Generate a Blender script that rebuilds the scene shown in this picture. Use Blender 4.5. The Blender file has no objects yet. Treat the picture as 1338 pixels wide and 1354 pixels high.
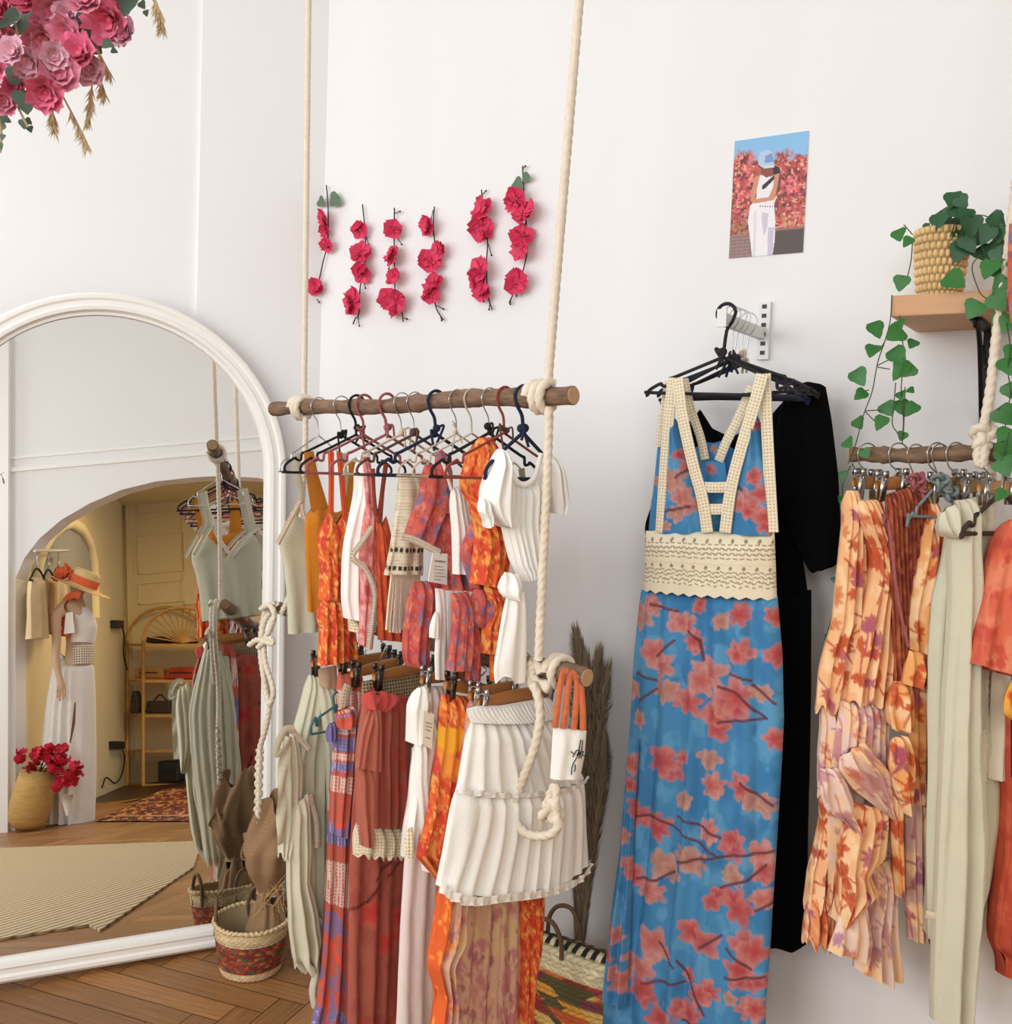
import bpy, math, random
import numpy as np
from mathutils import Vector, Matrix
random.seed(7)
sc = bpy.context.scene
COL = sc.collection
PI = math.pi
R_ = math.radians

# ------------------------------------------------------------------ camera
F, CX, CY = 1340.0, 669.0, 677.0
EYE = np.array([0.0, 0.0, 1.5])
PITCH, ROLL = R_(2.8), R_(2.0)
FWD = np.array([0, math.cos(PITCH), -math.sin(PITCH)])
_r0 = np.array([1.0, 0, 0]); _u0 = np.array([0, math.sin(PITCH), math.cos(PITCH)])
RGT = math.cos(ROLL)*_r0 + math.sin(ROLL)*_u0
UPV = -math.sin(ROLL)*_r0 + math.cos(ROLL)*_u0
cam = bpy.data.cameras.new('camera'); camo = bpy.data.objects.new('camera', cam); COL.objects.link(camo)
cam.sensor_fit = 'HORIZONTAL'; cam.sensor_width = 36.0; cam.lens = 36.0*F/1338.0
M = Matrix.Identity(4)
for i in range(3):
    M[i][0] = RGT[i]; M[i][1] = UPV[i]; M[i][2] = -FWD[i]; M[i][3] = EYE[i]
camo.matrix_world = M
cam.clip_start = 0.02; sc.camera = camo

def ray(px, py):
    d = FWD + (px-CX)/F*RGT - (py-CY)/F*UPV
    return d/d[1]
def project(P):
    d = np.asarray(P, float)-EYE
    return CX+F*(d@RGT)/(d@FWD), CY-F*(d@UPV)/(d@FWD)

# mirror plane (leans back against the wall)
M_AZ, M_TILT = R_(62.0), R_(7.2)
M_U = np.array([math.sin(M_AZ), math.cos(M_AZ), 0])
M_M = np.array([-math.cos(M_AZ), math.sin(M_AZ), 0])          # into the mirror
M_N = np.array([-M_M[0]*math.cos(M_TILT), -M_M[1]*math.cos(M_TILT), math.sin(M_TILT)])
M_V = np.array([M_M[0]*math.sin(M_TILT), M_M[1]*math.sin(M_TILT), math.cos(M_TILT)])
M_P = np.array([-1.075, 2.885, 0.0])
def mirror_hit(px, py):
    d = ray(px, py); k = ((M_P-EYE)@M_N)/(d@M_N)
    return EYE+d*k, d
def mirror_ray(px, py):
    H, d = mirror_hit(px, py)
    return H, d-2*(d@M_N)*M_N
def floor_pt(px, py):
    d = ray(px, py); return EYE+d*(-EYE[2]/d[2])
def mfloor(px, py):
    H, d = mirror_ray(px, py); return H+d*(-H[2]/d[2])

class Pl:
    """vertical plane through a point, running along azimuth az; (x, y) of a zoomed view -> plane coords"""
    def __init__(s, p, az, zoom=(0, 0, 1.0), mir=False):
        s.o = np.asarray(p, float).copy(); s.az = az
        s.d = np.array([math.sin(R_(az)), math.cos(R_(az)), 0]); s.z = np.array([0, 0, 1.0])
        n = np.array([s.d[1], -s.d[0], 0])
        s.zoom = zoom; s.mir = mir
        src = EYE if not mir else EYE-2*((EYE-M_P)@M_N)*M_N
        s.n = n if (src-s.o)@n > 0 else -n
    def at(s, zoom):
        q = Pl(s.o, s.az, zoom, s.mir); return q
    def px(s, x, y): return s.zoom[0]+x/s.zoom[2], s.zoom[1]+y/s.zoom[2]
    def sz(s, x, y):
        P = s(x, y)-s.o; return np.array([P@s.d, P[2]])
    def __call__(s, x, y, off=0.0):
        px, py = s.px(x, y)
        if s.mir: H, d = mirror_ray(px, py)
        else: H, d = EYE, ray(px, py)
        k = ((s.o-H)@s.n)/(d@s.n)
        return H+d*k+s.n*off
    def w(s, q, off=0.0): return s.o+s.d*q[0]+s.z*q[1]+s.n*off

ZA = (360, 480, 3.225); ZB = (350, 830, 2.583); ZC = (780, 380, 3.225); ZF = (690, 780, 2.358)
ZD = (1040, 560, 3.386); ZE = (1000, 900, 2.982); ZG = (1040, 230, 3.473); ZM = (0, 650, 3.345); ZN = (0, 954, 2.973)
ZS = (380, 200, 3.345); ZH = (370, 510, 7.042); Z1 = (0, 0, 1.0)

# ------------------------------------------------------------------ colours and materials
def lin(c):
    c = np.asarray(c, float)/255.0
    return np.where(c <= 0.04045, c/12.92, ((c+0.055)/1.055)**2.4)
MATS = {}
def new_mat(name):
    m = bpy.data.materials.new(name); m.use_nodes = True
    nt = m.node_tree; b = nt.nodes['Principled BSDF']
    return m, nt, b
def mat(name, rgb, rough=0.7, metal=0.0, noise=0.0, nscale=40, bump=0.0, bscale=300, stretch=(1, 1, 1), emit=0, sheen=0):
    if name in MATS: return MATS[name]
    m, nt, b = new_mat(name)
    c = tuple(lin(rgb))+(1,)
    b.inputs['Base Color'].default_value = c
    b.inputs['Roughness'].default_value = rough; b.inputs['Metallic'].default_value = metal
    if sheen: b.inputs['Sheen Weight'].default_value = sheen
    tc = nt.nodes.new('ShaderNodeTexCoord'); mp = nt.nodes.new('ShaderNodeMapping'); mp.inputs['Scale'].default_value = stretch
    nt.links.new(tc.outputs['Object'], mp.inputs['Vector'])
    n = nt.nodes.new('ShaderNodeTexNoise'); n.inputs['Scale'].default_value = nscale; n.inputs['Detail'].default_value = 5
    nt.links.new(mp.outputs[0], n.inputs['Vector'])
    mx = nt.nodes.new('ShaderNodeMix'); mx.data_type = 'RGBA'
    mx.inputs[6].default_value = tuple(np.clip(lin(rgb)*(1-noise), 0, 1))+(1,)
    mx.inputs[7].default_value = tuple(np.clip(lin(rgb)*(1+noise*0.7), 0, 1))+(1,)
    nt.links.new(n.outputs[0], mx.inputs[0]); nt.links.new(mx.outputs[2], b.inputs['Base Color'])
    if bump:
        n2 = nt.nodes.new('ShaderNodeTexNoise'); n2.inputs['Scale'].default_value = bscale
        nt.links.new(mp.outputs[0], n2.inputs['Vector'])
        bp = nt.nodes.new('ShaderNodeBump'); bp.inputs['Strength'].default_value = bump; bp.inputs['Distance'].default_value = 0.004
        nt.links.new(n2.outputs[0], bp.inputs['Height']); nt.links.new(bp.outputs[0], b.inputs['Normal'])
    if emit:
        b.inputs['Emission Color'].default_value = c; b.inputs['Emission Strength'].default_value = emit
    MATS[name] = m; return m
def cloth_mat(name, rgb, noise=0.10, bump=0.25):
    return mat(name, rgb, 0.92, noise=noise, nscale=9, bump=bump, bscale=160, sheen=0.15)
def painted(name='printed_cloth', rough=0.9, bump=0.2, bscale=160):
    if name in MATS: return MATS[name]
    m, nt, b = new_mat(name)
    a = nt.nodes.new('ShaderNodeAttribute'); a.attribute_name = 'Col'
    b.inputs['Roughness'].default_value = rough
    nt.links.new(a.outputs['Color'], b.inputs['Base Color'])
    if bump:
        tc = nt.nodes.new('ShaderNodeTexCoord'); n2 = nt.nodes.new('ShaderNodeTexNoise'); n2.inputs['Scale'].default_value = bscale
        nt.links.new(tc.outputs['Object'], n2.inputs['Vector'])
        bp = nt.nodes.new('ShaderNodeBump'); bp.inputs['Strength'].default_value = bump; bp.inputs['Distance'].default_value = 0.004
        nt.links.new(n2.outputs[0], bp.inputs['Height']); nt.links.new(bp.outputs[0], b.inputs['Normal'])
    MATS[name] = m; return m

# value noise -------------------------------------------------------
def vn(x, y, seed=0):
    xi = np.floor(x).astype(np.int64); yi = np.floor(y).astype(np.int64)
    fx = x-xi; fy = y-yi; fx = fx*fx*(3-2*fx); fy = fy*fy*(3-2*fy)
    def h(a, b):
        v = np.sin(a*127.1+b*311.7+seed*74.7)*43758.5453
        return v-np.floor(v)
    return (h(xi, yi)*(1-fx)+h(xi+1, yi)*fx)*(1-fy)+(h(xi, yi+1)*(1-fx)+h(xi+1, yi+1)*fx)*fy
def fbm(x, y, seed=0, oct=4):
    t = 0; a = 0.5; n = 0
    for i in range(oct):
        t = t+a*vn(x*2**i, y*2**i, seed+i); n += a; a *= .5
    return t/n
def sstep(a, b, x):
    t = np.clip((x-a)/(b-a), 0, 1); return t*t*(3-2*t)

class Paint:
    """colour of a cloth worked out per vertex: S, T in metres, U, V in 0..1"""
    def __init__(p, S, T, U, V, pl, seed=0):
        p.S, p.T, p.U, p.V, p.pl, p.seed = S, T, U, V, pl, seed
        p.c = np.ones(S.shape+(3,)); p.rng = random.Random(seed)
    def fill(p, rgb): p.c[:] = lin(rgb); return p
    def mix(p, rgb, m): p.c += (lin(rgb)-p.c)*np.clip(m, 0, 1)[..., None]; return p
    def blotch(p, rgb, size, lo, hi, seed=0, oct=4, amt=1.0):
        return p.mix(rgb, amt*sstep(lo, hi, fbm(p.S/size*2.6, p.T/size*1.7, seed+p.seed, oct)))
    def flower(p, cs, cz, r, n=5, rot=0, inner=(190, 50, 60), outer=(225, 150, 145), a=1.0, soft=0.15):
        dx = p.S-cs; dz = p.T-cz
        k = np.nonzero((abs(dx) < r*1.2) & (abs(dz) < r*1.2))
        if not len(k[0]): return
        x, z = dx[k], dz[k]; rr = np.hypot(x, z)/r; th = np.arctan2(z, x)+rot
        wob = (fbm(x/r*2.2+cs*50, z/r*2.2+cz*50, 3)-.5)*.55
        edge = .58+.42*np.abs(np.cos(th*n/2))+wob
        m = a*sstep(0, soft, edge-rr)
        t = np.clip(rr/np.maximum(edge, .05)+wob, 0, 1)[:, None]
        t = t**1.6
        col = lin(inner)*(1-t)+lin(outer)*t
        p.c[k] += (col-p.c[k])*m[:, None]
    def line(p, pts, w, rgb, a=1.0):
        for (x0, z0), (x1, z1) in zip(pts[:-1], pts[1:]):
            k = np.nonzero((p.S > min(x0, x1)-2*w) & (p.S < max(x0, x1)+2*w) & (p.T > min(z0, z1)-2*w) & (p.T < max(z0, z1)+2*w))
            if not len(k[0]): continue
            x, z = p.S[k], p.T[k]; L2 = (x1-x0)**2+(z1-z0)**2+1e-12
            t = np.clip(((x-x0)*(x1-x0)+(z-z0)*(z1-z0))/L2, 0, 1)
            d = np.hypot(x-x0-t*(x1-x0), z-z0-t*(z1-z0))
            m = a*(1-sstep(w*.5, w*1.1, d))
            p.c[k] += (lin(rgb)-p.c[k])*m[:, None]
    def leaf(p, cs, cz, ln, ang, rgb, fat=.3, a=1.0):
        dx = p.S-cs; dz = p.T-cz
        k = np.nonzero((abs(dx) < ln) & (abs(dz) < ln))
        if not len(k[0]): return
        x, z = dx[k], dz[k]
        u = (x*math.cos(ang)+z*math.sin(ang))/ln; v = (-x*math.sin(ang)+z*math.cos(ang))/ln
        m = a*sstep(0, .08, fat*np.sin(np.clip(u, 0, 1)*PI)-abs(v))*((u > 0) & (u < 1))
        p.c[k] += (lin(rgb)-p.c[k])*m[:, None]
    def scatter(p, n, fn):
        s0, s1, t0, t1 = p.S.min(), p.S.max(), p.T.min(), p.T.max()
        for i in range(n): fn(p.rng.uniform(s0, s1), p.rng.uniform(t0, t1), p.rng)
    def area(p): return max(1e-3, (p.S.max()-p.S.min())*(p.T.max()-p.T.min()))

# ------------------------------------------------------------------ mesh building
class MB:
    def __init__(s): s.v = []; s.f = []; s.c = []; s.n = 0; s.uv = []
    def add(s, v, f, c=None, uv=None):
        v = np.asarray(v, float).reshape(-1, 3); s.v.append(v)
        for q in f: s.f.append(tuple(int(i)+s.n for i in q))
        if c is None: c = np.tile([.8, .8, .8], (len(v), 1))
        c = np.asarray(c, float)
        if c.ndim == 1: c = np.tile(c, (len(v), 1))
        s.c.append(c); s.n += len(v)
        s.uv.append(np.zeros((len(v), 2)) if uv is None else np.asarray(uv, float)); return s
    def grid(s, P, c=None, uv=None, flip=False, wrap=False):
        nr, nc = P.shape[:2]; f = []
        idx = np.arange(nr*nc).reshape(nr, nc)
        a, b, d, e = idx[:-1, :-1].ravel(), idx[:-1, 1:].ravel(), idx[1:, 1:].ravel(), idx[1:, :-1].ravel()
        if wrap:
            a = np.concatenate([a, idx[:-1, -1]]); b = np.concatenate([b, idx[:-1, 0]]); d = np.concatenate([d, idx[1:, 0]]); e = np.concatenate([e, idx[1:, -1]])
        q = np.stack([a, b, d, e], 1)
        if flip: q = q[:, ::-1]
        return s.add(P.reshape(-1, 3), q, None if c is None else np.asarray(c).reshape(-1, 3), None if uv is None else uv.reshape(-1, 2))
    def tube(s, pts, r, n=8, lobes=0, pitch=0.05, depth=.22, c=None, cap=True, step=None):
        P = np.asarray(pts, float)
        if step:
            L = np.concatenate([[0], np.cumsum(np.linalg.norm(np.diff(P, axis=0), axis=1))]); k = max(2, int(L[-1]/step)+1)
            t = np.linspace(0, L[-1], k)
            r = np.interp(t, L, np.broadcast_to(r, (len(P),))); P = np.stack([np.interp(t, L, P[:, i]) for i in range(3)], 1)
        m = len(P); r = np.broadcast_to(np.asarray(r, float), (m,))
        T = np.gradient(P, axis=0); T /= np.linalg.norm(T, axis=1)[:, None]+1e-12
        ref = np.array([0, 0, 1.0]) if abs(T[0][2]) < .9 else np.array([1.0, 0, 0])
        N = np.zeros_like(P); x = np.cross(T[0], ref); x /= np.linalg.norm(x)
        for i in range(m):
            x = x-(x@T[i])*T[i]; x /= np.linalg.norm(x)+1e-12; N[i] = x
        B = np.cross(T, N)
        L = np.concatenate([[0], np.cumsum(np.linalg.norm(np.diff(P, axis=0), axis=1))])
        th = np.linspace(0, 2*PI, n, endpoint=False)
        rr = r[:, None]*np.ones((m, n))
        if lobes: rr = rr*(1-depth+depth*np.abs(np.cos(lobes/2*(th[None]-2*PI*L[:, None]/pitch)))*1.6)
        Q = P[:, None]+N[:, None]*(np.cos(th)[None, :, None]*rr[..., None])+B[:, None]*(np.sin(th)[None, :, None]*rr[..., None])
        uv = np.stack([np.broadcast_to(th/(2*PI), (m, n)), np.broadcast_to(L[:, None], (m, n))], -1)
        b = s.n
        s.grid(Q, None if c is None else np.tile(np.asarray(c, float), (m*n, 1)), uv, wrap=True)
        if cap:
            s.f.append(tuple(b+i for i in range(n))); s.f.append(tuple(b+(m-1)*n+i for i in range(n))[::-1])
        return s
    def box(s, o, ax, ay, az, c=None):
        o, ax, ay, az = [np.asarray(q, float) for q in (o, ax, ay, az)]
        v = [o+i*ax+j*ay+k*az for k in (0, 1) for j in (0, 1) for i in (0, 1)]
        return s.add(v, [(0, 2, 3, 1), (4, 5, 7, 6), (0, 1, 5, 4), (2, 6, 7, 3), (0, 4, 6, 2), (1, 3, 7, 5)], c)
    def lathe(s, prof, o, n=48, c=None, axis=None, cfun=None, scale=(1, 1), close=False):
        """prof: (r, h) pairs"""
        o = np.asarray(o, float); prof = np.asarray(prof, float)
        A = np.eye(3) if axis is None else axis
        th = np.linspace(0, 2*PI, n, endpoint=False)
        loc = np.stack([prof[:, 0:1]*np.cos(th)*scale[0], prof[:, 0:1]*np.sin(th)*scale[1], np.broadcast_to(prof[:, 1:2], (len(prof), n))], -1)
        P = o+loc@A
        uv = np.stack([np.broadcast_to(th/(2*PI), P.shape[:2]), np.broadcast_to(prof[:, 1:2], P.shape[:2])], -1)
        if cfun is not None: c = cfun(*np.meshgrid(th/(2*PI), np.arange(len(prof))/(len(prof)-1)))
        return s.grid(P, c if c is None or np.ndim(c) > 1 else np.tile(c, (P.shape[0]*n, 1)), uv, wrap=True)
    def ball(s, o, r, n=10, c=None, sq=(1, 1, 1)):
        th = np.linspace(0, PI, n); pr = np.stack([np.sin(th)*r, -np.cos(th)*r*sq[2]], 1)
        pr[:, 0] = np.maximum(pr[:, 0], r*.001)
        return s.lathe(pr, o, n+2, c, scale=(sq[0], sq[1]))
    def build(s, name, material, parent=None, smooth=True, solid=0.0):
        V = np.concatenate(s.v); lo = V.min(0); hi = V.max(0)
        base = np.array([(lo[0]+hi[0])/2, (lo[1]+hi[1])/2, lo[2]])
        me = bpy.data.meshes.new(name)
        me.from_pydata((V-base).tolist(), [], s.f)
        at = me.color_attributes.new('Col', 'FLOAT_COLOR', 'POINT')
        c = np.concatenate(s.c); at.data.foreach_set('color', np.concatenate([c, np.ones((len(c), 1))], 1).astype(np.float32).ravel())
        uvl = me.uv_layers.new(name='UVMap'); vi = np.zeros(len(me.loops), np.int32); me.loops.foreach_get('vertex_index', vi)
        uvl.data.foreach_set('uv', np.concatenate(s.uv)[vi].astype(np.float32).ravel())
        if smooth: me.polygons.foreach_set('use_smooth', np.ones(len(me.polygons), bool))
        me.update(); me.materials.append(material)
        o = bpy.data.objects.new(name, me); COL.objects.link(o)
        if parent is not None:
            o.parent = parent; o.location = Vector(base)-_wloc(parent)
        else: o.location = base
        if solid:
            md = o.modifiers.new('thickness', 'SOLIDIFY'); md.thickness = solid; md.offset = 0
        return o
def _wloc(o):
    v = Vector(o.location)
    while o.parent is not None:
        o = o.parent; v += Vector(o.location)
    return v
def thing(name, loc, label, cat, group=None):
    o = bpy.data.objects.new(name, None); COL.objects.link(o); o.location = [float(x) for x in loc]; o.empty_display_size = .05
    return tag(o, label, cat, group)
def tag(o, label, cat, group=None):
    o['label'] = label; o['category'] = cat
    if group: o['group'] = group
    return o
def struct(o): o['kind'] = 'structure'; return o
def cr(pts, k=8):
    P = np.asarray(pts, float); Q = np.concatenate([[2*P[0]-P[1]], P, [2*P[-1]-P[-2]]]); out = []
    for i in range(1, len(Q)-2):
        for t in np.linspace(0, 1, k, endpoint=False):
            a, b, c, d = Q[i-1], Q[i], Q[i+1], Q[i+2]
            out.append(.5*((2*b)+(-a+c)*t+(2*a-5*b+4*c-d)*t*t+(-a+3*b-3*c+d)*t**3))
    out.append(P[-1]); return np.array(out)

def _poly(q, t, by):
    q = np.asarray(q, float)
    if len(q) == 1: return np.tile(q, (len(t), 1))
    if by == 'v': k = -q[:, 1]; k = np.maximum.accumulate(k+np.arange(len(k))*1e-6); k = (k-k[0])/(k[-1]-k[0])
    else:
        d = np.linalg.norm(np.diff(q, axis=0), axis=1); k = np.concatenate([[0], np.cumsum(d)]); k /= k[-1]
    return np.stack([np.interp(t, k, q[:, 0]), np.interp(t, k, q[:, 1])], 1)
def soft(a, n=2):
    for _ in range(n):
        b = a.copy(); b[1:-1] = (a[:-2]+2*a[1:-1]+a[2:])/4; a = b
    return a

def cloth(name, pl, L, Rr, parent=None, top=None, bot=None, nf=5, amp=.010, amp0=.25, thick=.02, paint=None, m=None, cell=.006,
          seed=0, off=0.0, hem=0.0, back=True, sharp=1.0, drift=.35, side=0.0, mb=None, arc=True):
    """one hanging piece of fabric: its outline laid on its own hanging plane, with folds and a rounded, closed body"""
    if off: pl = Pl(pl.o+pl.n*off, pl.az, pl.zoom, pl.mir); off = 0.0
    q = lambda pts: np.array([pl.sz(*a) for a in pts])
    L = q(L); Rr = q(Rr)
    T = q(top) if top else np.array([L[0], Rr[0]]); B = q(bot) if bot else np.array([L[-1], Rr[-1]])
    T[0], T[-1], B[0], B[-1] = L[0], Rr[0], L[-1], Rr[-1]
    H = abs(L[0][1]-L[-1][1]); W = max(np.max(np.abs(np.interp(np.linspace(0, 1, 9), np.linspace(0, 1, len(Rr)), Rr[:, 0])-np.interp(np.linspace(0, 1, 9), np.linspace(0, 1, len(L)), L[:, 0]))), .01)
    rng = random.Random(seed)
    def surf(cs, sgn):
        nr = int(np.clip(H/cs, 6, 420)); nc = int(np.clip((W+2*thick+4*amp*nf)/cs, 8, 300))
        v = np.linspace(0, 1, nr); u = np.linspace(0, 1, nc)
        Lv = soft(_poly(L, v, 'v'), 3 if nr > 20 else 1); Rv = soft(_poly(Rr, v, 'v'), 3 if nr > 20 else 1)
        Tu = _poly(T, u, 'u'); Bu = _poly(B, u, 'u')
        U, V = np.meshgrid(u, v)
        u3, v3 = U[..., None], V[..., None]
        S = (1-v3)*Tu[None]+v3*Bu[None]+(1-u3)*Lv[:, None]+u3*Rv[:, None]-((1-u3)*(1-v3)*L[0]+u3*(1-v3)*Rr[0]+(1-u3)*v3*L[-1]+u3*v3*Rr[-1])
        ph = rng.uniform(0, 6) if False else seed*1.37
        warp = U+.30/max(nf, 2)*(vn(U*nf*.6+seed, V*1.3+seed*.7, seed)-.5)*4*drift+.02*np.sin(3.1*V+ph)
        m1 = .25+1.35*vn(U*nf*.55+7.3, V*1.1, seed+9)
        f = np.sin(2*PI*nf*warp+ph)*m1-.9*(1-np.abs(np.sin(PI*nf*.8*warp+ph)))**2.4*vn(U*nf*.8+3.1, V*1.6+2, seed+4)
        f = f+.7*(fbm(U*W/.045, V*H/.13, seed+5, 3)-.5)*2
        A = amp*(amp0+(1-amp0)*V)*.85
        edge = np.sqrt(np.clip(1-(2*U-1)**2, 0, 1))*(.12+.88*np.sqrt(np.clip(V*H/.035, 0, 1)))
        N = off+sgn*thick*edge+A*f*(.35+.65*edge)*1.0
        z = S[..., 1]+hem*np.sin(2*PI*nf*1.7*U+ph)*V**10
        sx = S[..., 0]+side*np.sin(2*PI*(V*H/.11)+ph)*(2*U-1)**3
        P = pl.o+pl.d*sx[..., None]+pl.z*z[..., None]+pl.n*N[..., None]
        if arc:
            dl = np.concatenate([np.zeros((nr, 1)), np.cumsum(np.linalg.norm(np.diff(P, axis=1), axis=2), axis=1)], 1)
            S = np.stack([dl-dl[:, nc//2:nc//2+1], S[..., 1]], -1)
        return P, S, U, V
    MBx = mb or MB()
    P, S, U, V = surf(cell, 1)
    c = None
    if paint is not None:
        pp = Paint(S[..., 0], -(S[..., 1]), U, V, pl, seed); paint(pp); c = pp.c
    base_c = c.reshape(-1, 3).mean(0) if c is not None else None
    uv = np.stack([S[..., 0], S[..., 1]], -1)
    MBx.grid(P, c, uv)
    if back:
        cs = max(cell*1.0, .012) if paint is None else max(cell*2, .009)
        P2, S2, U2, V2 = surf(cs, -1)
        c2 = None
        if paint is not None:
            pp = Paint(S2[..., 0], -(S2[..., 1]), U2, V2, pl, seed); paint(pp); c2 = pp.c
        MBx.grid(P2, c2, np.stack([S2[..., 0], S2[..., 1]], -1), flip=True)
    if mb is not None: return mb
    return MBx.build(name, m or painted(), parent)

def ribbon(name, pl, pts, w, m, parent, off=.02, k=6, wave=0.0, c=None, mb=None, thick=.0018):
    """flat band of cloth along a path on the plane; w in metres (or one per point)"""
    if off: pl = Pl(pl.o+pl.n*off, pl.az, pl.zoom, pl.mir); off = 0.0
    q = cr([pl.sz(*a) for a in pts], k) if len(pts) > 2 else np.array([pl.sz(*a) for a in pts])
    if len(pts) == 2: q = np.array([q[0]+(q[1]-q[0])*t for t in np.linspace(0, 1, 12)])
    w = np.interp(np.linspace(0, 1, len(q)), np.linspace(0, 1, np.size(w)) if np.size(w) > 1 else [0, 1], w if np.size(w) > 1 else [w, w])
    t = np.gradient(q, axis=0); t /= np.linalg.norm(t, axis=1)[:, None]+1e-9
    nn = np.stack([-t[:, 1], t[:, 0]], 1)
    Ls = np.concatenate([[0], np.cumsum(np.linalg.norm(np.diff(q, axis=0), axis=1))])
    rows = []
    for j, e in enumerate(np.linspace(-1, 1, 5)):
        p2 = q+nn*(w*.5*e)[:, None]
        o = off+.0025*(1-e*e)+wave*np.sin(Ls/.018+j)
        rows.append(pl.o+pl.d*p2[:, 0:1]+pl.z*p2[:, 1:2]+pl.n*(np.asarray(o).reshape(-1, 1) if np.ndim(o) else o))
    P = np.stack(rows, 1)
    uv = np.stack([np.linspace(-1, 1, 5)[None]*(w*.5)[:, None], np.broadcast_to(Ls[:, None], (len(q), 5))], -1)
    B = mb or MB()
    B.grid(P, None if c is None else np.tile(lin(c), (P.shape[0]*5, 1)), uv)
    Pb = P-pl.n*thick*2
    B.grid(Pb, None if c is None else np.tile(lin(c), (P.shape[0]*5, 1)), uv, flip=True)
    if mb is not None: return mb
    return B.build(name, m, parent)

def lace_mat(name, rgb, hole, sx=90, sy=90, rad=.3):
    if name in MATS: return MATS[name]
    m, nt, b = new_mat(name)
    uv = nt.nodes.new('ShaderNodeUVMap'); uv.uv_map = 'UVMap'
    mp = nt.nodes.new('ShaderNodeMapping'); mp.inputs['Scale'].default_value = (sx, sy, 1)
    nt.links.new(uv.outputs[0], mp.inputs['Vector'])
    v = nt.nodes.new('ShaderNodeTexVoronoi'); v.inputs['Randomness'].default_value = 0.12; v.inputs['Scale'].default_value = 1.0
    nt.links.new(mp.outputs[0], v.inputs['Vector'])
    r = nt.nodes.new('ShaderNodeValToRGB'); r.color_ramp.elements[0].position = rad*.75; r.color_ramp.elements[1].position = rad*1.25
    r.color_ramp.elements[0].color = tuple(lin(hole))+(1,); r.color_ramp.elements[1].color = tuple(lin(rgb))+(1,)
    nt.links.new(v.outputs['Distance'], r.inputs[0]); nt.links.new(r.outputs[0], b.inputs['Base Color'])
    bp = nt.nodes.new('ShaderNodeBump'); bp.inputs['Strength'].default_value = .6; bp.inputs['Distance'].default_value = .003
    nt.links.new(v.outputs['Distance'], bp.inputs['Height']); nt.links.new(bp.outputs[0], b.inputs['Normal'])
    b.inputs['Roughness'].default_value = .95
    MATS[name] = m; return m

WHITE = cloth_mat('white_cotton', (246, 243, 236), .05)
CREAM = cloth_mat('cream_cotton', (238, 228, 205), .08)
SAGE = cloth_mat('sage_linen', (206, 204, 178), .10)
SAGE2 = cloth_mat('pale_sage_linen', (214, 209, 184), .10)
MUSTARD = cloth_mat('mustard_linen', (206, 128, 26), .12)
TERRA = cloth_mat('terracotta_linen', (182, 100, 80), .12)
BLUSH = cloth_mat('blush_voile', (238, 220, 212), .08)
BLACKC = mat('black_cloth', (5, 5, 6), .95, noise=.1, nscale=9); BLACKC.node_tree.nodes['Principled BSDF'].inputs['Specular IOR Level'].default_value = .1
CORD = mat('cotton_cord', (232, 219, 198), .9, noise=.15, nscale=60, bump=.3, bscale=500)
LACE = lace_mat('cream_crochet', (240, 228, 198), (206, 184, 146), 130, 130, .34)
LADDER = lace_mat('ladder_lace', (240, 231, 212), (172, 146, 118), 150, 170, .22)
BARK = mat('bark', (130, 102, 80), .85, noise=1.1, nscale=38, bump=1.0, bscale=70, stretch=(.5, .5, 2.0))
WOODEND = mat('cut_wood', (196, 160, 122), .8, noise=.2, nscale=60)
HWOOD = mat('hanger_wood', (176, 116, 58), .45, noise=.2, nscale=12, stretch=(1, 1, 14))
STEEL = mat('steel', (190, 190, 188), .28, 1.0)
DSTEEL = mat('dark_steel', (92, 84, 80), .35, .9)
INK = mat('black_ink', (22, 20, 22), .6)
# ------------------------------------------------------------------ painters for the printed cloths
def p_orange(p):
    p.fill((226, 106, 46)); p.blotch((212, 72, 44), .040, .45, .58, 1); p.blotch((238, 158, 74), .034, .54, .66, 7); p.blotch((196, 58, 40), .022, .58, .68, 3)
    p.blotch((240, 178, 100), .018, .64, .74, 9)
def p_redblue(p):
    p.fill((204, 92, 78)); p.blotch((188, 72, 66), .036, .5, .60, 2); p.blotch((118, 110, 138), .036, .56, .66, 5, 4, .9); p.blotch((222, 124, 96), .022, .58, .70, 8)
    p.blotch((128, 84, 110), .016, .64, .74, 11)
def p_kimono(p):
    p.fill((222, 140, 136)); p.blotch((202, 92, 96), .040, .48, .60, 2); p.blotch((222, 118, 88), .030, .58, .70, 6); p.blotch((240, 170, 168), .02, .58, .7, 4)
def p_terraflower(p):
    p.fill((176, 92, 74)); p.blotch((164, 78, 64), .08, .45, .65, 1)
    def fl(s, t, r): p.flower(s, t, r.uniform(.03, .06), 5, r.uniform(0, 6), (196, 44, 42), (204, 96, 78), .9, .3)
    p.scatter(int(60*p.area()), fl)
    def br(s, t, r):
        a = r.uniform(-.6, .3); p.line([(s, t), (s+.06*math.cos(a), t+.06*math.sin(a)), (s+.11*math.cos(a-.3), t+.11*math.sin(a-.3))], .0045, (84, 30, 30), .9)
    p.scatter(int(40*p.area()), br)
def p_dusty(p):
    p.fill((216, 172, 146)); p.blotch((198, 130, 128), .09, .48, .6, 1); p.blotch((222, 186, 140), .07, .5, .65, 4); p.blotch((176, 108, 118), .045, .60, .7, 9)
    p.blotch((228, 178, 150), .05, .6, .7, 12)
def p_pinkorange(p):
    p_dusty(p)
    p.mix((224, 96, 40), sstep(.35, .2, p.U+.25*(fbm(p.S/.08, p.T/.08, 4)-.5)))
    p.blotch((248, 150, 60), .03, .62, .72, 7)
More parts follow.
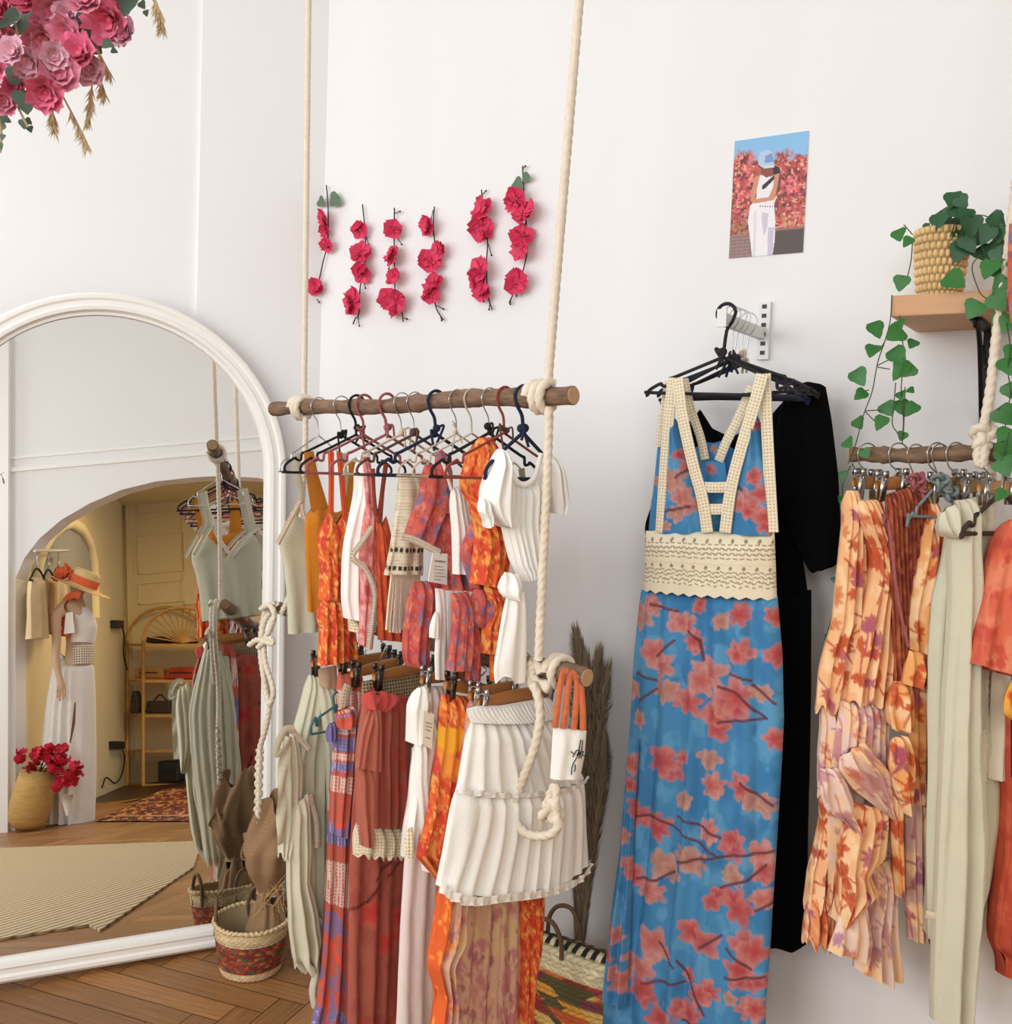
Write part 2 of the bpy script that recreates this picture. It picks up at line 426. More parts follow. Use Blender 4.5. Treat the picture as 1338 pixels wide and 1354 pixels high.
def p_orangemaxi(p):
    p_orange(p)
    z = p.V
    m = sstep(.16, .18, z)*(1-sstep(.28, .34, z+.08*(fbm(p.S/.05, p.T/.05, 2)-.5)))
    p.mix((240, 168, 44), m)
    m2 = sstep(.27, .33, z+.1*(fbm(p.S/.05, p.T/.05, 3)-.5))*(1-sstep(.40, .45, z))
    p.mix((206, 64, 70), m2*sstep(.4, .55, fbm(p.S/.06, p.T/.06, 8))); p.mix((240, 150, 60), m2*sstep(.5, .6, fbm(p.S/.05, p.T/.05, 15)))
def p_patch(p):
    p.fill((198, 98, 80))
    v = p.V
    lav = ((v > .12) & (v < .15)) | ((v > .20) & (v < .31)) | ((v > .405) & (v < .475)) | (v > .93)
    p.mix((122, 112, 164), lav*1.0)
    wv = ((v > .05) & (v < .17)) | ((v > .33) & (v < .385)) | ((v > .52) & (v < .64))
    gx = np.abs(((p.S/.009) % 1)-.5); gz = np.abs(((p.T/.009) % 1)-.5)
    p.mix((238, 214, 200), wv*((gx > .28) | (gz > .30))*.85*1.0)
    p.mix((206, 190, 206), lav*((gx > .36) & (gz < .36))*.8*1.0)
    fl = (v > .66)*1.0
    p.mix((132, 118, 160), fl*sstep(.55, .65, fbm(p.S/.03, p.T/.03, 6))*.9); p.mix((230, 90, 70), fl*sstep(.58, .68, fbm(p.S/.025, p.T/.025, 16)))
def p_apricot(p, base=(240, 184, 132), ink=(196, 84, 46), ink2=(176, 92, 110)):
    p.fill(base); p.blotch((248, 206, 158), .07, .45, .65, 3)
    def spray(s, t, r):
        a0 = r.uniform(0, 6.28); col = ink if r.random() < .75 else ink2; k0 = r.randint(4, 7); sz = r.uniform(.020, .042)
        for k in range(k0):
            p.leaf(s, t, sz*r.uniform(.7, 1.1), a0+(k-k0/2)*.55+r.uniform(-.15, .15), col, r.uniform(.16, .30), .9)
        p.line([(s, t), (s-.04*math.cos(a0), t-.04*math.sin(a0))], .0030, col, .9)
    p.scatter(int(330*p.area())+2, spray)
    def bl(s, t, r): p.flower(s, t, r.uniform(.012, .024), 5, r.uniform(0, 6), (206, 100, 56), (226, 136, 84), .75, .3)
    p.scatter(int(90*p.area()), bl)
def p_pinkleaf(p):
    p_apricot(p, (238, 206, 190), (206, 150, 146), (186, 128, 150))
def p_mixruffle(p):
    p_apricot(p)
def p_coral(p):
    p.fill((218, 104, 74)); p.blotch((228, 134, 100), .07, .48, .64, 1); p.blotch((204, 80, 62), .05, .56, .68, 3)
    def fl(s, t, r): p.flower(s, t, r.uniform(.02, .04), 5, r.uniform(0, 6), (206, 60, 56), (232, 132, 110), .6, .3)
    p.scatter(int(70*p.area()), fl)
def p_crochet(p):
    p.fill((230, 218, 190)); g = np.abs(((p.T/.008) % 1)-.5); g2 = np.abs(((p.S/.006+(np.floor(p.T/.008) % 2)*.5) % 1)-.5)
    p.mix((196, 178, 144), (g > .34)*.6*1.0); p.mix((170, 150, 118), ((g > .25) & (g2 > .38))*.6)
    for lo, hi in ((.735, .775), (.90, .945)):
        p.mix((60, 46, 40), ((p.V > lo) & (p.V < hi) & (np.abs(((p.S/.013) % 1)-.5) < .32))*1.0)
def blue_paint(flowers, branches, zoom, second=False):
    def f(p):
        p.fill((70, 138, 186)); p.blotch((58, 124, 174), .16, .45, .65, 1); p.blotch((90, 154, 196), .10, .55, .7, 5)
        pl = p.pl.at(zoom); rg = random.Random(5)
        def cv(x, y): q = pl.sz(x, y); return q[0], -q[1]
        sc_ = abs(cv(100, 500)[1]-cv(100, 600)[1])/100
        for i, (x, y, r) in enumerate(flowers):
            s, t = cv(x, y); n = rg.choice([4, 5, 5, 6]); R = r*sc_*1.42
            tone = rg.choice([((178, 64, 68), (200, 128, 126)), ((186, 92, 84), (206, 154, 146)), ((174, 116, 100), (198, 154, 140)), ((182, 62, 66), (204, 138, 130))])
            for k in range(3):
                p.flower(s+rg.uniform(-.35, .35)*R, t+rg.uniform(-.35, .35)*R, R*rg.uniform(.55, .85), n, rg.uniform(0, 6), tone[0], tone[1], .92, .2)
        for b in branches: p.line([cv(*q) for q in b], .0042, (98, 52, 62), .9)
        pass
    return f
# ================================================================== THE ROOM
WR = Pl(EYE+ray(1012, 470)*2.55, -57)                 # wall with the picture
WL = Pl(WR(412, 600), 71)                                    # wall behind the mirror
AR = Pl(mfloor(20, 1098), 33, mir=True)                # wall with the arch, seen in the mirror
CEIL = 4.1
def isect(a, b):
    A = np.array([a.d[:2], -b.d[:2]]).T; t = np.linalg.solve(A, b.o[:2]-a.o[:2]); return np.array([*(a.o[:2]+a.d[:2]*t[0]), 0])
C1 = isect(WL, WR); C2 = isect(WR, AR)
m, nt, b = new_mat('wall_plaster')
tc = nt.nodes.new('ShaderNodeTexCoord'); n = nt.nodes.new('ShaderNodeTexNoise'); n.inputs['Scale'].default_value = 2.5; n.inputs['Detail'].default_value = 6
r = nt.nodes.new('ShaderNodeValToRGB'); r.color_ramp.elements[0].color = (.835, .832, .825, 1); r.color_ramp.elements[1].color = (.865, .863, .857, 1)
nt.links.new(tc.outputs['Object'], n.inputs['Vector']); nt.links.new(n.outputs[0], r.inputs[0]); nt.links.new(r.outputs[0], b.inputs['Base Color'])
bp = nt.nodes.new('ShaderNodeBump'); bp.inputs['Strength'].default_value = .04; n2 = nt.nodes.new('ShaderNodeTexNoise'); n2.inputs['Scale'].default_value = 60
nt.links.new(tc.outputs['Object'], n2.inputs['Vector']); nt.links.new(n2.outputs[0], bp.inputs['Height']); nt.links.new(bp.outputs[0], b.inputs['Normal'])
b.inputs['Roughness'].default_value = .8
WALLM = m
WARMW = mat('warm_white_paint', (236, 222, 184), .75, noise=.04, nscale=3)
TRIMM = mat('white_paint', (244, 243, 239), .5, noise=.02, nscale=5)

def wall(name, a, b_, z0, z1, n, material=None):
    """slab from a to b, thickness away from n"""
    B = MB(); a = np.array([a[0], a[1], z0]); b2 = np.array([b_[0], b_[1], z0])
    B.box(a, b2-a, -n*.12, np.array([0, 0, z1-z0])); o = B.build(name, material or WALLM, smooth=False); return struct(o)
wall('wall_right', C1-WR.d*0.0, C2, 0, CEIL, WR.n)
wl_far = C1-WL.d*3.2
wall('wall_left', wl_far, C1, 0, CEIL, WL.n)
# shallow pilaster beside the corner
k = ((WL.o-EYE)@WL.n)/(ray(262, 300)@WL.n); pp = EYE+ray(262, 300)*k; pp[2] = 0
B = MB(); e = C1+WL.d*.03; e[2] = 0; hh = np.array([0, 0, CEIL]); mid = e*.3+pp*.7
for lo_, hi_, dd in ((pp, mid, .022), ):
    B.box(lo_, (e-lo_), WL.n*dd, hh)
o = B.build('trim_1', WALLM, smooth=False); struct(o)
# floor: wooden herringbone blocks over a dark base, patterned inside one mesh
fa = floor_pt(156, 1287); f1 = floor_pt(0, 1332)-fa; f2 = floor_pt(298, 1326)-fa
ang = math.atan2(f2[1], f2[0])
B = MB(); B.box((-6, -10, -.06), (15, 0, 0), (0, 15.5, 0), (0, 0, .055), lin((70, 44, 24)))
PLK, PW = .50, .082
rg = random.Random(3)
ca, sa = math.cos(ang), math.sin(ang)
Rm = np.array([[ca, -sa], [sa, ca]])
pv, pf, pc, puv = [], [], [], []
NN = int(round(PLK/PW)); PLK = NN*PW
for i in range(-70, 70):
    for j in range(-16, 16):
        for kind in (0, 1):
            if kind == 0: x, y, wx, wy = j*2*PLK+i*PW, i*PW, PLK, PW
            else: x, y, wx, wy = j*2*PLK+i*PW+PLK, i*PW-PLK+PW, PW, PLK
            cx_, cy_ = Rm@np.array([x+wx/2, y+wy/2])+fa[:2]
            dist = np.hypot(cx_+.2, cy_-1.0)
            if dist > 4.6: continue
            g = .0012; q = np.array([[x+g, y+g], [x+wx-g, y+g], [x+wx-g, y+wy-g], [x+g, y+wy-g]])@Rm.T+fa[:2]
            t = rg.uniform(-.5, .5); tone = lin((166+44*t, 118+32*t, 70+20*t))
            bb = len(pv); pv += [(a_[0], a_[1], 0) for a_ in q]; pf.append((bb, bb+1, bb+2, bb+3)); pc += [tone]*4
            u0 = rg.uniform(0, 50); L_, W_ = (wx, wy) if kind == 0 else (wy, wx)
            puv += ([(u0, 0), (u0+wx, 0), (u0+wx, wy), (u0, wy)] if kind == 0 else [(u0, 0), (u0, wx), (u0+wy, wx), (u0+wy, 0)])
B.add(pv, pf, np.array(pc), np.array(puv))
m, nt, b = new_mat('parquet')
a = nt.nodes.new('ShaderNodeAttribute'); a.attribute_name = 'Col'
uv = nt.nodes.new('ShaderNodeUVMap'); uv.uv_map = 'UVMap'; mp_ = nt.nodes.new('ShaderNodeMapping'); mp_.inputs['Scale'].default_value = (6, 110, 1)
n = nt.nodes.new('ShaderNodeTexNoise'); n.inputs['Scale'].default_value = 1; n.inputs['Detail'].default_value = 6
nt.links.new(uv.outputs[0], mp_.inputs['Vector']); nt.links.new(mp_.outputs[0], n.inputs['Vector'])
mx = nt.nodes.new('ShaderNodeMix'); mx.data_type = 'RGBA'; mx.blend_type = 'MULTIPLY'; mx.inputs[0].default_value = .75
rr = nt.nodes.new('ShaderNodeValToRGB'); rr.color_ramp.elements[0].position = .3; rr.color_ramp.elements[0].color = (.5, .46, .42, 1); rr.color_ramp.elements[1].position = .7; rr.color_ramp.elements[1].color = (1, 1, 1, 1)
nt.links.new(n.outputs[0], rr.inputs[0]); nt.links.new(a.outputs['Color'], mx.inputs[6]); nt.links.new(rr.outputs[0], mx.inputs[7]); nt.links.new(mx.outputs[2], b.inputs['Base Color'])
b.inputs['Roughness'].default_value = .42
struct(B.build('floor', m, smooth=False))
B = MB(); B.box((-6, -10, CEIL), (15, 0, 0), (0, 15.5, 0), (0, 0, .1)); struct(B.build('ceiling', WALLM, smooth=False))
for nm, a_, b_, pl in (('baseboard_right', C1, C2, WR), ('baseboard_left', wl_far, C1, WL)):
    B = MB(); B.box(np.array(a_), np.array(b_)-a_, pl.n*.015, np.array([0, 0, .09])); struct(B.build(nm, TRIMM, smooth=False))

# wall with the arched opening (behind and beside the camera, seen in the mirror)
arch_px = [(20, 1098), (20, 765), (32, 738), (52, 712), (80, 688), (118, 666), (160, 648), (205, 637), (250, 632)]
aq = []
for x, y in arch_px:
    q = AR.sz(x, y); aq.append(q)
aq = np.array(aq); s0, sC = aq[0][0], aq[-1][0]; aq[0][1] = 0
half = np.concatenate([aq, [[2*sC-q[0], q[1]] for q in aq[-2::-1]]]); half[-1][1] = 0; half[:, 0] = np.clip(half[:, 0], s0, None)
half[1][0] = s0; half[-2][0] = half[-1][0]
sEnd = (C2-AR.o)@AR.d
s_max = half[-1][0]
if s_max > sEnd-.05:
    half[:, 0] = np.where(half[:, 0] > sC, sC+(half[:, 0]-sC)*(sEnd-.1-sC)/(s_max-sC), half[:, 0])
def arch_wall(name, pl, half, sL, sR, zt, th, material, mdir):
    B = MB(); outer = []
    k = len(half)
    for off in (0, th):
        pass
    pts = [pl.w(q) for q in half]
    top = [pl.w((q[0], zt)) for q in half]
    for t_, flip in ((0, False), (th, True)):
        V = []; Fc = []
        for p_, t2 in zip(pts, top): V += [p_-pl.n*t_, t2-pl.n*t_]
        for i in range(1, k-2): Fc.append((2*i, 2*i+2, 2*i+3, 2*i+1))
        a0 = len(V); V += [pl.w((sL, 0))-pl.n*t_, pl.w((half[0][0], 0))-pl.n*t_, pl.w((half[0][0], zt))-pl.n*t_, pl.w((sL, zt))-pl.n*t_]; Fc.append((a0, a0+1, a0+2, a0+3))
        V += [pl.w((half[-1][0], 0))-pl.n*t_, pl.w((sR, 0))-pl.n*t_, pl.w((sR, zt))-pl.n*t_, pl.w((half[-1][0], zt))-pl.n*t_]; Fc.append((a0+4, a0+5, a0+6, a0+7))
        B.add(V, Fc)
    V = []; Fc = []
    for p_ in pts: V += [p_, p_-pl.n*th]
    for i in range(k-1): Fc.append((2*i, 2*i+1, 2*i+3, 2*i+2))
    B.add(V, Fc)
    return struct(B.build(name, material, smooth=False))
arch_wall('wall_arch', AR, half, s0-1.6, sEnd, CEIL, .16, WALLM, None)
# picture rail on that wall, and the corner pilaster at the far end
zr = AR.sz(200, 592)[1]; zr2 = AR.sz(200, 609)[1]
B = MB(); B.box(AR.w((s0-1.6, zr2)), AR.d*(sEnd-s0+1.6), AR.n*.02, np.array([0, 0, .03])); B.box(AR.w((s0-1.6, zr)), AR.d*(sEnd-s0+1.6), AR.n*.012, np.array([0, 0, .02])); struct(B.build('trim_2', TRIMM, smooth=False))
sp = AR.sz(15, 900)[0]
B = MB(); B.box(AR.w((sp-.9, 0)), AR.d*.9, AR.n*.05, np.array([0, 0, CEIL])); struct(B.build('trim_3', TRIMM, smooth=False))

# back room beyond the arch
RSp = mfloor(632/3.345, 650+1300/3.345)
BK = Pl(RSp-AR.n*.50, 33, mir=True)
qa = BK(166, 900); qa[2] = 0
wall('wall_back', qa-BK.d*.05, BK.o+BK.d*(sEnd+.8), 0, 3.2, BK.n, WARMW)
sd0 = AR.w((s0, 0))-AR.n*.16
SD = Pl(sd0, math.degrees(math.atan2((qa-sd0)[0], (qa-sd0)[1])), mir=True)
Ls = np.linalg.norm((qa-sd0)[:2])
if SD.d@(qa-sd0) < 0: SD = Pl(sd0, SD.az+180, mir=True)
wall('wall_side', sd0-SD.d*.0, qa, 0, 3.2, SD.n, WARMW)
e_ = BK.o+BK.d*(sEnd+.8)
B = MB(); B.box(np.array([*(sd0-AR.d*1.2)[:2], 3.2]), AR.d*(sEnd+3), -AR.n*(np.dot(AR.o-BK.o, AR.n)+.1), np.array([0, 0, .08])); struct(B.build('ceiling_back', WARMW, smooth=False))
B = MB()
bz = lambda x, y: BK.sz(x, y)
for x0, y0, x1, y1 in ((183, 650, 240, 680), (183, 705, 240, 760), (183, 768, 240, 800), (243, 650, 300, 800), (183, 1000, 300, 1022)):
    a_ = bz(x0, y1); c_ = bz(x1, y0)
    for (u0, v0, u1, v1) in ((a_[0], a_[1], c_[0], a_[1]+.02), (a_[0], c_[1], c_[0], c_[1]+.02), (a_[0], a_[1], a_[0]+.02, c_[1]), (c_[0], a_[1], c_[0]+.02, c_[1])):
        B.box(BK.w((u0, v0)), BK.d*(u1-u0), BK.n*.02, np.array([0, 0, v1-v0]))
B.box(BK.w((bz(172, 900)[0], 0)), BK.d*.06, BK.n*.05, np.array([0, 0, 3.2]))
struct(B.build('trim_4', WARMW, smooth=False))

# ================================================================== LIGHT
w = bpy.data.worlds.new('daylight'); sc.world = w; w.use_nodes = True
w.node_tree.nodes['Background'].inputs[0].default_value = (.965, .98, 1.0, 1); w.node_tree.nodes['Background'].inputs[1].default_value = .92
def area(name, loc, to, sx, sy, power, col):
    l = bpy.data.lights.new(name, 'AREA'); l.shape = 'RECTANGLE'; l.size = sx; l.size_y = sy; l.energy = power; l.color = col
    o = bpy.data.objects.new(name, l); COL.objects.link(o); o.location = loc
    o.rotation_euler = (Vector(to)-Vector(loc)).to_track_quat('-Z', 'Y').to_euler(); return o
area('window_daylight', (-2.6, -1.2, 2.3), (.3, 2.6, 1.3), 2.2, 2.2, 70, (.97, .985, 1))
area('shop_front_daylight', (.2, -2.6, 2.6), (.2, 2.6, 1.2), 2.5, 1.6, 66, (.97, .985, 1))
area('side_fill', (-2.9, 1.3, 2.2), (0, 2.7, 1.0), 1.4, 1.6, 26, (.97, .985, 1))  # unseen fill light, added to brighten the clothes' sides facing the mirror
area('back_room_lamp', tuple(AR.w(((s0+sC)/2+.3, 2.9))-AR.n*1.7), tuple(AR.w(((s0+sC)/2+.3, 0))-AR.n*1.9), .7, .7, 42, (1, .72, .36))
sc.view_settings.view_transform = 'Standard'; sc.view_settings.look = 'None'; sc.view_settings.exposure = 0.0
sc.cycles.max_bounces = 8; sc.cycles.caustics_reflective = False; sc.cycles.sample_clamp_indirect = 6
try: sc.cycles.use_denoising = True
except Exception: pass

# ================================================================== MIRROR
M_ROT = R_(1.2)
def mw(s, t, n=0):
    a = (s-.58)*math.cos(M_ROT)+t*math.sin(M_ROT)+.58; b = -(s-.58)*math.sin(M_ROT)+t*math.cos(M_ROT)
    return M_P+M_U*a+M_V*b+M_N*n
MS0, MR, MTOP = -.055, .52, 1.965
root = thing('arched_mirror', mw(MS0, 0), 'tall arched floor mirror in a white moulded frame, leaning on the wall', 'mirror')
def arch_outline(r, bot, n=40):
    zc = MTOP-MR
    pts = [(MS0+r*math.cos(t), zc+r*math.sin(t)) for t in np.linspace(0, PI, n)]
    return [(MS0+r, bot)]+pts+[(MS0-r, bot)]
prof = [(0, .0), (0, .028), (.008, .036), (.018, .036), (.024, .030), (.036, .030), (.042, .036), (.052, .034), (.058, .022), (.066, .020), (.068, .012), (.068, .0)]
rows = []
for d_, h_ in prof:
    rows.append(np.array([mw(s, t, h_) for s, t in arch_outline(MR-d_, 0.0+d_)]))
P = np.stack(rows, 1)
P = np.concatenate([P, P[:1]], 0)
MB().grid(P).build('frame', mat('mirror_frame_paint', (248, 246, 240), .38, noise=.02, nscale=5), root, smooth=False)
inn = arch_outline(MR-.062, .062)
B = MB(); B.add([mw(s, t, .012) for s, t in inn], [tuple(range(len(inn)))[::-1]])
m, nt, b = new_mat('silvered_glass'); b.inputs['Base Color'].default_value = (.90, .895, .87, 1); b.inputs['Metallic'].default_value = 1; b.inputs['Roughness'].default_value = 0.0
g = B.build('glass', m, root, smooth=False); g['label'] = 'silvered mirror glass'
out = arch_outline(MR-.004, .002)
B = MB(); B.add([mw(s, t, -.002) for s, t in out], [tuple(range(len(out)))]); B.build('back_panel', HWOOD, root, smooth=False)
# ================================================================== HANGING RACK: ropes, two branches
class Rail:
    def __init__(s, a, b): s.a, s.b = np.array(a), np.array(b)
    def at(s, px):
        lo, hi = -.3, 1.3
        for _ in range(50):
            m_ = (lo+hi)/2
            if project(s.a+(s.b-s.a)*m_)[0] < px: lo = m_
            else: hi = m_
        return s.a+(s.b-s.a)*lo
    @property
    def az(s): d = s.b-s.a; return math.degrees(math.atan2(d[0], d[1]))
def seg_at(px, py, depth): return EYE+ray(px, py)*depth
UP = Rail(seg_at(362, 541, 2.86), seg_at(758, 523, 2.10)); LO = Rail(seg_at(370, 804, 2.86), seg_at(776, 896, 2.10))
def branch(name, rail, r0, r1, label, seed, wig=.006):
    t = np.linspace(0, 1, 60); rg = random.Random(seed); a_, b_ = rail.a, rail.b
    P = a_+(b_-a_)*t[:, None]; P[:, 2] += wig*np.sin(t*9+seed)*np.sin(t*PI); rr = r0+(r1-r0)*t+.0016*np.sin(t*37+seed)+.0010*np.sin(t*81)
    for k in (9, 21, 33, 44, 52): rr[k] += .0028
    root = thing(name, (a_+b_)/2, label, 'branch rail')
    MB().tube(P, rr, 14, cap=False).build('bark_pole', BARK, root)
    d = (b_-a_)/np.linalg.norm(b_-a_)
    for e, s_, r_ in ((P[0], -1, rr[0]), (P[-1], 1, rr[-1])):
        MB().tube([e-d*s_*.006, e+d*s_*.002], [r_*.94, r_*.90], 14).build('cut_end', WOODEND, root, smooth=False)
    return root
branch('branch_rail', UP, .0185, .0205, 'long brown branch hung level from two ropes, upper clothes rail beside the mirror', 1)
branch('branch_rail', LO, .019, .022, 'lower brown branch rail hung from the same ropes, hidden behind skirts and wooden clip hangers', 4)

RP = Pl(UP.at(400), UP.az)
def rope_tube(pl, pts, r, off=0.0, k=10, mb=None, step=.006):
    P = cr([pl(x, y, off if np.ndim(off) == 0 else off[i]) for i, (x, y) in enumerate(pts)], k)
    B = mb or MB(); B.tube(P, r, 15, lobes=3, pitch=r*6.5, step=min(step, r*.6)); return B
def wraps(pt, d, R, r, n, mb=None):
    """coils of rope round a branch"""
    d = d/np.linalg.norm(d); x = np.cross(d, [0, 0, 1.0]); x /= np.linalg.norm(x); y = np.cross(x, d)
    t = np.linspace(0, n*2*PI, int(40*n)); P = pt+np.outer(np.cos(t), x)*R+np.outer(np.sin(t), y)*R+np.outer((t/(2*PI)-n/2)*r*2.1, d)
    B = mb or MB(); B.tube(P, r, 12, lobes=3, pitch=r*6.5, step=r*.6); return B
def knot_lump(c, R, r, seed=0, mb=None):
    t = np.linspace(0, 2*PI, 90); P = np.stack([np.sin(t)+2*np.sin(2*t), np.cos(t)-2*np.cos(2*t), -1.6*np.sin(3*t)], 1)/3*R
    a_ = seed*1.1; Rz = np.array([[math.cos(a_), 0, math.sin(a_)], [0, 1, 0], [-math.sin(a_), 0, math.cos(a_)]])
    P = (P[:, [0, 2, 1]]@Rz)+np.asarray(c)
    B = mb or MB(); B.tube(P, r, 12, lobes=3, pitch=r*6.5, step=r*.6); return B
def braid(P, r, A, pitch, mb):
    P = np.asarray(P); L = np.concatenate([[0], np.cumsum(np.linalg.norm(np.diff(P, axis=0), axis=1))])
    t = np.linspace(0, L[-1], int(L[-1]/.004)); C = np.stack([np.interp(t, L, P[:, i]) for i in range(3)], 1)
    for k in range(3):
        ph = 2*PI*(t/pitch+k/3)
        Q = C+RP.d*(A*np.sin(ph))[:, None]+RP.n*(A*.6*np.sin(2*ph))[:, None]
        mb.tube(Q, r, 8, lobes=2, pitch=.012, step=.004)
    return mb
up_dir = np.array([0, 0, 1.0])
def rope_up(pl, a_, b_, r):
    A, B_ = pl(*a_), pl(*b_); T = A+(B_-A)*((CEIL-A[2])/(B_[2]-A[2]))
    return MB().tube([A, T], r, 15, lobes=3, pitch=r*6.5, step=.008)
rdir = (UP.b-UP.a)/np.linalg.norm(UP.b-UP.a)
# the rope by the mirror
root = thing('suspension_rope', UP.at(400), 'cream twisted rope carrying the branches next to the mirror, ending in a braided tassel', 'rope')
pl = Pl(UP.at(402), UP.az)
rope_up(pl, (402, 522), (408, 0), .0078).build('strand', CORD, root)
wraps(UP.at(399), rdir, .027, .0082, 2.4).build('knot', CORD, root)
rope_tube(pl, [(404, 550), (403, 600), (396, 700), (384, 780), (372, 812)], .0075, .0).build('strand', CORD, root)
zc = (340, 780, 2.604); plz = Pl(LO.at(375), LO.az, zc)
B = rope_tube(plz, [(98, 45), (66, 58), (50, 110), (42, 180), (48, 260), (66, 330), (72, 400), (60, 470), (42, 530), (38, 560)], .0078, .03)
rope_tube(plz, [(60, 60), (88, 48), (106, 80), (92, 130), (72, 170), (74, 240), (96, 310), (102, 350), (90, 385), (78, 350), (66, 270), (58, 190), (70, 110), (92, 70)], .0075, .045, mb=B)
rope_tube(plz, [(30, 182), (60, 165), (110, 178), (100, 160), (60, 190)], .0075, .055, mb=B)
B.build('knot', CORD, root)
B = MB(); braid(cr([plz(x, y, .03) for x, y in [(40, 545), (36, 640), (34, 740), (24, 850), (22, 895)]], 12), .0062, .0075, .075, B)
for k in range(9):
    a0 = plz(22+(k-4)*2, 890, .03); a1 = plz(20+(k-4)*4.6, 926, .03); B.tube([a0, (a0+a1)/2, a1], .0028, 5)
B.build('braided_tail', CORD, root)
# the rope at the front end
root = thing('suspension_rope', UP.at(724), 'cream twisted rope at the front end, its loop hanging over the white skirt', 'rope')
pl = Pl(UP.at(726), UP.az)
rope_up(pl, (724, 512), (766, 0), .0092).build('strand', CORD, root)
wraps(UP.at(717), rdir, .029, .0098, 2.3).build('knot', CORD, root)
rope_tube(Pl(UP.at(730), UP.az), [(731, 538), (728, 640), (722, 760), (717, 872)], .0092, .012).build('strand', CORD, root)
pb = Pl(LO.at(726), LO.az, ZB)
B = rope_tube(pb, [(952, 105), (938, 125), (935, 160), (950, 190), (985, 185), (1000, 205), (965, 180), (945, 150), (960, 120), (975, 150)], .0098, .03)
wraps(LO.at(739), rdir, .030, .0092, 1.6, B); B.build('knot', CORD, root)
B = rope_tube(pb, [(965, 178), (986, 225), (993, 290), (982, 360), (965, 420), (938, 490), (912, 555), (903, 610), (915, 650), (945, 682), (990, 692), (1035, 682), (1055, 650), (1040, 620), (1020, 615)], .0095, .05)
knot_lump(pb(1030, 610, .05), .023, .0085, 1, B)
rope_tube(pb, [(1020, 640), (1035, 600), (1022, 570), (1036, 530), (1046, 525), (1047, 570), (1050, 640)], .008, .05, mb=B)
B.build('loop', CORD, root)

# ------------------------------------------------------------------ hangers
def wire_hanger(pt, az, col, r, label, half=.19, drop=.175, metal_hook=True, group=None, hook_r=.025, wrapm=None, ties=None, neck=.075, roll=0.0, slopez=.075):
    pl = Pl(pt, az)
    root = thing('clothes_hanger', pt, label, 'hanger', group)
    t = np.linspace(-.5, PI*1.0, 14)
    hk = [(hook_r*math.cos(a_), hook_r*math.sin(a_)) for a_ in t]
    hk += [(-hook_r*.7, -.020), (-.004, -.040), (0, -neck)]
    cr_, sr_ = math.cos(roll), math.sin(roll)
    W = lambda q, o=0: pl.w((q[0]*cr_-q[1]*sr_, q[0]*sr_+q[1]*cr_), o)
    hm = wrapm if (wrapm and not metal_hook) else STEEL
    MB().tube(cr([W(q) for q in hk], 3), r if not metal_hook else .0016, 6).build('hook', hm, root)
    z1 = -neck; z2 = z1-slopez; z3 = -drop
    body = [(0, z1)]
    right = [(half*.62, z1-(z1-z2)*.62), (half*.70, z1-(z1-z2)*.62-.004), (half*.72, z1-(z1-z2)*.62-.022), (half*.80, z1-(z1-z2)*.62-.020), (half*.82, z2+.012), (half*.97, z2-.004), (half, z2-.018), (half*.96, z3+.002), (half*.88, z3)]
    full = [(0, z1)]+right+[(-x, y) for x, y in right[::-1]]+[(0, z1)]
    P = [W(q) for q in full]
    MB().tube(cr(P, 3), r, 7).build('body', col, root)
    if ties:
        B = MB(); rg = random.Random(int(abs(pt[0])*1e4))
        for k in range(2):
            c = W((rg.uniform(-.008, .008), z1+rg.uniform(-.006, .02))); B.ball(c, r*2.4, 6)
            B.tube(cr([c, c+pl.d*rg.uniform(-.02, .02)+pl.z*.006+pl.n*.008, c+pl.d*rg.uniform(-.02, .02)-pl.z*rg.uniform(.02, .05)+pl.n*.012], 5), r*.8, 6)
        B.build('wrapping_knot', ties, root)
    return root
NAVY = mat('navy_yarn', (26, 36, 66), .9, noise=.3, nscale=90, bump=.6, bscale=220)
BLK = mat('black_yarn', (24, 22, 26), .9, noise=.3, nscale=90, bump=.6, bscale=220)
PINKY = mat('dusty_pink_yarn', (164, 92, 94), .9, noise=.3, nscale=90, bump=.6, bscale=220)
BROWNY = mat('brown_suede', (98, 68, 54), .9, noise=.3, nscale=60, bump=.5, bscale=200)
BEIGEY = mat('beige_yarn', (206, 190, 166), .9, noise=.3, nscale=90, bump=.6, bscale=220)
TEALY = mat('teal_wire', (58, 108, 112), .5, noise=.2)
REDY = mat('rust_cord', (146, 66, 48), .9, noise=.3, nscale=90)
GUP = 'hangers on the upper branch'
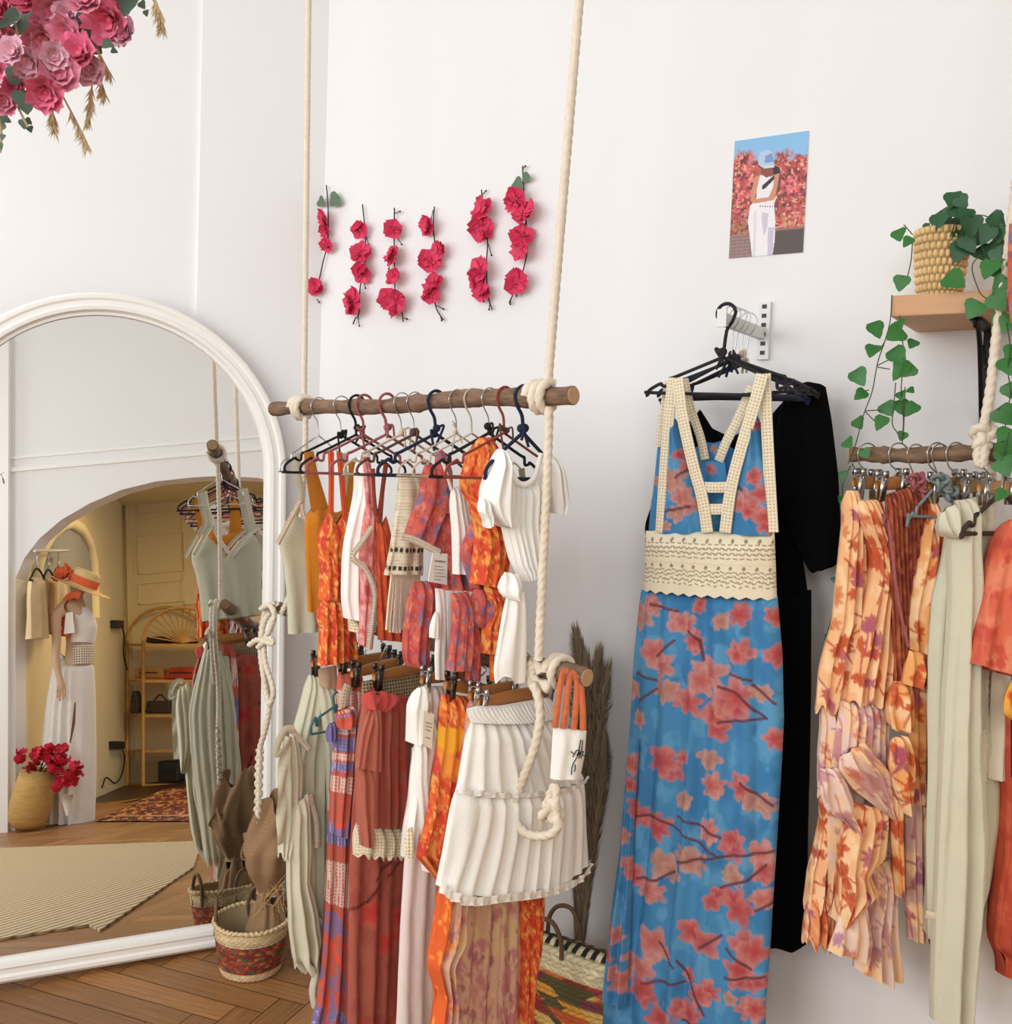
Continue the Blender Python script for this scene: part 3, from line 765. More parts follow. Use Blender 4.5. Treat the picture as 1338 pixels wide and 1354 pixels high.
for px, az, cm, r_, mh, tie, lab in [
    (422, 46, STEEL, .0018, True, None, 'thin bare wire hanger nearest the mirror on the upper branch, holding a sage camisole'),
    (452, 47, BLK, .0034, True, BLK, 'black wrapped hanger carrying the mustard top on the upper branch'),
    (472, 45, BLK, .0034, False, BLK, 'black wrapped hanger with a dangling tie, just past the mustard top'),
    (482, 47, PINKY, .0034, False, PINKY, 'dusty pink wrapped hanger holding the orange two-tier top'),
    (512, 45, PINKY, .0036, False, PINKY, 'dusty pink wrapped hanger holding the white lace-trimmed top'),
    (532, 46, BEIGEY, .003, True, BEIGEY, 'beige wrapped hanger between the white lace-trimmed and fringed tops'),
    (549, 46, BROWNY, .0034, True, BROWNY, 'brown suede-wrapped hanger with a thick knot on the upper branch'),
    (577, 46, NAVY, .0040, False, NAVY, 'navy wrapped hanger in the middle of the upper branch'),
    (605, 46, BEIGEY, .0022, True, BEIGEY, 'pale twisted wire hanger behind the red and blue floral top'),
    (625, 47, BEIGEY, .0022, False, None, 'beige corded hanger with a looped hook on the upper branch'),
    (648, 45, BLK, .0036, True, BLK, 'black wrapped hanger carrying the bright orange ruffled top'),
    (668, 46, REDY, .003, False, BROWNY, 'rust and brown cord hanger just behind the white blouse'),
    (693, 50, NAVY, .0042, False, NAVY, 'navy wrapped hanger holding the white puff-sleeved blouse')]:
    wire_hanger(UP.at(px), az, cm, r_, lab, half=.10 if px == 693 else (.115 if px == 422 else .165), metal_hook=mh, group=None, wrapm=cm, ties=tie, hook_r=.0255)

def clip_hanger(pt, az, zl, zr, zoom, label, dark=False, barh=.028, m=None, group=None, clips=(1, 1)):
    pl = Pl(pt, az, zoom); L, Rr = pl.sz(*zl), pl.sz(*zr); root = thing('clip_hanger', pt, label, 'hanger', group)
    mid = (L+Rr)/2; t = (Rr-L)/np.linalg.norm(Rr-L); nn = np.array([-t[1], t[0]])
    def W(q, o=0): return pl.w(q, o)
    B = MB(); n = 14; rows = []
    for i, u in enumerate(np.linspace(-.5, .5, n)):
        c = mid+t*u*np.linalg.norm(Rr-L); h_ = barh*(.62+.38*math.cos(u*PI)); th = .0065
        rows.append([W(c+nn*h_/2, th*.6), W(c+nn*h_/2*.8, th), W(c-nn*h_/2*.8, th), W(c-nn*h_/2, th*.6), W(c-nn*h_/2, -th*.6), W(c-nn*h_/2*.8, -th), W(c+nn*h_/2*.8, -th), W(c+nn*h_/2, -th*.6)])
    B.grid(np.array(rows), wrap=True); B.f.append(tuple(range(8))); B.f.append(tuple(range((n-1)*8, n*8))[::-1])
    B.build('wooden_bar', m or HWOOD, root)
    hk = [(.024*math.cos(a_), .024*math.sin(a_)) for a_ in np.linspace(-.5, PI, 12)]+[(-.018, -.022), (-.003, -.035)]
    P = [W(q) for q in hk]+[W(mid+nn*barh*.3)]
    MB().tube(cr(P, 3), .0017, 6).build('hook', STEEL, root)
    cm = DSTEEL if dark else STEEL
    for e, c0 in ((0, L+t*.014), (1, Rr-t*.014)):
        if not clips[e]: continue
        c = MB()
        for sgn in (1, -1):
            o0 = W(c0+nn*.016-t*.008, sgn*.0105); c.box(o0, pl.d*t[0]*.016+pl.z*t[1]*.016, -pl.z*.052+pl.n*(-sgn*.006), pl.n*.0018*sgn)
            c.box(W(c0+nn*.016-t*.006, sgn*.0105), pl.d*.012, pl.z*.014, pl.n*.006*sgn)
        c.tube([W(c0-t*.01+nn*.004), W(c0+t*.01+nn*.004)], .005, 8)
        c.tube(cr([W(c0+nn*.0, .008), W(c0+nn*.012, .014), W(c0+nn*.018, .0), W(c0+nn*.012, -.014), W(c0, -.008)], 4), .0015, 5)
        c.build('clip', cm, root)
    return root
AZL = 46
for hk, zl, zr, dk, lab in [
    (458, (160, 122), (335, 86), True, 'wooden clip hanger with dark clips holding the sage wrap skirt, nearest the mirror'),
    (486, (252, 130), (430, 92), True, 'wooden clip hanger holding the patchwork maxi skirt on the lower branch'),
    (512, (296, 158), (470, 112), True, 'wooden clip hanger holding the terracotta floral maxi on the lower branch'),
    (542, (372, 168), (580, 126), True, 'wooden clip hanger holding the terracotta shorts with a bow'),
    (606, (535, 178), (700, 150), False, 'wooden clip hanger holding the blush skirt with a white bow'),
    (645, (616, 196), (790, 214), True, 'wooden clip hanger with a dark clip holding the orange tiered maxi'),
    (664, (700, 232), (860, 195), False, 'wooden clip hanger holding the dusty floral long skirt behind the white mini skirt'),
    (692, (728, 258), (984, 208), False, 'wooden clip hanger with chrome clip holding the white tiered mini skirt')]:
    clip_hanger(LO.at(hk), AZL, zl, zr, ZB, lab, dk)
def UG(px, az=46, zoom=ZA): return Pl(UP.at(px), az, zoom)
def LG(px, az=AZL, zoom=ZB): return Pl(LO.at(px), az, zoom)

# ================================================================== TOPS ON THE UPPER BRANCH
# sage camisole (it also shows its front in the mirror)
pl = UG(422); root = thing('camisole', pl.o-[0, 0, .5], 'sage green V-neck camisole with ladder-lace edging, nearest the mirror on the upper branch', 'top')
cloth('body', pl, [(95, 640), (40, 735), (24, 775), (48, 860), (60, 980), (66, 1155)], [(330, 640), (366, 700), (372, 775), (360, 860), (352, 980), (350, 1110)], root,
      top=[(95, 640), (150, 690), (200, 780), (260, 690), (330, 640)], nf=4, amp=.006, thick=.030, m=SAGE, cell=.007, seed=1)
for pts in ([(105, 385), (112, 480), (125, 570), (95, 650)], [(300, 385), (310, 480), (320, 570), (330, 650)]):
    for o_ in (.026, -.026): ribbon('strap', pl, pts, .020, SAGE2, root, off=o_*.6)
for pts in ([(120, 590), (80, 665), (24, 772)], [(124, 600), (140, 660), (200, 782)], [(330, 620), (270, 680), (200, 782)], [(330, 620), (366, 700), (372, 775)]):
    for o_ in (.031, -.033): ribbon('lace_trim', pl, pts, .014, LADDER, root, off=o_)
# mustard top
pl = UG(450); root = thing('sleeveless_shirt', pl.o-[0, 0, .5], 'mustard yellow scoop-neck top with wide straps, between the sage camisole and orange top', 'top')
cloth('body', pl, [(146, 650), (138, 700), (146, 860), (150, 1060)], [(352, 610), (372, 690), (374, 860), (380, 1090)], root,
      top=[(146, 650), (180, 600), (225, 600), (270, 640), (310, 625), (352, 610)], nf=4, amp=.007, thick=.024, m=MUSTARD, cell=.007, seed=2)
for pts in ([(157, 378), (172, 480), (205, 625)], [(345, 420), (350, 500), (345, 625)]): ribbon('strap', pl, pts, [.026, .034, .050], MUSTARD, root, off=.012)
# orange two-tier top
pl = UG(482); root = thing('tiered_blouse', pl.o-[0, 0, .6], 'orange floral two-tier top on thin double straps, beside the mustard top', 'top')
cloth('bodice', pl, [(242, 630), (208, 705), (193, 775), (210, 870), (203, 1010)], [(330, 625), (342, 700), (335, 780), (330, 870), (330, 1010)], root,
      top=[(242, 630), (270, 690), (300, 640), (330, 625)], nf=4, amp=.007, thick=.028, paint=p_orange, cell=.0045, seed=3)
cloth('peplum', pl, [(212, 1005), (190, 1080), (202, 1130), (193, 1290)], [(330, 1005), (345, 1080), (352, 1160), (360, 1250)], root, nf=5, amp=.012, amp0=.5, thick=.030, paint=p_orange, cell=.0045, seed=4, off=.004)
B = MB()
for pts in ([(246, 378), (249, 500), (248, 640)], [(258, 378), (258, 500), (256, 640)], [(282, 380), (294, 500), (306, 650)], [(292, 380), (304, 500), (314, 650)]): ribbon('', pl, pts, .008, None, None, off=.016, mb=B)
B.build('strap', mat('orange_strap', (220, 90, 40), .9, noise=.2, nscale=40), root)
# white top with lace edges
pl = UG(508); root = thing('wrap_blouse', pl.o-[0, 0, .6], 'white wrap top with long crochet-cuffed sleeve and ladder-lace edging, beside the orange two-tier top', 'top')
cloth('sleeve', pl, [(366, 400), (362, 560), (325, 680), (308, 760), (300, 1000), (318, 1090)], [(390, 400), (398, 600), (424, 700), (386, 830), (384, 980), (372, 1100)], root, nf=3, amp=.007, amp0=.2, thick=.026, m=WHITE, cell=.007, seed=5)
cloth('crochet_cuff', pl, [(318, 1085), (332, 1120), (338, 1146)], [(372, 1090), (372, 1120), (368, 1142)], root, nf=2, amp=.003, thick=.022, m=LACE, cell=.008, seed=6)
cloth('body', pl, [(395, 540), (400, 700), (440, 860), (430, 1150)], [(425, 560), (450, 650), (505, 800), (500, 1120)], root, nf=3, amp=.006, thick=.012, m=cloth_mat('faded_white', (240, 232, 222)), cell=.009, seed=7, off=-.02)
ribbon('strap', pl, [(405, 380), (420, 560), (450, 660), (508, 815)], .018, WHITE, root, off=.014)
for pts in ([(436, 668), (440, 700), (508, 810)],): ribbon('lace_trim', pl, pts, .014, LADDER, root, off=.018)
# pink kimono
pl = UG(522); root = thing('short_kimono', pl.o-[0, 0, .6], 'pink-red floral kimono top with a curving ladder-lace edge, behind the white wrap top', 'top')
cloth('body', pl, [(400, 600), (370, 800), (378, 980), (372, 1200)], [(440, 600), (446, 800), (452, 950), (425, 1222)], root, nf=3, amp=.006, thick=.014, paint=p_kimono, cell=.005, seed=8, off=.012)
cloth('strap_panel', pl, [(385, 400), (400, 620)], [(412, 400), (446, 620)], root, nf=2, amp=.004, thick=.01, paint=p_kimono, cell=.006, seed=9, back=False)
ribbon('lace_trim', pl, [(426, 700), (378, 772), (345, 828), (392, 872), (422, 925), (438, 985), (430, 1080), (412, 1225)], .014, LADDER, root, off=.030)
# red-orange camisole
pl = UG(532); root = thing('camisole', pl.o-[0, 0, .5], 'rust-red camisole on thin straps, mostly hidden behind the white wrap top', 'top')
cloth('body', pl, [(440, 640), (444, 820), (450, 1180)], [(486, 650), (520, 820), (600, 1190)], root, nf=4, amp=.007, thick=.016, paint=lambda p: p.fill((200, 84, 50)).blotch((184, 66, 44), .04, .5, .65, 1).blotch((226, 100, 46), .03, .6, .7, 4), cell=.007, seed=10, top=[(440, 640), (462, 700), (486, 650)])
for pts in ([(432, 450), (436, 560), (446, 650)], [(490, 430), (474, 540), (462, 700)], [(484, 430), (470, 540), (452, 680)]): ribbon('strap', pl, pts, .008, REDY, root, off=.008)
# crochet fringed top
pl = UG(551); root = thing('fringed_vest', pl.o-[0, 0, .6], 'cream crochet top with dark slots and a long fringe, on the upper branch', 'top')
cloth('body', pl, [(543, 470), (536, 590), (520, 690), (508, 780), (482, 905)], [(640, 470), (640, 590), (640, 690), (640, 780), (638, 905)], root, nf=3, amp=.006, thick=.022, paint=p_crochet, cell=.0035, seed=11)
B = MB(); rg = random.Random(4)
for k in range(34):
    u = k/33; x0 = 478+118*u; x1 = 456+140*u+rg.uniform(-5, 5)
    q = [pl(x0, 898, .028), pl((x0+x1)/2+rg.uniform(-3, 3), 1010, .030), pl(x1, rg.uniform(1120, 1146), .030)]
    B.tube(cr(q, 4), .0028, 5)
fr = B.build('fringe', mat('fringe_yarn', (234, 222, 196), .95, noise=.15, nscale=120), root)
# red and blue floral blouse
pl = UG(588); root = thing('floral_blouse', pl.o-[0, 0, .6], 'coral blouse with grey-blue flowers, wide trimmed sleeve and knotted front, middle of the upper branch', 'top')
cloth('sleeve', pl, [(650, 432), (632, 560), (590, 670), (563, 745)], [(745, 432), (760, 560), (768, 640), (714, 812)], root, bot=[(563, 745), (640, 772), (714, 812)], nf=3, amp=.009, thick=.030, paint=p_redblue, cell=.0045, seed=12)
ribbon('lace_trim', pl, [(560, 742), (600, 752), (655, 778), (714, 808)], .016, LADDER, root, off=.036)
cloth('shoulder', pl, [(700, 370), (700, 450), (715, 640)], [(726, 370), (760, 460), (770, 640)], root, nf=2, amp=.004, thick=.018, paint=p_redblue, cell=.005, seed=13, off=.018)
cloth('front', pl, [(712, 640), (690, 740), (702, 860), (720, 966)], [(770, 640), (830, 800), (864, 870), (866, 966)], root, top=[(712, 640), (738, 652), (770, 640)], nf=4, amp=.010, thick=.036, paint=p_redblue, cell=.0045, seed=14, off=.010)
cloth('smocked_back', pl, [(760, 650), (800, 760), (830, 800)], [(850, 660), (856, 760), (860, 860)], root, nf=7, amp=.004, amp0=1, thick=.012, paint=p_redblue, cell=.005, seed=15, off=-.012)
cloth('hanging_sleeve', pl, [(602, 935), (575, 1060), (566, 1160), (566, 1270), (590, 1296)], [(704, 925), (695, 1060), (662, 1160), (660, 1270), (640, 1296)], root, nf=3, amp=.010, amp0=.6, thick=.026, paint=p_redblue, cell=.0045, seed=16)
# tag
t_ = thing('swing_tag', pl(650, 865), 'white printed swing tag hanging in front of the coral floral blouse', 'tag')
B = MB(); c_ = [pl(626, 800, .05), pl(688, 806, .05), pl(686, 936, .05), pl(606, 922, .05)]; B.add(c_+[q-pl.n*.002 for q in c_], [(0, 1, 2, 3), (7, 6, 5, 4), (0, 4, 5, 1), (1, 5, 6, 2), (2, 6, 7, 3), (3, 7, 4, 0)]); B.build('card', mat('tag_card', (244, 240, 230), .7, noise=.02), t_, smooth=False)
def text_marks(pl, rows, off, m, parent, h=.0022, name='printed_lines', seed=0):
    B = MB(); rg = random.Random(seed)
    for (xa, ya, xb, yb) in rows:
        A, Z = pl(xa, ya, off), pl(xb, yb, off); L_ = np.linalg.norm(Z-A); d = (Z-A)/L_; x = 0
        while x < L_-.002:
            w_ = min(rg.uniform(.002, .006), L_-x); B.box(A+d*x, d*w_, pl.z*h*rg.uniform(.7, 1.1), pl.n*.0006); x += w_+.0016
    return B.build(name, m, parent, smooth=False)
GREYINK = mat('grey_print', (128, 122, 114), .7)
text_marks(pl, [(632, 838, 676, 842)], .0515, GREYINK, t_, .004, 'printed_heading', 1)
text_marks(pl, [(630, 858+i*14, 630+rgx, 858+i*14+3) for i, rgx in enumerate((34, 44, 40, 46, 30))], .0515, GREYINK, t_, .0016, 'printed_lines', 2)
MB().tube([pl(655, 812, .051), pl(668, 780, .05), pl(690, 745, .045)], .0007, 4).build('string', BROWNY, t_)
# white gathered top and its long ties
pl = UG(620); root = thing('gathered_blouse', pl.o-[0, 0, .6], 'white gathered top with long tie ends, between the coral blouse and orange ruffled top', 'top')
cloth('body', pl, [(762, 535), (758, 600), (766, 700), (770, 900)], [(838, 515), (846, 600), (880, 700), (900, 900)], root, nf=6, amp=.006, amp0=1, thick=.016, m=WHITE, cell=.006, seed=17)
ribbon('strap', pl, [(728, 420), (745, 470), (766, 540)], .007, WHITE, root, off=.006)
pl2 = UG(604)
cloth('tie', pl2, [(694, 960), (700, 1100), (692, 1250), (696, 1350)], [(735, 965), (744, 1100), (748, 1250), (752, 1350)], root, nf=2, amp=.005, thick=.008, m=WHITE, cell=.008, seed=18, off=.045)
cloth('tie', pl2, [(745, 970), (748, 1100), (744, 1260), (742, 1350)], [(775, 970), (776, 1100), (774, 1220), (786, 1330)], root, nf=2, amp=.005, thick=.008, m=WHITE, cell=.008, seed=19, off=.042)
cloth('tie_loop', pl2, [(694, 1060), (676, 1140), (680, 1172)], [(704, 1060), (704, 1140), (700, 1176)], root, nf=1, amp=.004, thick=.012, m=WHITE, cell=.008, seed=20, off=.05)
# second red and blue floral top
pl = UG(636); root = thing('knotted_blouse', pl.o-[0, 0, .7], 'coral and grey-blue floral top with big hanging bow tails, under the orange ruffled top', 'top')
cloth('front', pl, [(865, 640), (832, 740), (800, 800), (850, 960)], [(880, 640), (900, 740), (910, 800), (930, 965)], root, nf=3, amp=.008, thick=.018, paint=p_redblue, cell=.005, seed=21)
cloth('bow_loop', pl, [(862, 965), (838, 1060), (832, 1100), (860, 1128)], [(935, 955), (940, 1040), (930, 1090), (905, 1120)], root, nf=2, amp=.010, amp0=1, thick=.026, paint=p_redblue, cell=.005, seed=22, off=.035)
cloth('bow_tail', pl, [(762, 985), (772, 1060), (766, 1180), (748, 1312)], [(836, 975), (852, 1080), (850, 1200), (836, 1306)], root, nf=3, amp=.009, amp0=.5, thick=.020, paint=p_redblue, cell=.005, seed=23, off=.03)
cloth('bow_tail', pl, [(844, 1120), (836, 1250), (826, 1354)], [(890, 1110), (888, 1250), (884, 1354)], root, nf=2, amp=.008, amp0=.5, thick=.014, paint=p_redblue, cell=.005, seed=24, off=.032)
# bright orange ruffled top
pl = UG(655); root = thing('ruffled_blouse', pl.o-[0, 0, .7], 'bright orange and yellow floral wrap top with ruffled shoulder, just behind the white blouse', 'top')
cloth('shoulder_ruffle', pl, [(886, 318), (850, 400), (822, 500), (835, 556), (866, 590)], [(925, 316), (944, 360), (946, 420), (936, 520), (900, 590)], root, nf=3, amp=.013, amp0=.8, thick=.034, paint=p_orange, cell=.0045, seed=25)
cloth('bodice', pl, [(838, 560), (856, 640), (880, 700), (872, 800), (856, 940)], [(900, 575), (912, 640), (955, 700), (1008, 800), (985, 965)], root, nf=4, amp=.010, amp0=.6, thick=.028, paint=p_orange, cell=.0045, seed=26)
cloth('skirt_tier', pl, [(905, 945), (925, 1060), (896, 1120), (888, 1236)], [(985, 950), (988, 1080), (980, 1120), (972, 1240)], root, nf=3, amp=.009, amp0=.6, thick=.022, paint=p_orange, cell=.0045, seed=27, off=.005)
cloth('tie', pl, [(928, 1230), (926, 1354)], [(950, 1230), (948, 1354)], root, nf=1, amp=.004, thick=.008, paint=p_orange, cell=.006, seed=28, off=.012)
# white puff-sleeved blouse
pl = UG(693, 62); root = thing('puff_sleeve_blouse', pl.o-[0, 0, .5], 'white off-shoulder blouse with gathered neckline and puff sleeves, frontmost on the upper branch', 'blouse')
cloth('body', pl, [(1005, 410), (985, 560), (970, 650), (1005, 800), (1020, 860), (1070, 930)], [(1150, 385), (1160, 500), (1166, 640), (1162, 760), (1160, 860), (1110, 900)], root,
      top=[(1005, 410), (1022, 470), (1050, 510), (1085, 512), (1120, 480), (1150, 385)], nf=8, amp=.007, amp0=.7, thick=.034, m=WHITE, cell=.005, seed=29, sharp=1.3)
cloth('sleeve', pl, [(962, 366), (934, 430), (900, 540), (888, 590), (915, 650), (966, 690)], [(984, 368), (1012, 430), (1024, 540), (1028, 600), (1016, 660), (990, 700)], root, nf=2.6, amp=.009, amp0=.9, thick=.040, m=WHITE, cell=.005, seed=30, off=.02, side=.004)
cloth('sleeve_frill', pl, [(884, 575), (876, 640), (900, 650), (915, 704)], [(925, 590), (930, 640), (936, 660), (928, 690)], root, nf=2, amp=.010, amp0=1, thick=.022, m=WHITE, cell=.005, seed=31, off=.035)
cloth('sleeve', pl, [(1152, 372), (1160, 440), (1172, 560), (1190, 640)], [(1200, 400), (1226, 470), (1240, 600), (1206, 642)], root, nf=4, amp=.012, amp0=.8, thick=.040, m=WHITE, cell=.006, seed=32, off=-.01)
ribbon('neckline', pl, [(1010, 405), (1022, 465), (1048, 508), (1085, 516), (1122, 482), (1150, 385)], .011, WHITE, root, off=.040)
B = MB(); B.add([pl(1068, 452, -.02), pl(1095, 448, -.02), pl(1100, 505, -.02), pl(1075, 512, -.02)], [(0, 1, 2, 3)]); B.build('neck_label', mat('olive_label', (150, 140, 104), .8), root, smooth=False)
pl = UG(688, 60)
cloth('waist_tie_bow', pl, [(985, 890), (968, 960), (972, 1000), (1010, 1006)], [(1048, 900), (1060, 950), (1050, 990), (1030, 1008)], root, nf=2, amp=.008, amp0=1, thick=.030, m=WHITE, cell=.006, seed=33, off=.05)
cloth('waist_tie', pl, [(1000, 985), (972, 1120), (955, 1240), (942, 1320), (950, 1368)], [(1076, 975), (1082, 1120), (1080, 1240), (1078, 1340), (1076, 1356)], root, bot=[(950, 1368), (975, 1330), (1000, 1335), (1020, 1366), (1076, 1356)], nf=2, amp=.007, amp0=.6, thick=.016, m=WHITE, cell=.006, seed=34, off=.05)
# ================================================================== SKIRTS AND DRESSES ON THE LOWER BRANCH
# sage wrap skirt with ruffles
pl = LG(458); root = thing('wrap_skirt', pl.o-[0, 0, .9], 'sage green ruffled wrap skirt with side tie, nearest the mirror on the lower branch', 'skirt')
cloth('skirt_panel', pl, [(150, 160), (118, 280), (95, 360), (70, 480), (70, 640), (78, 800), (90, 960), (98, 1120), (104, 1158)], [(215, 170), (240, 300), (258, 450), (258, 640), (252, 800), (240, 960), (232, 1060), (225, 1100)], root, nf=6, amp=.014, amp0=.25, thick=.030, m=SAGE, cell=.008, seed=41, hem=.02)
cloth('ruffle', pl, [(60, 385), (44, 470), (48, 640), (52, 780)], [(105, 345), (128, 480), (120, 640), (76, 782)], root, nf=3, amp=.012, amp0=.5, thick=.018, m=SAGE2, cell=.007, seed=42, off=.045, hem=.01)
cloth('ruffle', pl, [(85, 620), (76, 780), (80, 900), (84, 1040), (100, 1150), (132, 1162)], [(150, 560), (158, 740), (150, 860), (180, 960), (192, 1070), (168, 1162)], root, nf=3, amp=.016, amp0=.4, thick=.020, m=SAGE2, cell=.007, seed=43, off=.055, hem=.015)
for pts in ([(96, 352), (125, 385), (152, 415)], [(152, 570), (176, 660), (180, 750)], [(140, 960), (175, 990), (195, 1010)]): ribbon('lace_seam', pl, pts, .014, LADDER, root, off=.052)
ribbon('side_tie', pl, [(100, 345), (70, 350), (45, 400), (42, 432), (60, 420)], .018, SAGE2, root, off=.07)
ribbon('side_tie', pl, [(84, 372), (64, 460), (58, 600), (56, 740)], .022, SAGE2, root, off=.075, wave=.004)
pl = LG(470); root = thing('slip_skirt', pl.o-[0, 0, .9], 'plain tan-waisted sage slip skirt hanging right behind the ruffled sage wrap skirt', 'skirt')
cloth('waistband', pl, [(182, 142), (186, 200)], [(245, 128), (250, 210)], root, nf=2, amp=.003, thick=.014, m=cloth_mat('tan_lining', (196, 168, 136)), cell=.01, seed=44)
cloth('skirt_panel', pl, [(184, 200), (205, 400), (215, 700), (200, 960), (170, 1160), (150, 1240), (162, 1300)], [(270, 200), (280, 400), (290, 700), (280, 1000), (270, 1260), (250, 1300)], root, nf=5, amp=.010, thick=.02, m=SAGE, cell=.01, seed=45)
wire_hanger(pl(208, 222, .05), 46, TEALY, .0032, 'small teal hanger tangled in front of the sage skirts on the lower branch', half=.075, drop=.085, metal_hook=False, wrapm=TEALY, hook_r=.011, neck=.022, slopez=.034)
# patchwork maxi
pl = LG(486); root = thing('patchwork_maxi_skirt', pl.o-[0, 0, 1.0], 'lavender and coral woven patchwork maxi skirt with a knotted waist tie, beside the sage skirts', 'skirt')
cloth('skirt_panel', pl, [(250, 150), (246, 300), (225, 480), (216, 650), (212, 800), (205, 950), (195, 1100), (178, 1280), (150, 1385)], [(330, 150), (338, 300), (330, 480), (322, 650), (318, 800), (310, 950), (304, 1100), (300, 1280), (296, 1400)], root, nf=3.4, amp=.010, amp0=.35, thick=.026, paint=p_patch, cell=.0042, seed=46, hem=.012)
cloth('waist_tie', pl, [(262, 290), (240, 330), (236, 420), (228, 560), (224, 700)], [(302, 280), (318, 320), (312, 420), (300, 560), (282, 720)], root, nf=3, amp=.009, amp0=.6, thick=.022, paint=p_patch, cell=.0042, seed=47, off=.045)
cloth('tie_knot', pl, [(250, 285), (246, 310), (256, 345)], [(300, 262), (316, 285), (296, 330)], root, nf=2, amp=.008, amp0=1, thick=.026, paint=lambda p: (p_patch(p), p.mix((208, 92, 70), (p.V > .35)*1.0)), cell=.004, seed=48, off=.075)
cloth('fringed_end', pl, [(218, 330), (208, 360), (214, 392)], [(246, 318), (250, 350), (236, 380)], root, nf=3, amp=.006, amp0=1, thick=.012, m=cloth_mat('lavender_weave', (120, 110, 160), .3), cell=.006, seed=49, off=.05)
ribbon('crochet_loop', pl, [(288, 195), (278, 225), (272, 270)], .026, LACE, root, off=.04)
# terracotta floral maxi
pl = LG(514); root = thing('floral_maxi_skirt', pl.o-[0, 0, 1.0], 'terracotta maxi skirt printed with faint red flowers and dark twigs, hanging to the floor', 'skirt')
cloth('skirt_panel', pl, [(330, 200), (322, 400), (300, 600), (290, 800), (286, 1000), (284, 1200), (280, 1400)], [(480, 210), (500, 400), (496, 600), (490, 800), (476, 1000), (464, 1200), (456, 1400)], root, nf=4, amp=.010, amp0=.25, thick=.026, paint=p_terraflower, cell=.005, seed=50)
# olive crochet piece
pl = LG(532); root = thing('crochet_skirt', pl.o-[0, 0, .5], 'olive-beige crochet net skirt, only its waist showing between the wooden hangers and terracotta shorts', 'skirt')
cloth('net_panel', pl, [(332, 184), (330, 250), (336, 420)], [(560, 140), (556, 240), (540, 400)], root, nf=4, amp=.004, thick=.014, m=lace_mat('olive_net', (176, 160, 122), (88, 76, 54), 120, 120, .36), cell=.008, seed=51)
# terracotta bow shorts
pl = LG(545); root = thing('bow_shorts', pl.o-[0, 0, .6], 'terracotta linen shorts with a big front bow and cream crochet hem', 'shorts')
cloth('shorts_panel', pl, [(350, 225), (336, 300), (318, 420), (314, 560), (312, 672)], [(478, 228), (490, 330), (492, 460), (490, 580), (486, 672)], root, nf=5, amp=.012, amp0=.5, thick=.034, paint=lambda p: p.fill((178, 94, 74)).mix((200, 70, 62), sstep(.14, .02, p.V)).mix((196, 66, 56), .6*sstep(.5, .62, fbm(p.S/.03, p.T/.03, 2))*(p.U > .55)), cell=.006, seed=52)
cloth('crochet_hem', pl, [(312, 664), (306, 720), (308, 774)], [(486, 664), (484, 720), (482, 776)], root, nf=5, amp=.007, amp0=1, thick=.036, m=LACE, cell=.006, seed=53, hem=.006)
cloth('bow_loop', pl, [(340, 225), (335, 250), (345, 275)], [(374, 205), (382, 240), (372, 275)], root, nf=1, amp=.006, amp0=1, thick=.024, m=cloth_mat('red_linen', (198, 74, 66)), cell=.006, seed=54, off=.06)
cloth('bow_loop', pl, [(396, 215), (392, 250), (380, 278)], [(470, 235), (450, 262), (400, 285)], root, nf=2, amp=.006, amp0=1, thick=.022, m=cloth_mat('red_linen', (198, 74, 66)), cell=.006, seed=55, off=.055)
cloth('bow_tail', pl, [(360, 270), (330, 360), (313, 478)], [(382, 285), (362, 380), (343, 482)], root, nf=2, amp=.006, amp0=.6, thick=.010, m=TERRA, cell=.006, seed=56, off=.07)
cloth('bow_tail', pl, [(366, 280), (356, 380), (352, 486)], [(396, 280), (397, 380), (396, 490)], root, nf=2, amp=.005, amp0=.6, thick=.010, m=TERRA, cell=.006, seed=57, off=.075)
cloth('bow_tail', pl, [(318, 480), (320, 600), (332, 745)], [(372, 480), (375, 600), (366, 752)], root, nf=2, amp=.008, amp0=.6, thick=.012, m=TERRA, cell=.006, seed=58, off=.06)
# blush skirt with white bow
pl = LG(604); root = thing('bow_skirt', pl.o-[0, 0, 1.0], 'pale blush maxi skirt with long white bow, between terracotta and orange skirts', 'skirt')
cloth('skirt_panel', pl, [(548, 200), (524, 400), (500, 600), (478, 800), (465, 1000), (455, 1200), (446, 1400)], [(612, 200), (610, 400), (600, 600), (592, 800), (590, 1000), (588, 1200), (585, 1400)], root, nf=3, amp=.010, amp0=.25, thick=.024, m=BLUSH, cell=.008, seed=59)
cloth('bow_loop', pl, [(522, 205), (500, 235), (490, 275), (494, 330), (500, 394)], [(552, 195), (556, 240), (550, 285), (535, 340), (515, 396)], root, nf=2, amp=.008, amp0=1, thick=.026, m=WHITE, cell=.006, seed=60, off=.06)
cloth('bow_loop', pl, [(540, 270), (535, 320), (556, 384)], [(560, 275), (582, 330), (588, 362)], root, nf=2, amp=.007, amp0=1, thick=.022, m=WHITE, cell=.006, seed=61, off=.055)
cloth('bow_tail', pl, [(520, 370), (502, 480), (494, 600), (478, 680), (472, 784)], [(548, 360), (540, 480), (530, 600), (522, 690), (508, 780)], root, nf=2, amp=.006, amp0=.6, thick=.012, m=WHITE, cell=.006, seed=62, off=.065)
cloth('bow_tail', pl, [(516, 390), (510, 520), (520, 680), (540, 830)], [(552, 380), (552, 520), (568, 680), (580, 834)], root, nf=2, amp=.006, amp0=.6, thick=.012, m=WHITE, cell=.006, seed=63, off=.075)
t_ = thing('swing_tag', pl(470, 320), 'cream printed swing tag on a string beside the white bow of the blush skirt', 'tag')
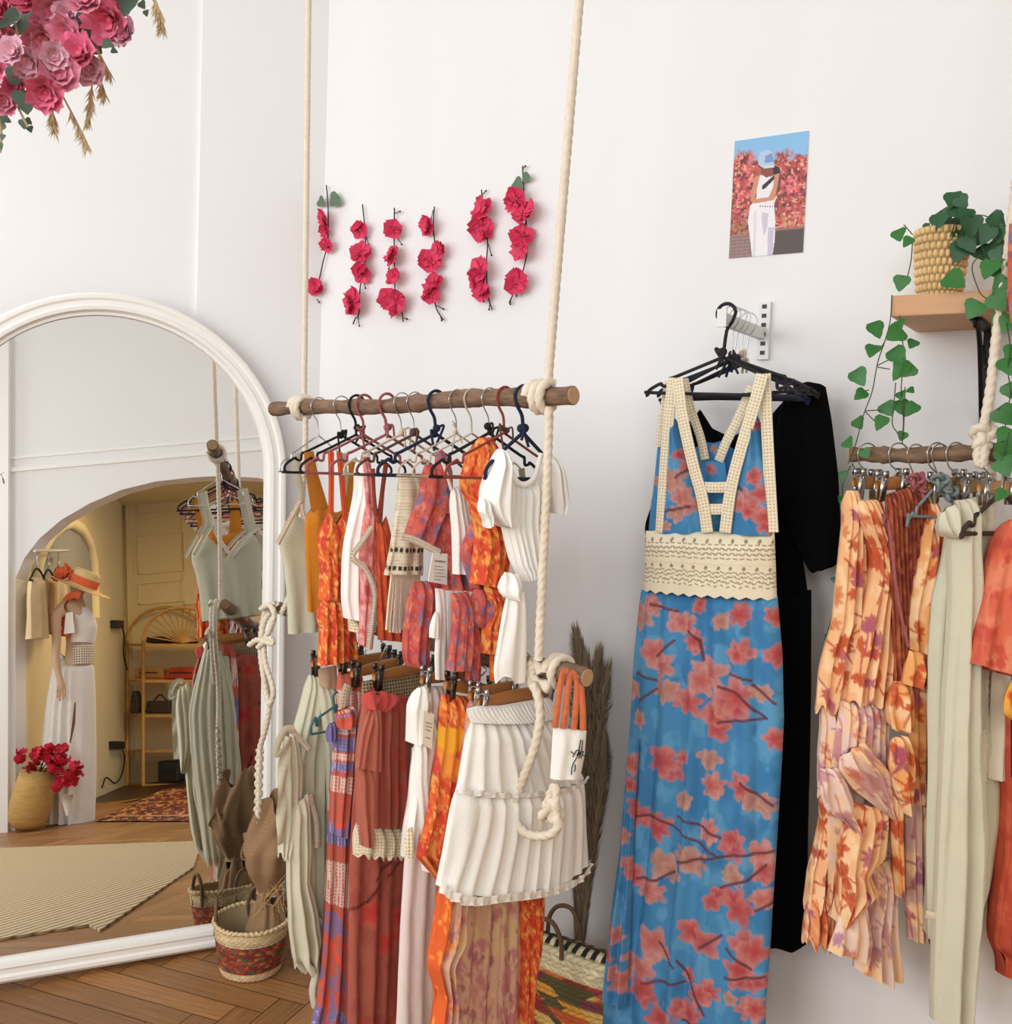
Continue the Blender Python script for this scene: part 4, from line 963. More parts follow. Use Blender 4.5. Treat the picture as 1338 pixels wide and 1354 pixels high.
B = MB(); c_ = [pl(456, 256, .09), pl(492, 268, .09), pl(484, 386, .09), pl(451, 366, .09)]; B.add(c_+[q-pl.n*.002 for q in c_], [(0, 1, 2, 3), (7, 6, 5, 4), (0, 4, 5, 1), (1, 5, 6, 2), (2, 6, 7, 3), (3, 7, 4, 0)]); B.build('card', mat('tag_card_cream', (240, 232, 212), .7, noise=.02), t_, smooth=False)
text_marks(pl, [(462, 296, 484, 302), (462, 308, 484, 314), (462, 320, 478, 325), (461, 345, 478, 350)], .0915, GREYINK, t_, .0022, 'printed_lines', 3)
MB().tube([pl(474, 266, .091), pl(482, 245, .085), pl(486, 230, .08)], .0007, 4).build('string', BROWNY, t_)
# orange tiered maxi
pl = LG(642); root = thing('tiered_maxi_skirt', pl.o-[0, 0, 1.0], 'fiery orange and yellow tiered floral maxi skirt, next to the white mini skirt', 'skirt')
cloth('skirt_panel', pl, [(604, 225), (597, 300), (590, 400), (572, 500), (560, 600), (545, 680), (515, 780), (585, 860)], [(700, 235), (720, 400), (720, 600), (720, 740), (720, 860)], root, nf=5, amp=.012, amp0=.4, thick=.028, paint=p_orangemaxi, cell=.0045, seed=64)
cloth('crochet_cuff', pl, [(488, 690), (474, 740), (476, 782)], [(506, 680), (506, 740), (502, 784)], root, nf=2, amp=.004, thick=.012, m=LACE, cell=.007, seed=65, off=.05)
# dusty floral long skirt
pl = LG(662); root = thing('ruffled_maxi_skirt', pl.o-[0, 0, 1.0], 'dusty rose floral maxi skirt edged in orange ruffles, below the white mini skirt', 'skirt')
cloth('skirt_panel', pl, [(700, 240), (670, 500), (640, 800), (625, 960), (612, 1100), (606, 1250), (600, 1400)], [(860, 230), (880, 500), (890, 800), (890, 960), (890, 1100), (885, 1250), (880, 1400)], root, nf=5, amp=.012, amp0=.4, thick=.034, paint=p_dusty, cell=.0048, seed=66)
cloth('ruffle', pl, [(606, 860), (592, 960), (575, 1060), (560, 1150), (590, 1250), (580, 1320), (566, 1400)], [(700, 860), (690, 980), (690, 1060), (640, 1140), (640, 1230), (650, 1320), (640, 1400)], root, nf=4, amp=.014, amp0=.6, thick=.024, paint=p_pinkorange, cell=.0048, seed=67, off=.05)
cloth('ruffle', pl, [(866, 880), (872, 1000), (876, 1100), (876, 1250), (872, 1400)], [(948, 860), (944, 1000), (934, 1100), (915, 1180), (890, 1400)], root, nf=3, amp=.014, amp0=.6, thick=.022, paint=p_orange, cell=.0048, seed=68, off=.02)
# white tiered mini skirt
pl = LG(694); root = thing('tiered_mini_skirt', pl.o-[0, 0, .5], 'white cotton tiered mini skirt with elastic waist and frilled hem, front of the lower branch', 'skirt')
LW, RW = [(688, 276), (694, 300), (705, 322)], [(978, 236), (984, 270), (990, 306)]
cloth('waistband', pl, LW, RW, root, nf=22, amp=.0025, amp0=1, thick=.036, m=WHITE, cell=.003, seed=69, top=[(688, 276), (720, 266), (800, 264), (880, 250), (978, 236)], bot=[(705, 322), (850, 318), (990, 306)])
cloth('upper_tier', pl, [(704, 318), (690, 380), (672, 470), (654, 552)], [(990, 302), (1020, 380), (1052, 450), (1084, 512)], root, bot=[(654, 552), (760, 556), (870, 550), (980, 536), (1084, 512)], nf=9, amp=.008, amp0=.45, thick=.04, m=WHITE, cell=.004, seed=70, sharp=.9)
cloth('lower_tier', pl, [(654, 548), (635, 640), (612, 760), (590, 880)], [(1084, 508), (1088, 600), (1092, 700), (1096, 800)], root, bot=[(590, 880), (640, 905), (760, 895), (880, 880), (970, 862), (1096, 800)], nf=11, amp=.010, amp0=.5, thick=.044, m=WHITE, cell=.004, seed=71, sharp=.9)
for nm, pts, w_ in (('seam_frill', [(652, 552), (760, 556), (870, 550), (980, 538), (1086, 512)], .014), ('hem_frill', [(588, 886), (640, 912), (700, 912), (760, 900), (880, 886), (970, 868), (1050, 838), (1100, 800)], .022)):
    B = MB(); q = cr([pl.sz(*a) for a in pts], 40); n_ = len(q); rows = []
    L_ = np.concatenate([[0], np.cumsum(np.linalg.norm(np.diff(q, axis=0), axis=1))])
    wv = np.sin(L_/.0052)+.6*np.sin(L_/.0031+1)
    u_ = L_/L_[-1]; bul = .042*np.sqrt(np.clip(1-(2*u_-1)**2, 0, 1))
    for e in (-1, -.3, .4, 1):
        rows.append(np.array([pl.w((q[i][0], q[i][1]+e*w_*.5+.003*wv[i]*abs(e)), bul[i]+.008+.006*wv[i]*abs(e)+.004*e) for i in range(n_)]))
    B.grid(np.stack(rows, 1)); B.build(nm, WHITE, root)
# small drawstring pouch with orange handles
pl = Pl(LO.at(762), 75, ZB); root = thing('cloth_pouch', pl.o-[0, 0, .2], 'small white cloth bag with black signature, hung by orange straps on the branch end', 'bag')
cloth('pouch', pl, [(985, 338), (980, 430), (975, 514)], [(1100, 352), (1094, 430), (1078, 512)], root, nf=2, amp=.003, amp0=1, thick=.014, m=WHITE, cell=.006, seed=72, off=.02)
STRAP = mat('orange_tie_dye', (232, 120, 76), .9, noise=.6, nscale=60, sheen=.1)
for pts in ([(992, 342), (1002, 260), (1012, 190), (1022, 152), (1036, 150)], [(1020, 345), (1030, 270), (1038, 200), (1048, 158), (1060, 160)], [(1056, 348), (1064, 260), (1068, 190), (1058, 156)], [(1088, 350), (1086, 270), (1080, 200), (1068, 162)]):
    ribbon('strap', pl, pts, .013, STRAP, root, off=.028)
def ink(name, pl, strokes, r, off, parent, m=INK):
    B = MB()
    for st in strokes: B.tube(cr([pl(x, y, off) for x, y in st], 5), r, 5)
    return B.build(name, m, parent)
zi = (560, 840, 5.575); pli = pl.at(zi)
ink('signature', pli, [[(1045, 820), (1062, 835), (1070, 842), (1085, 815), (1100, 812)], [(1070, 842), (1060, 862)], [(1088, 850), (1100, 828), (1108, 820), (1106, 845), (1112, 826), (1122, 850), (1118, 872)], [(1122, 830), (1136, 820), (1132, 850), (1158, 848)],
                       [(1118, 735), (1108, 790), (1096, 850), (1062, 910), (1050, 960), (1050, 990)], [(1130, 740), (1126, 800), (1104, 872)], [(1075, 915), (1078, 940), (1070, 970)]], .0011, .036, root)
# ================================================================== WALL ARM WITH THE BLUE AND BLACK DRESSES
WZ = WR.at(ZC)
jw = WZ(738, 200); n_ = WR.n
lo, hi = 0, 1.0
for _ in range(40):
    m_ = (lo+hi)/2
    if project(jw+n_*m_)[0] > 780+565/3.225: lo = m_
    else: hi = m_
ALEN = lo
root = thing('wall_rail_bracket', jw, 'white metal slotted wall bracket with a straight projecting arm, holding the blue and black dresses', 'wall bracket')
ARMM = mat('white_metal', (226, 226, 224), .4, noise=.03, nscale=8)
B = MB(); a0 = WZ(712, 66); a1 = WZ(712, 310); wd = .030
hgt = a0[2]-a1[2]; base = WR.w((WZ.sz(741, 300)[0]-wd/2, a1[2]-WR.o[2]))
B.box(base, WR.d*wd, n_*.012, np.array([0, 0, hgt])); o = B.build('slotted_plate', ARMM, root, smooth=False)
B = MB()
for k in range(6):
    zz = a1[2]+hgt*(.08+.16*k)
    B.box(np.array([*(base+WR.d*wd*.3+n_*.0122)[:2], zz]), WR.d*wd*.4, n_*.0006, np.array([0, 0, .010]))
B.build('slot', mat('slot_shadow', (70, 70, 70), .8), root, smooth=False)
armc = jw.copy()
B = MB(); B.box(armc-WR.d*.008-np.array([0, 0, .014])+n_*.010, WR.d*.016, n_*(ALEN-.01), np.array([0, 0, .028])); B.build('arm', ARMM, root, smooth=False)
B = MB(); B.box(armc-WR.d*.011-np.array([0, 0, .018])+n_*ALEN, WR.d*.022, n_*.006, np.array([0, 0, .040])); B.build('end_stop', ARMM, root, smooth=False)
def armpt(t): return armc+n_*(ALEN*t)+np.array([0, 0, .016])
DBLK = mat('charcoal_yarn', (38, 36, 40), .9, noise=.4, nscale=90, bump=.6, bscale=220)
for t, az, cm, r_, mh, tie, rl, lab in [
    (.92, -57, DBLK, .0042, False, DBLK, .03, 'black cord-wrapped hanger at the tip of the white wall arm, holding the blue dress'),
    (.80, -52, DBLK, .0040, True, DBLK, -.05, 'black cord-wrapped hanger second from the tip of the white wall arm'),
    (.66, -57, NAVY, .0042, True, NAVY, .05, 'dark navy wrapped hanger with loose ties in the middle of the white wall arm'),
    (.56, -55, DBLK, .0040, True, BEIGEY, -.03, 'black hanger with beige fringe ties on the white wall arm'),
    (.40, -58, NAVY, .0042, True, None, .02, 'navy wrapped hanger close to the wall, holding the black dress')]:
    wire_hanger(armpt(t), az, cm, r_, lab, half=.185, metal_hook=mh, wrapm=cm, ties=tie, hook_r=.022, roll=rl, drop=.185, neck=.10)
DZ = Pl(armpt(.92), -57, ZC); DF = DZ.at(ZF)
FL = [(385,75,35),(525,110,40),(450,205,45),(470,300,35),(545,345,40),(590,260,50),(690,60,35),(690,200,35),(620,400,45),(690,340,50),(790,200,30),(760,310,30),(350,310,30),(390,400,25),(480,540,45),(520,510,20),(610,510,30),(610,600,35),(705,600,35),(755,660,30),(345,530,35),(380,690,45),(450,710,45),(530,640,25),(600,740,40),(665,775,35),(740,810,35),(550,820,45),(470,850,45),(430,920,40),(360,885,40),(670,870,30),(760,870,30),(630,950,30),(700,980,45),(760,960,30),(575,1050,50),(450,1095,50),(380,1150,45),(290,1060,30),(270,1130,25),(720,1100,45),(680,1180,40),(740,1220,30),(400,1230,45),(310,1200,40),(540,1170,20),(590,1230,35),(530,1300,45),(740,1290,35),(460,1330,40),(320,760,25),(345,600,25),(660,1250,20),(560,160,30),(810,470,30),(800,90,25),(640,90,25),(420,40,28),(570,40,20)]
BR = [[(500,150),(440,200)],[(545,120),(580,150),(590,210)],[(370,255),(440,275)],[(380,340),(440,300)],[(640,290),(700,320),(740,370),(770,390)],[(640,400),(775,395)],[(670,255),(730,275)],[(735,290),(800,350)],[(360,690),(440,690),(510,730),(625,805)],[(510,690),(570,715),(640,755)],[(510,830),(630,815),(790,810)],[(380,885),(445,885),(500,860)],[(640,910),(720,890),(770,850)],[(700,590),(790,665)],[(740,990),(790,970)],[(580,1090),(640,1060)],[(450,1080),(500,1150)],[(400,1200),(530,1200)],[(510,1130),(550,1200),(590,1300)],[(650,1190),(760,1200)],[(520,1320),(590,1330)],[(420,40),(510,60)],[(655,1100),(725,1170)]]
FLB = [(370,820,42),(430,780,32),(430,910,46),(390,960,35),(395,720,25),(660,910,46),(730,870,40),(690,960,42),(745,1000,42),(720,810,30),(708,590,18),(340,1010,25),(290,830,20),(540,690,16),(520,780,18)]
BRB = [[(330,955),(440,935)],[(620,830),(665,865)],[(385,810),(440,770)]]
root = thing('maxi_dress', DZ.o-[0, 0, 1.4], 'blue maxi dress with coral blossom print, cream crochet straps and waistband, on the wall arm', 'dress')
bp_ = blue_paint(FL, BR, ZF); bb_ = blue_paint(FLB, BRB, ZC)
cloth('skirt', DF, [(372, 0), (352, 200), (340, 400), (330, 520), (318, 660), (308, 800), (285, 960), (268, 1100), (255, 1290), (252, 1400)], [(796, 18), (812, 200), (818, 400), (808, 600), (798, 760), (786, 950), (775, 1110), (762, 1300), (755, 1410)], root,
      top=[(372, 0), (480, -4), (600, -2), (700, 8), (796, 18)], nf=6, amp=.013, amp0=.45, thick=.050, paint=bp_, cell=.0034, seed=80, arc=False)
cloth('slit_panel', DF, [(345, 480), (318, 700), (300, 900), (272, 1060), (258, 1180), (248, 1286)], [(366, 460), (352, 700), (345, 900), (338, 1060), (330, 1180), (326, 1300)], root, nf=2, amp=.012, amp0=.3, thick=.014, paint=bp_, cell=.0040, seed=81, off=.050, arc=False)
cloth('bodice', DZ, [(362, 560), (335, 760), (318, 900), (300, 1050)], [(362, 560), (440, 800), (475, 930), (500, 1050)], root, nf=2, amp=.004, amp0=1, thick=.030, paint=bb_, cell=.0034, seed=82, arc=False)
cloth('bodice', DZ, [(710, 545), (640, 800), (612, 930), (590, 1050)], [(712, 545), (752, 800), (768, 930), (780, 1060)], root, nf=2, amp=.004, amp0=1, thick=.030, paint=bb_, cell=.0034, seed=83, arc=False)
cloth('back_panel', DZ, [(470, 735), (480, 850), (490, 1050)], [(575, 745), (590, 850), (600, 1050)], root, nf=2, amp=.003, amp0=1, thick=.006, paint=bb_, cell=.005, seed=84, off=-.035, arc=False)
cloth('back_panel', DZ, [(290, 660), (270, 860), (250, 1030)], [(340, 640), (340, 860), (340, 1040)], root, nf=2, amp=.003, amp0=1, thick=.008, paint=bb_, cell=.005, seed=85, off=-.04, arc=False)
# crochet with real pattern of holes
def p_band(p):
    p.fill((240, 229, 200)); s = p.S; z = p.V
    for c0 in (.14, .56):
        m = np.abs(s/.030 % 1-.5); p.mix((120, 98, 70), ((np.abs(z-c0) < .035) & (m+np.abs(z-c0)*3 < .16))*.8)
        dz = (z-c0-.06)/.028; dx = s/.0155
        for k in range(9):
            zc_ = c0+.055+.026*k; ph = (k % 2)*.5
            if zc_ > c0+.30: break
            d = np.hypot(((dx+ph) % 1-.5)*1.0, (z-zc_)/.020); p.mix((140, 112, 76), (d < .36)*.85); p.mix((246, 238, 214), ((d > .42) & (d < .62))*.6)
    p.mix((218, 202, 168), (np.abs(z-.505) < .012)*.5)
CM = painted('crochet_print', .95, .5, 260)
hem_ = [(232, 1285)]+[(232+i*(565/22.0), 1285+i*1.8+(9 if i % 2 else -3)) for i in range(1, 22)]+[(797, 1322)]
cloth('crochet_waistband', DZ, [(238, 1038), (236, 1160), (232, 1285)], [(786, 1046), (792, 1180), (797, 1322)], root, top=[(238, 1038), (400, 1034), (520, 1040), (650, 1042), (786, 1046)], bot=hem_, nf=3, amp=.003, amp0=1, thick=.056, paint=p_band, m=CM, cell=.0026, seed=86)
STRAPL = lace_mat('crochet_strap', (240, 229, 202), (204, 182, 144), 130, 130, .30)
for pts, w_, o_ in ([[(352, 385), (335, 560), (318, 760), (300, 1045)], .026, .022], [[(372, 388), (395, 560), (440, 760), (478, 900), (500, 1045)], .027, .030], [[(745, 368), (752, 560), (762, 760), (778, 1045)], .026, .012],
                    [[(735, 370), (700, 500), (640, 700), (600, 860), (575, 1045)], .027, .030], [[(400, 390), (430, 520), (470, 640), (490, 735)], .020, -.03], [[(690, 420), (630, 560), (580, 660), (548, 740)], .022, -.03],
                    [[(330, 400), (305, 560), (292, 680)], .016, -.03]):
    ribbon('crochet_strap', DZ, pts, w_, STRAPL, root, off=o_)
for y in (852, 945): ribbon('crochet_rung', DZ, [(488, y), (530, y+1), (584, y)], .024, STRAPL, root, off=.026)
# a second blue dress behind, only edges showing
pl2 = Pl(armpt(.66), -57, ZC)
root = thing('maxi_dress', pl2.o-[0, 0, 1.4], 'second blue floral dress, just its neckline and side showing behind the crochet-strapped one', 'dress')
cloth('skirt', pl2.at(ZF), [(392, 0), (380, 400), (372, 800), (366, 1400)], [(770, 10), (776, 400), (770, 800), (760, 1400)], root, nf=4, amp=.008, thick=.02, paint=bp_, cell=.008, seed=87, arc=False)
cloth('bodice', pl2, [(500, 660), (330, 740), (262, 900), (250, 1032), (270, 1290)], [(556, 655), (700, 740), (752, 900), (760, 1030), (770, 1290)], root, top=[(500, 660), (530, 664), (556, 655)], nf=3, amp=.004, thick=.016, paint=bb_, cell=.006, seed=88, arc=False)
# black dress
pl3 = Pl(armpt(.40), -57, ZC)
root = thing('maxi_dress', pl3.o-[0, 0, 1.4], 'long plain black dress with wide elbow sleeves, behind the blue dresses on the wall arm', 'dress')
cloth('bodice', pl3, [(470, 520), (380, 620), (300, 820), (228, 1028), (300, 1300)], [(830, 480), (850, 700), (870, 900), (900, 1100), (930, 1300)], root, top=[(470, 520), (520, 600), (600, 640), (760, 560), (830, 480)], nf=3, amp=.006, thick=.020, m=BLACKC, cell=.012, seed=89)
cloth('skirt', pl3.at(ZF), [(400, 0), (440, 400), (470, 800), (490, 1100)], [(903, 0), (902, 300), (896, 600), (890, 800), (888, 1105)], root, bot=[(490, 1100), (700, 1112), (800, 1108), (850, 1122), (888, 1105)], nf=4, amp=.012, thick=.030, m=BLACKC, cell=.012, seed=90)
cloth('sleeve', pl3, [(826, 470), (790, 640), (795, 860), (850, 1050), (930, 1190)], [(1005, 425), (1030, 560), (1058, 800), (1068, 1000), (1066, 1168)], root, top=[(826, 470), (880, 415), (930, 402), (985, 412), (1005, 425)], bot=[(930, 1190), (962, 1216), (1020, 1195), (1066, 1168)], nf=3, amp=.008, amp0=.5, thick=.036, m=BLACKC, cell=.010, seed=91, off=.01)

# ================================================================== SHELF WITH THE IVY, AND THE RIGHT-HAND BRANCH
SO = .255
SH = Pl(WR.o+WR.n*SO, -57)
fl_t, fl_b = SH(1177, 391), SH(1177, 419)
root = thing('wall_shelf', fl_t, 'thick natural wood wall shelf carrying the potted ivy', 'shelf')
SHW = mat('shelf_oak', (206, 160, 118), .6, noise=.22, nscale=5, bump=.1, bscale=60, stretch=(1, 1, 9))
# direction along the wall towards the camera side
dr = WR.d if project(fl_t+WR.d*.2)[0] > 1177 else -WR.d
B = MB(); hh = fl_t[2]-fl_b[2]
B.box(np.array([*fl_b[:2], fl_b[2]]), dr*1.05, -WR.n*(SO-.001), np.array([0, 0, hh])); o = B.build('plank', SHW, root, smooth=False)
bv = o.modifiers.new('soft_edge', 'BEVEL'); bv.width = .003; bv.segments = 2
IRON = mat('black_iron', (26, 24, 25), .5, .6, noise=.2, nscale=40)
pz = Pl(WR(1305, 520)+WR.n*.0, WR.az, ZG)
kx = pz.sz(930, 800); base = pz.w((kx[0], kx[1]))
z_top = fl_b[2]-.001
B = MB(); zlow = pz.sz(930, 1200)[1]+pz.o[2]
bq = np.array([*pz.w((kx[0], 0))[:2], 0])
B.box(np.array([*(bq-WR.d*.012)[:2], zlow])+WR.n*.001, WR.d*.024, WR.n*.006, np.array([0, 0, z_top-zlow]))
B.box(np.array([*(bq-WR.d*.012)[:2], z_top-.006]), WR.d*.024, WR.n*.20, np.array([0, 0, .006]))
B.build('bracket', IRON, root, smooth=False)
B = MB()
def sc_pts(seq): return cr([np.array([*(bq+WR.n*a_)[:2], z_top-b_]) for a_, b_ in seq], 6)
B.tube(sc_pts([(.195, .018), (.205, .008), (.19, .004), (.16, .02), (.13, .05), (.09, .12), (.05, .2), (.012, z_top-zlow-.01)]), .0055, 8)
B.tube(sc_pts([(.012, .09), (.03, .075), (.05, .055), (.075, .045), (.09, .06), (.08, .085), (.055, .085), (.05, .065), (.065, .062)]), .0042, 8)
B.build('scroll', IRON, root)
# basket pot on the shelf
RBX = Pl(WR.o+WR.n*.145, -57, ZG)
pc = RBX(700, 545); pc[2] = fl_t[2]+.001
rt = abs(RBX.sz(580, 300)[0]-RBX.sz(820, 300)[0])/2*.98
ht = RBX(700, 258)[2]-pc[2]
POTC = pc.copy(); POTH = ht
root = thing('potted_ivy', pc, 'trailing green ivy in a woven straw basket pot on the wood shelf', 'potted plant')
def weave_c(u, v):
    p = np.zeros(u.shape+(3,)); k = 26; a_ = np.floor(v*9); s_ = (u*k+.5*(a_ % 2)) % 1
    e = np.abs(s_-.5)*2; f_ = np.abs((v*9) % 1-.5)*2
    t = np.clip(1.05-.55*e**4-.6*f_**3, .25, 1)
    return lin((236, 200, 140))*t[..., None]
prf = [(0, 0), (rt*.72, 0)]+[(rt*(.76+.24*math.sin(t*1.45)), ht*t) for t in np.linspace(0, 1, 90)]
B = MB(); nn_ = 208; prf = np.array(prf)
th = np.linspace(0, 2*PI, nn_, endpoint=False); u_, v_ = np.meshgrid(th/(2*PI), np.clip(prf[:, 1]/ht, 0, 1))
bump = .0075*np.abs(np.sin(PI*(u_*26+.5*(np.floor(v_*9) % 2))))*np.abs(np.sin(PI*v_*9))**.5
rr_ = prf[:, 0:1]+bump*(prf[:, 0:1] > rt*.73)
Pp = np.stack([pc[0]+rr_*np.cos(th), pc[1]+rr_*np.sin(th), pc[2]+np.broadcast_to(prf[:, 1:2], rr_.shape)], -1)
B.grid(Pp, weave_c(u_, v_), wrap=True)
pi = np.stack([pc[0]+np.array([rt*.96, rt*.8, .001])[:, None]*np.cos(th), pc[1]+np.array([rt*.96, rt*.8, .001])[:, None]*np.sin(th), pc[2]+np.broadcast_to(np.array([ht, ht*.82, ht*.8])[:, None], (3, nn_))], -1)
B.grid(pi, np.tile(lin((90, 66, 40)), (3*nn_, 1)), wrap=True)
B.build('basket_pot', painted('straw_weave', .8, .2, 200), root)
IVY = mat('ivy_leaf', (42, 112, 38), .45, noise=.5, nscale=14)
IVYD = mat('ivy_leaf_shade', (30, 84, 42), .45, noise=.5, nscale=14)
VINE = mat('vine_stem', (60, 74, 40), .7, noise=.3)
lf = np.array([(0, .02), (.22, -.14), (.46, -.12), (.62, .10), (.56, .36), (.42, .50), (.24, .78), (0, 1.0)])
def leaf(B, P, size, nrm, upv, rg, fold=.25):
    nrm = nrm/np.linalg.norm(nrm); upv = upv-(upv@nrm)*nrm; upv /= np.linalg.norm(upv); rt_ = np.cross(upv, nrm)
    V = []; w_ = rg.uniform(.8, 1.1)
    for x, y in lf: V.append(P+size*(upv*(y-.4)+nrm*(-.10*y*y)))
    for sg in (1, -1):
        for x, y in lf[1:-1]: V.append(P+size*(rt_*x*sg*w_+upv*(y-.4)+nrm*(fold*abs(x)-.12*y*y)))
    n0 = len(lf); Fs = []
    R1 = [0]+[n0+i for i in range(6)]+[7]; L1 = [0]+[n0+6+i for i in range(6)]+[7]
    for i in range(7): Fs.append((i, R1[i] if i else 0, R1[i+1], i+1) if i else (0, R1[1], 1)); Fs.append((i, i+1, L1[i+1], L1[i]) if i else (0, 1, L1[1]))
    Fs = [tuple(dict.fromkeys(f)) for f in Fs]; Fs = [f for f in Fs if len(f) > 2]
    B.add(V, Fs)
def ivy(name, pl, leaves, vines, parent, seed, m, offs=.0, jit=.02):
    rg = random.Random(seed); B = MB()
    sc_ = np.linalg.norm(pl(500, 500)-pl(600, 500))/100
    for it in leaves:
        x, y, r = it
        P = pl(x, y, offs+rg.uniform(-jit, jit)); nv = pl.n+pl.d*rg.uniform(-.5, .5)+pl.z*rg.uniform(-.1, .6)
        up = -pl.z*rg.uniform(.5, 1)+pl.d*rg.uniform(-.7, .7)
        leaf(B, P, r*sc_*1.95, nv, up, rg, rg.uniform(.02, .2))
    fo = B.build(name, m, parent)
    B = MB()
    for v in vines:
        B.tube(cr([pl(x, y, offs-.006) for x, y in v], 8), .0012, 5)
    if vines: B.build('stem', VINE, parent)
    return fo
pot_leaves = [(770,130,42),(800,185,42),(840,215,40),(720,195,42),(700,230,36),(640,248,22),(800,255,44),(870,270,48),(935,255,46),(985,245,42),(850,335,44),(800,370,42),(905,370,46),(960,345,40),(880,300,40),(940,310,42),(1000,300,40),(760,230,34),(820,150,32),(990,400,36),(1010,350,36),(740,250,30)]
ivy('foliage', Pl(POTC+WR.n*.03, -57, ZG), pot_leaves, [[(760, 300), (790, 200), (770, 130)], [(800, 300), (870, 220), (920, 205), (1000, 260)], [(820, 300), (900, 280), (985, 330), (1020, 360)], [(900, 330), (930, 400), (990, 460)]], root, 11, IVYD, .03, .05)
ivy('trailing_foliage', SH.at(ZG), [(785,500,52),(940,452,44),(990,455,44),(985,520,42),(985,600,48),(985,690,48),(870,635,42),(1022,700,40)], [[(900, 380), (860, 440), (900, 560), (950, 590), (880, 630)], [(1000, 330), (990, 460), (985, 560), (990, 680)], [(985, 640), (1000, 660), (985, 690)]], root, 12, IVY, .03, .012)
ivy('trailing_foliage', Pl(WR.o+WR.n*(SO+.02), -57, ZG), [(1020,885,46),(1032,1000,38),(1012,1115,46),(1012,1215,46),(1000,1300,40),(1030,820,34)], [[(1015, 690), (1030, 800), (1020, 900), (1032, 1010), (1010, 1120), (1010, 1230), (1000, 1320)]], root, 13, IVY, .02, .012)
g_ = Pl(WR.o+WR.n*(SO-.01), -57, ZG)
ivy('trailing_foliage', g_, [(520,285,32),(566,322,28),(540,512,36),(425,722,42),(410,820,34)], [[(545, 240), (585, 285)], [(585, 300), (578, 400), (560, 480), (540, 515)], [(490, 560), (482, 680), (455, 780), (425, 870), (400, 1000), (360, 1110), (325, 1240), (290, 1330)], [(460, 770), (430, 820)], [(420, 885), (490, 850)], [(425, 890), (480, 900)], [(385, 995), (360, 1000)], [(370, 1090), (440, 1085)], [(370, 1095), (410, 1135)]], root, 14, IVY, .02, .012)
ivy('trailing_foliage', g_, [(515,745,42),(530,700,30),(580,782,24),(520,842,46),(530,905,52),(570,910,36),(575,995,18),(350,940,44),(340,1015,32),(330,1145,34),(300,1240,28),(466,1080,36),(440,1145,38),(520,1070,36),(580,1085,38),(372,1285,24),(530,1020,24),(535,1205,22)], [[(510, 600), (530, 700), (540, 850), (530, 1000), (540, 1120), (535, 1240)], [(505, 960), (495, 1080), (490, 1150), (520, 1200)], [(548, 980), (545, 1080), (540, 1200)]], root, 15, IVY, .015, .02)
d_ = Pl(WR.o+WR.n*.12, -57, ZD)
ivy('trailing_foliage', d_, [(250,240,28),(322,226,24),(240,340,18),(228,610,20),(215,700,16),(197,952,22),(212,870,14)], [[(285, 190), (250, 260), (245, 420), (232, 600), (215, 760), (195, 880), (168, 970)], [(200, 900), (195, 955)], [(290, 180), (320, 225)]], root, 16, IVY, .0, .01)
ivy('trailing_foliage', Pl(WR.o+WR.n*(SO+.05), -57, ZD), [(963,322,30),(985,120,44),(985,195,42)], [[(1000, 40), (985, 130), (985, 220), (965, 320)]], root, 17, IVY, .02, .01)
# right-hand branch
RB = Pl(WR.o+WR.n*.225, -57)
RR = Rail(RB(1125, 601), RB(1440, 600))
branch('branch_rail', RR, .0165, .0170, 'short knotty branch rail under the ivy shelf, hung from a knotted rope', 9, .003)
rp = Pl(RR.at(1303)+WR.n*.03, -57)
root = thing('suspension_rope', rp.o, 'cream rope with a big knot, running past the iron scroll bracket to the knotty branch', 'rope')
rope_tube(rp, [(1345, 250), (1338, 310), (1326, 400), (1320, 440), (1312, 510), (1303, 565)], .0092, .02).build('strand', CORD, root)
A_, B__ = rp(1338, 310, .02), rp(1345, 250, .02); T_ = A_+(B__-A_)*((CEIL-A_[2])/(B__[2]-A_[2]))
MB().tube([B__, T_], .0092, 12, lobes=3, pitch=.06, step=.01).build('strand', CORD, root)
B = MB(); knot_lump(rp(1302, 574, .012), .020, .0088, 2, B); knot_lump(rp(1300, 585, .014), .014, .008, 1, B)
rope_tube(rp, [(1300, 580), (1304, 595), (1302, 610), (1298, 616), (1294, 605), (1297, 588)], .0085, .02, mb=B); B.build('knot', CORD, root)
rope_tube(Pl(RR.at(1310), -57), [(1308, 600), (1308, 640), (1302, 800), (1296, 1000), (1290, 1200), (1280, 1354), (1279, 1380)], .0085, -.03).build('strand', CORD, root)
# clip hangers on it
AZR = 75
def RG(px, zoom=ZD, az=AZR): return Pl(RR.at(px), az, zoom)
LTW = mat('pale_hanger_wood', (196, 150, 98), .5, noise=.15, nscale=12, stretch=(1, 1, 14))
for hk, zl, zr, zm, m_, lab in [
    (1147, (300, 262), (420, 268), ZD, HWOOD, 'wooden clip hanger with chrome clips at the tip of the knotty branch'),
    (1188, (402, 276), (545, 258), ZD, HWOOD, 'wooden clip hanger holding the second apricot ruffled skirt on the knotty branch'),
    (1239, (640, 282), (800, 262), ZD, HWOOD, 'wooden clip hanger holding the rust smocked skirt on the knotty branch'),
    (1264, (770, 286), (890, 276), ZD, LTW, 'pale clip hanger in the middle of the knotty branch, over the sage wrap'),
    (1308, (862, 288), (1030, 284), ZD, LTW, 'pale wooden clip hanger holding the cream garments at the picture edge')]:
    clip_hanger(RR.at(hk), AZR, zl, zr, zm, lab, m=m_)
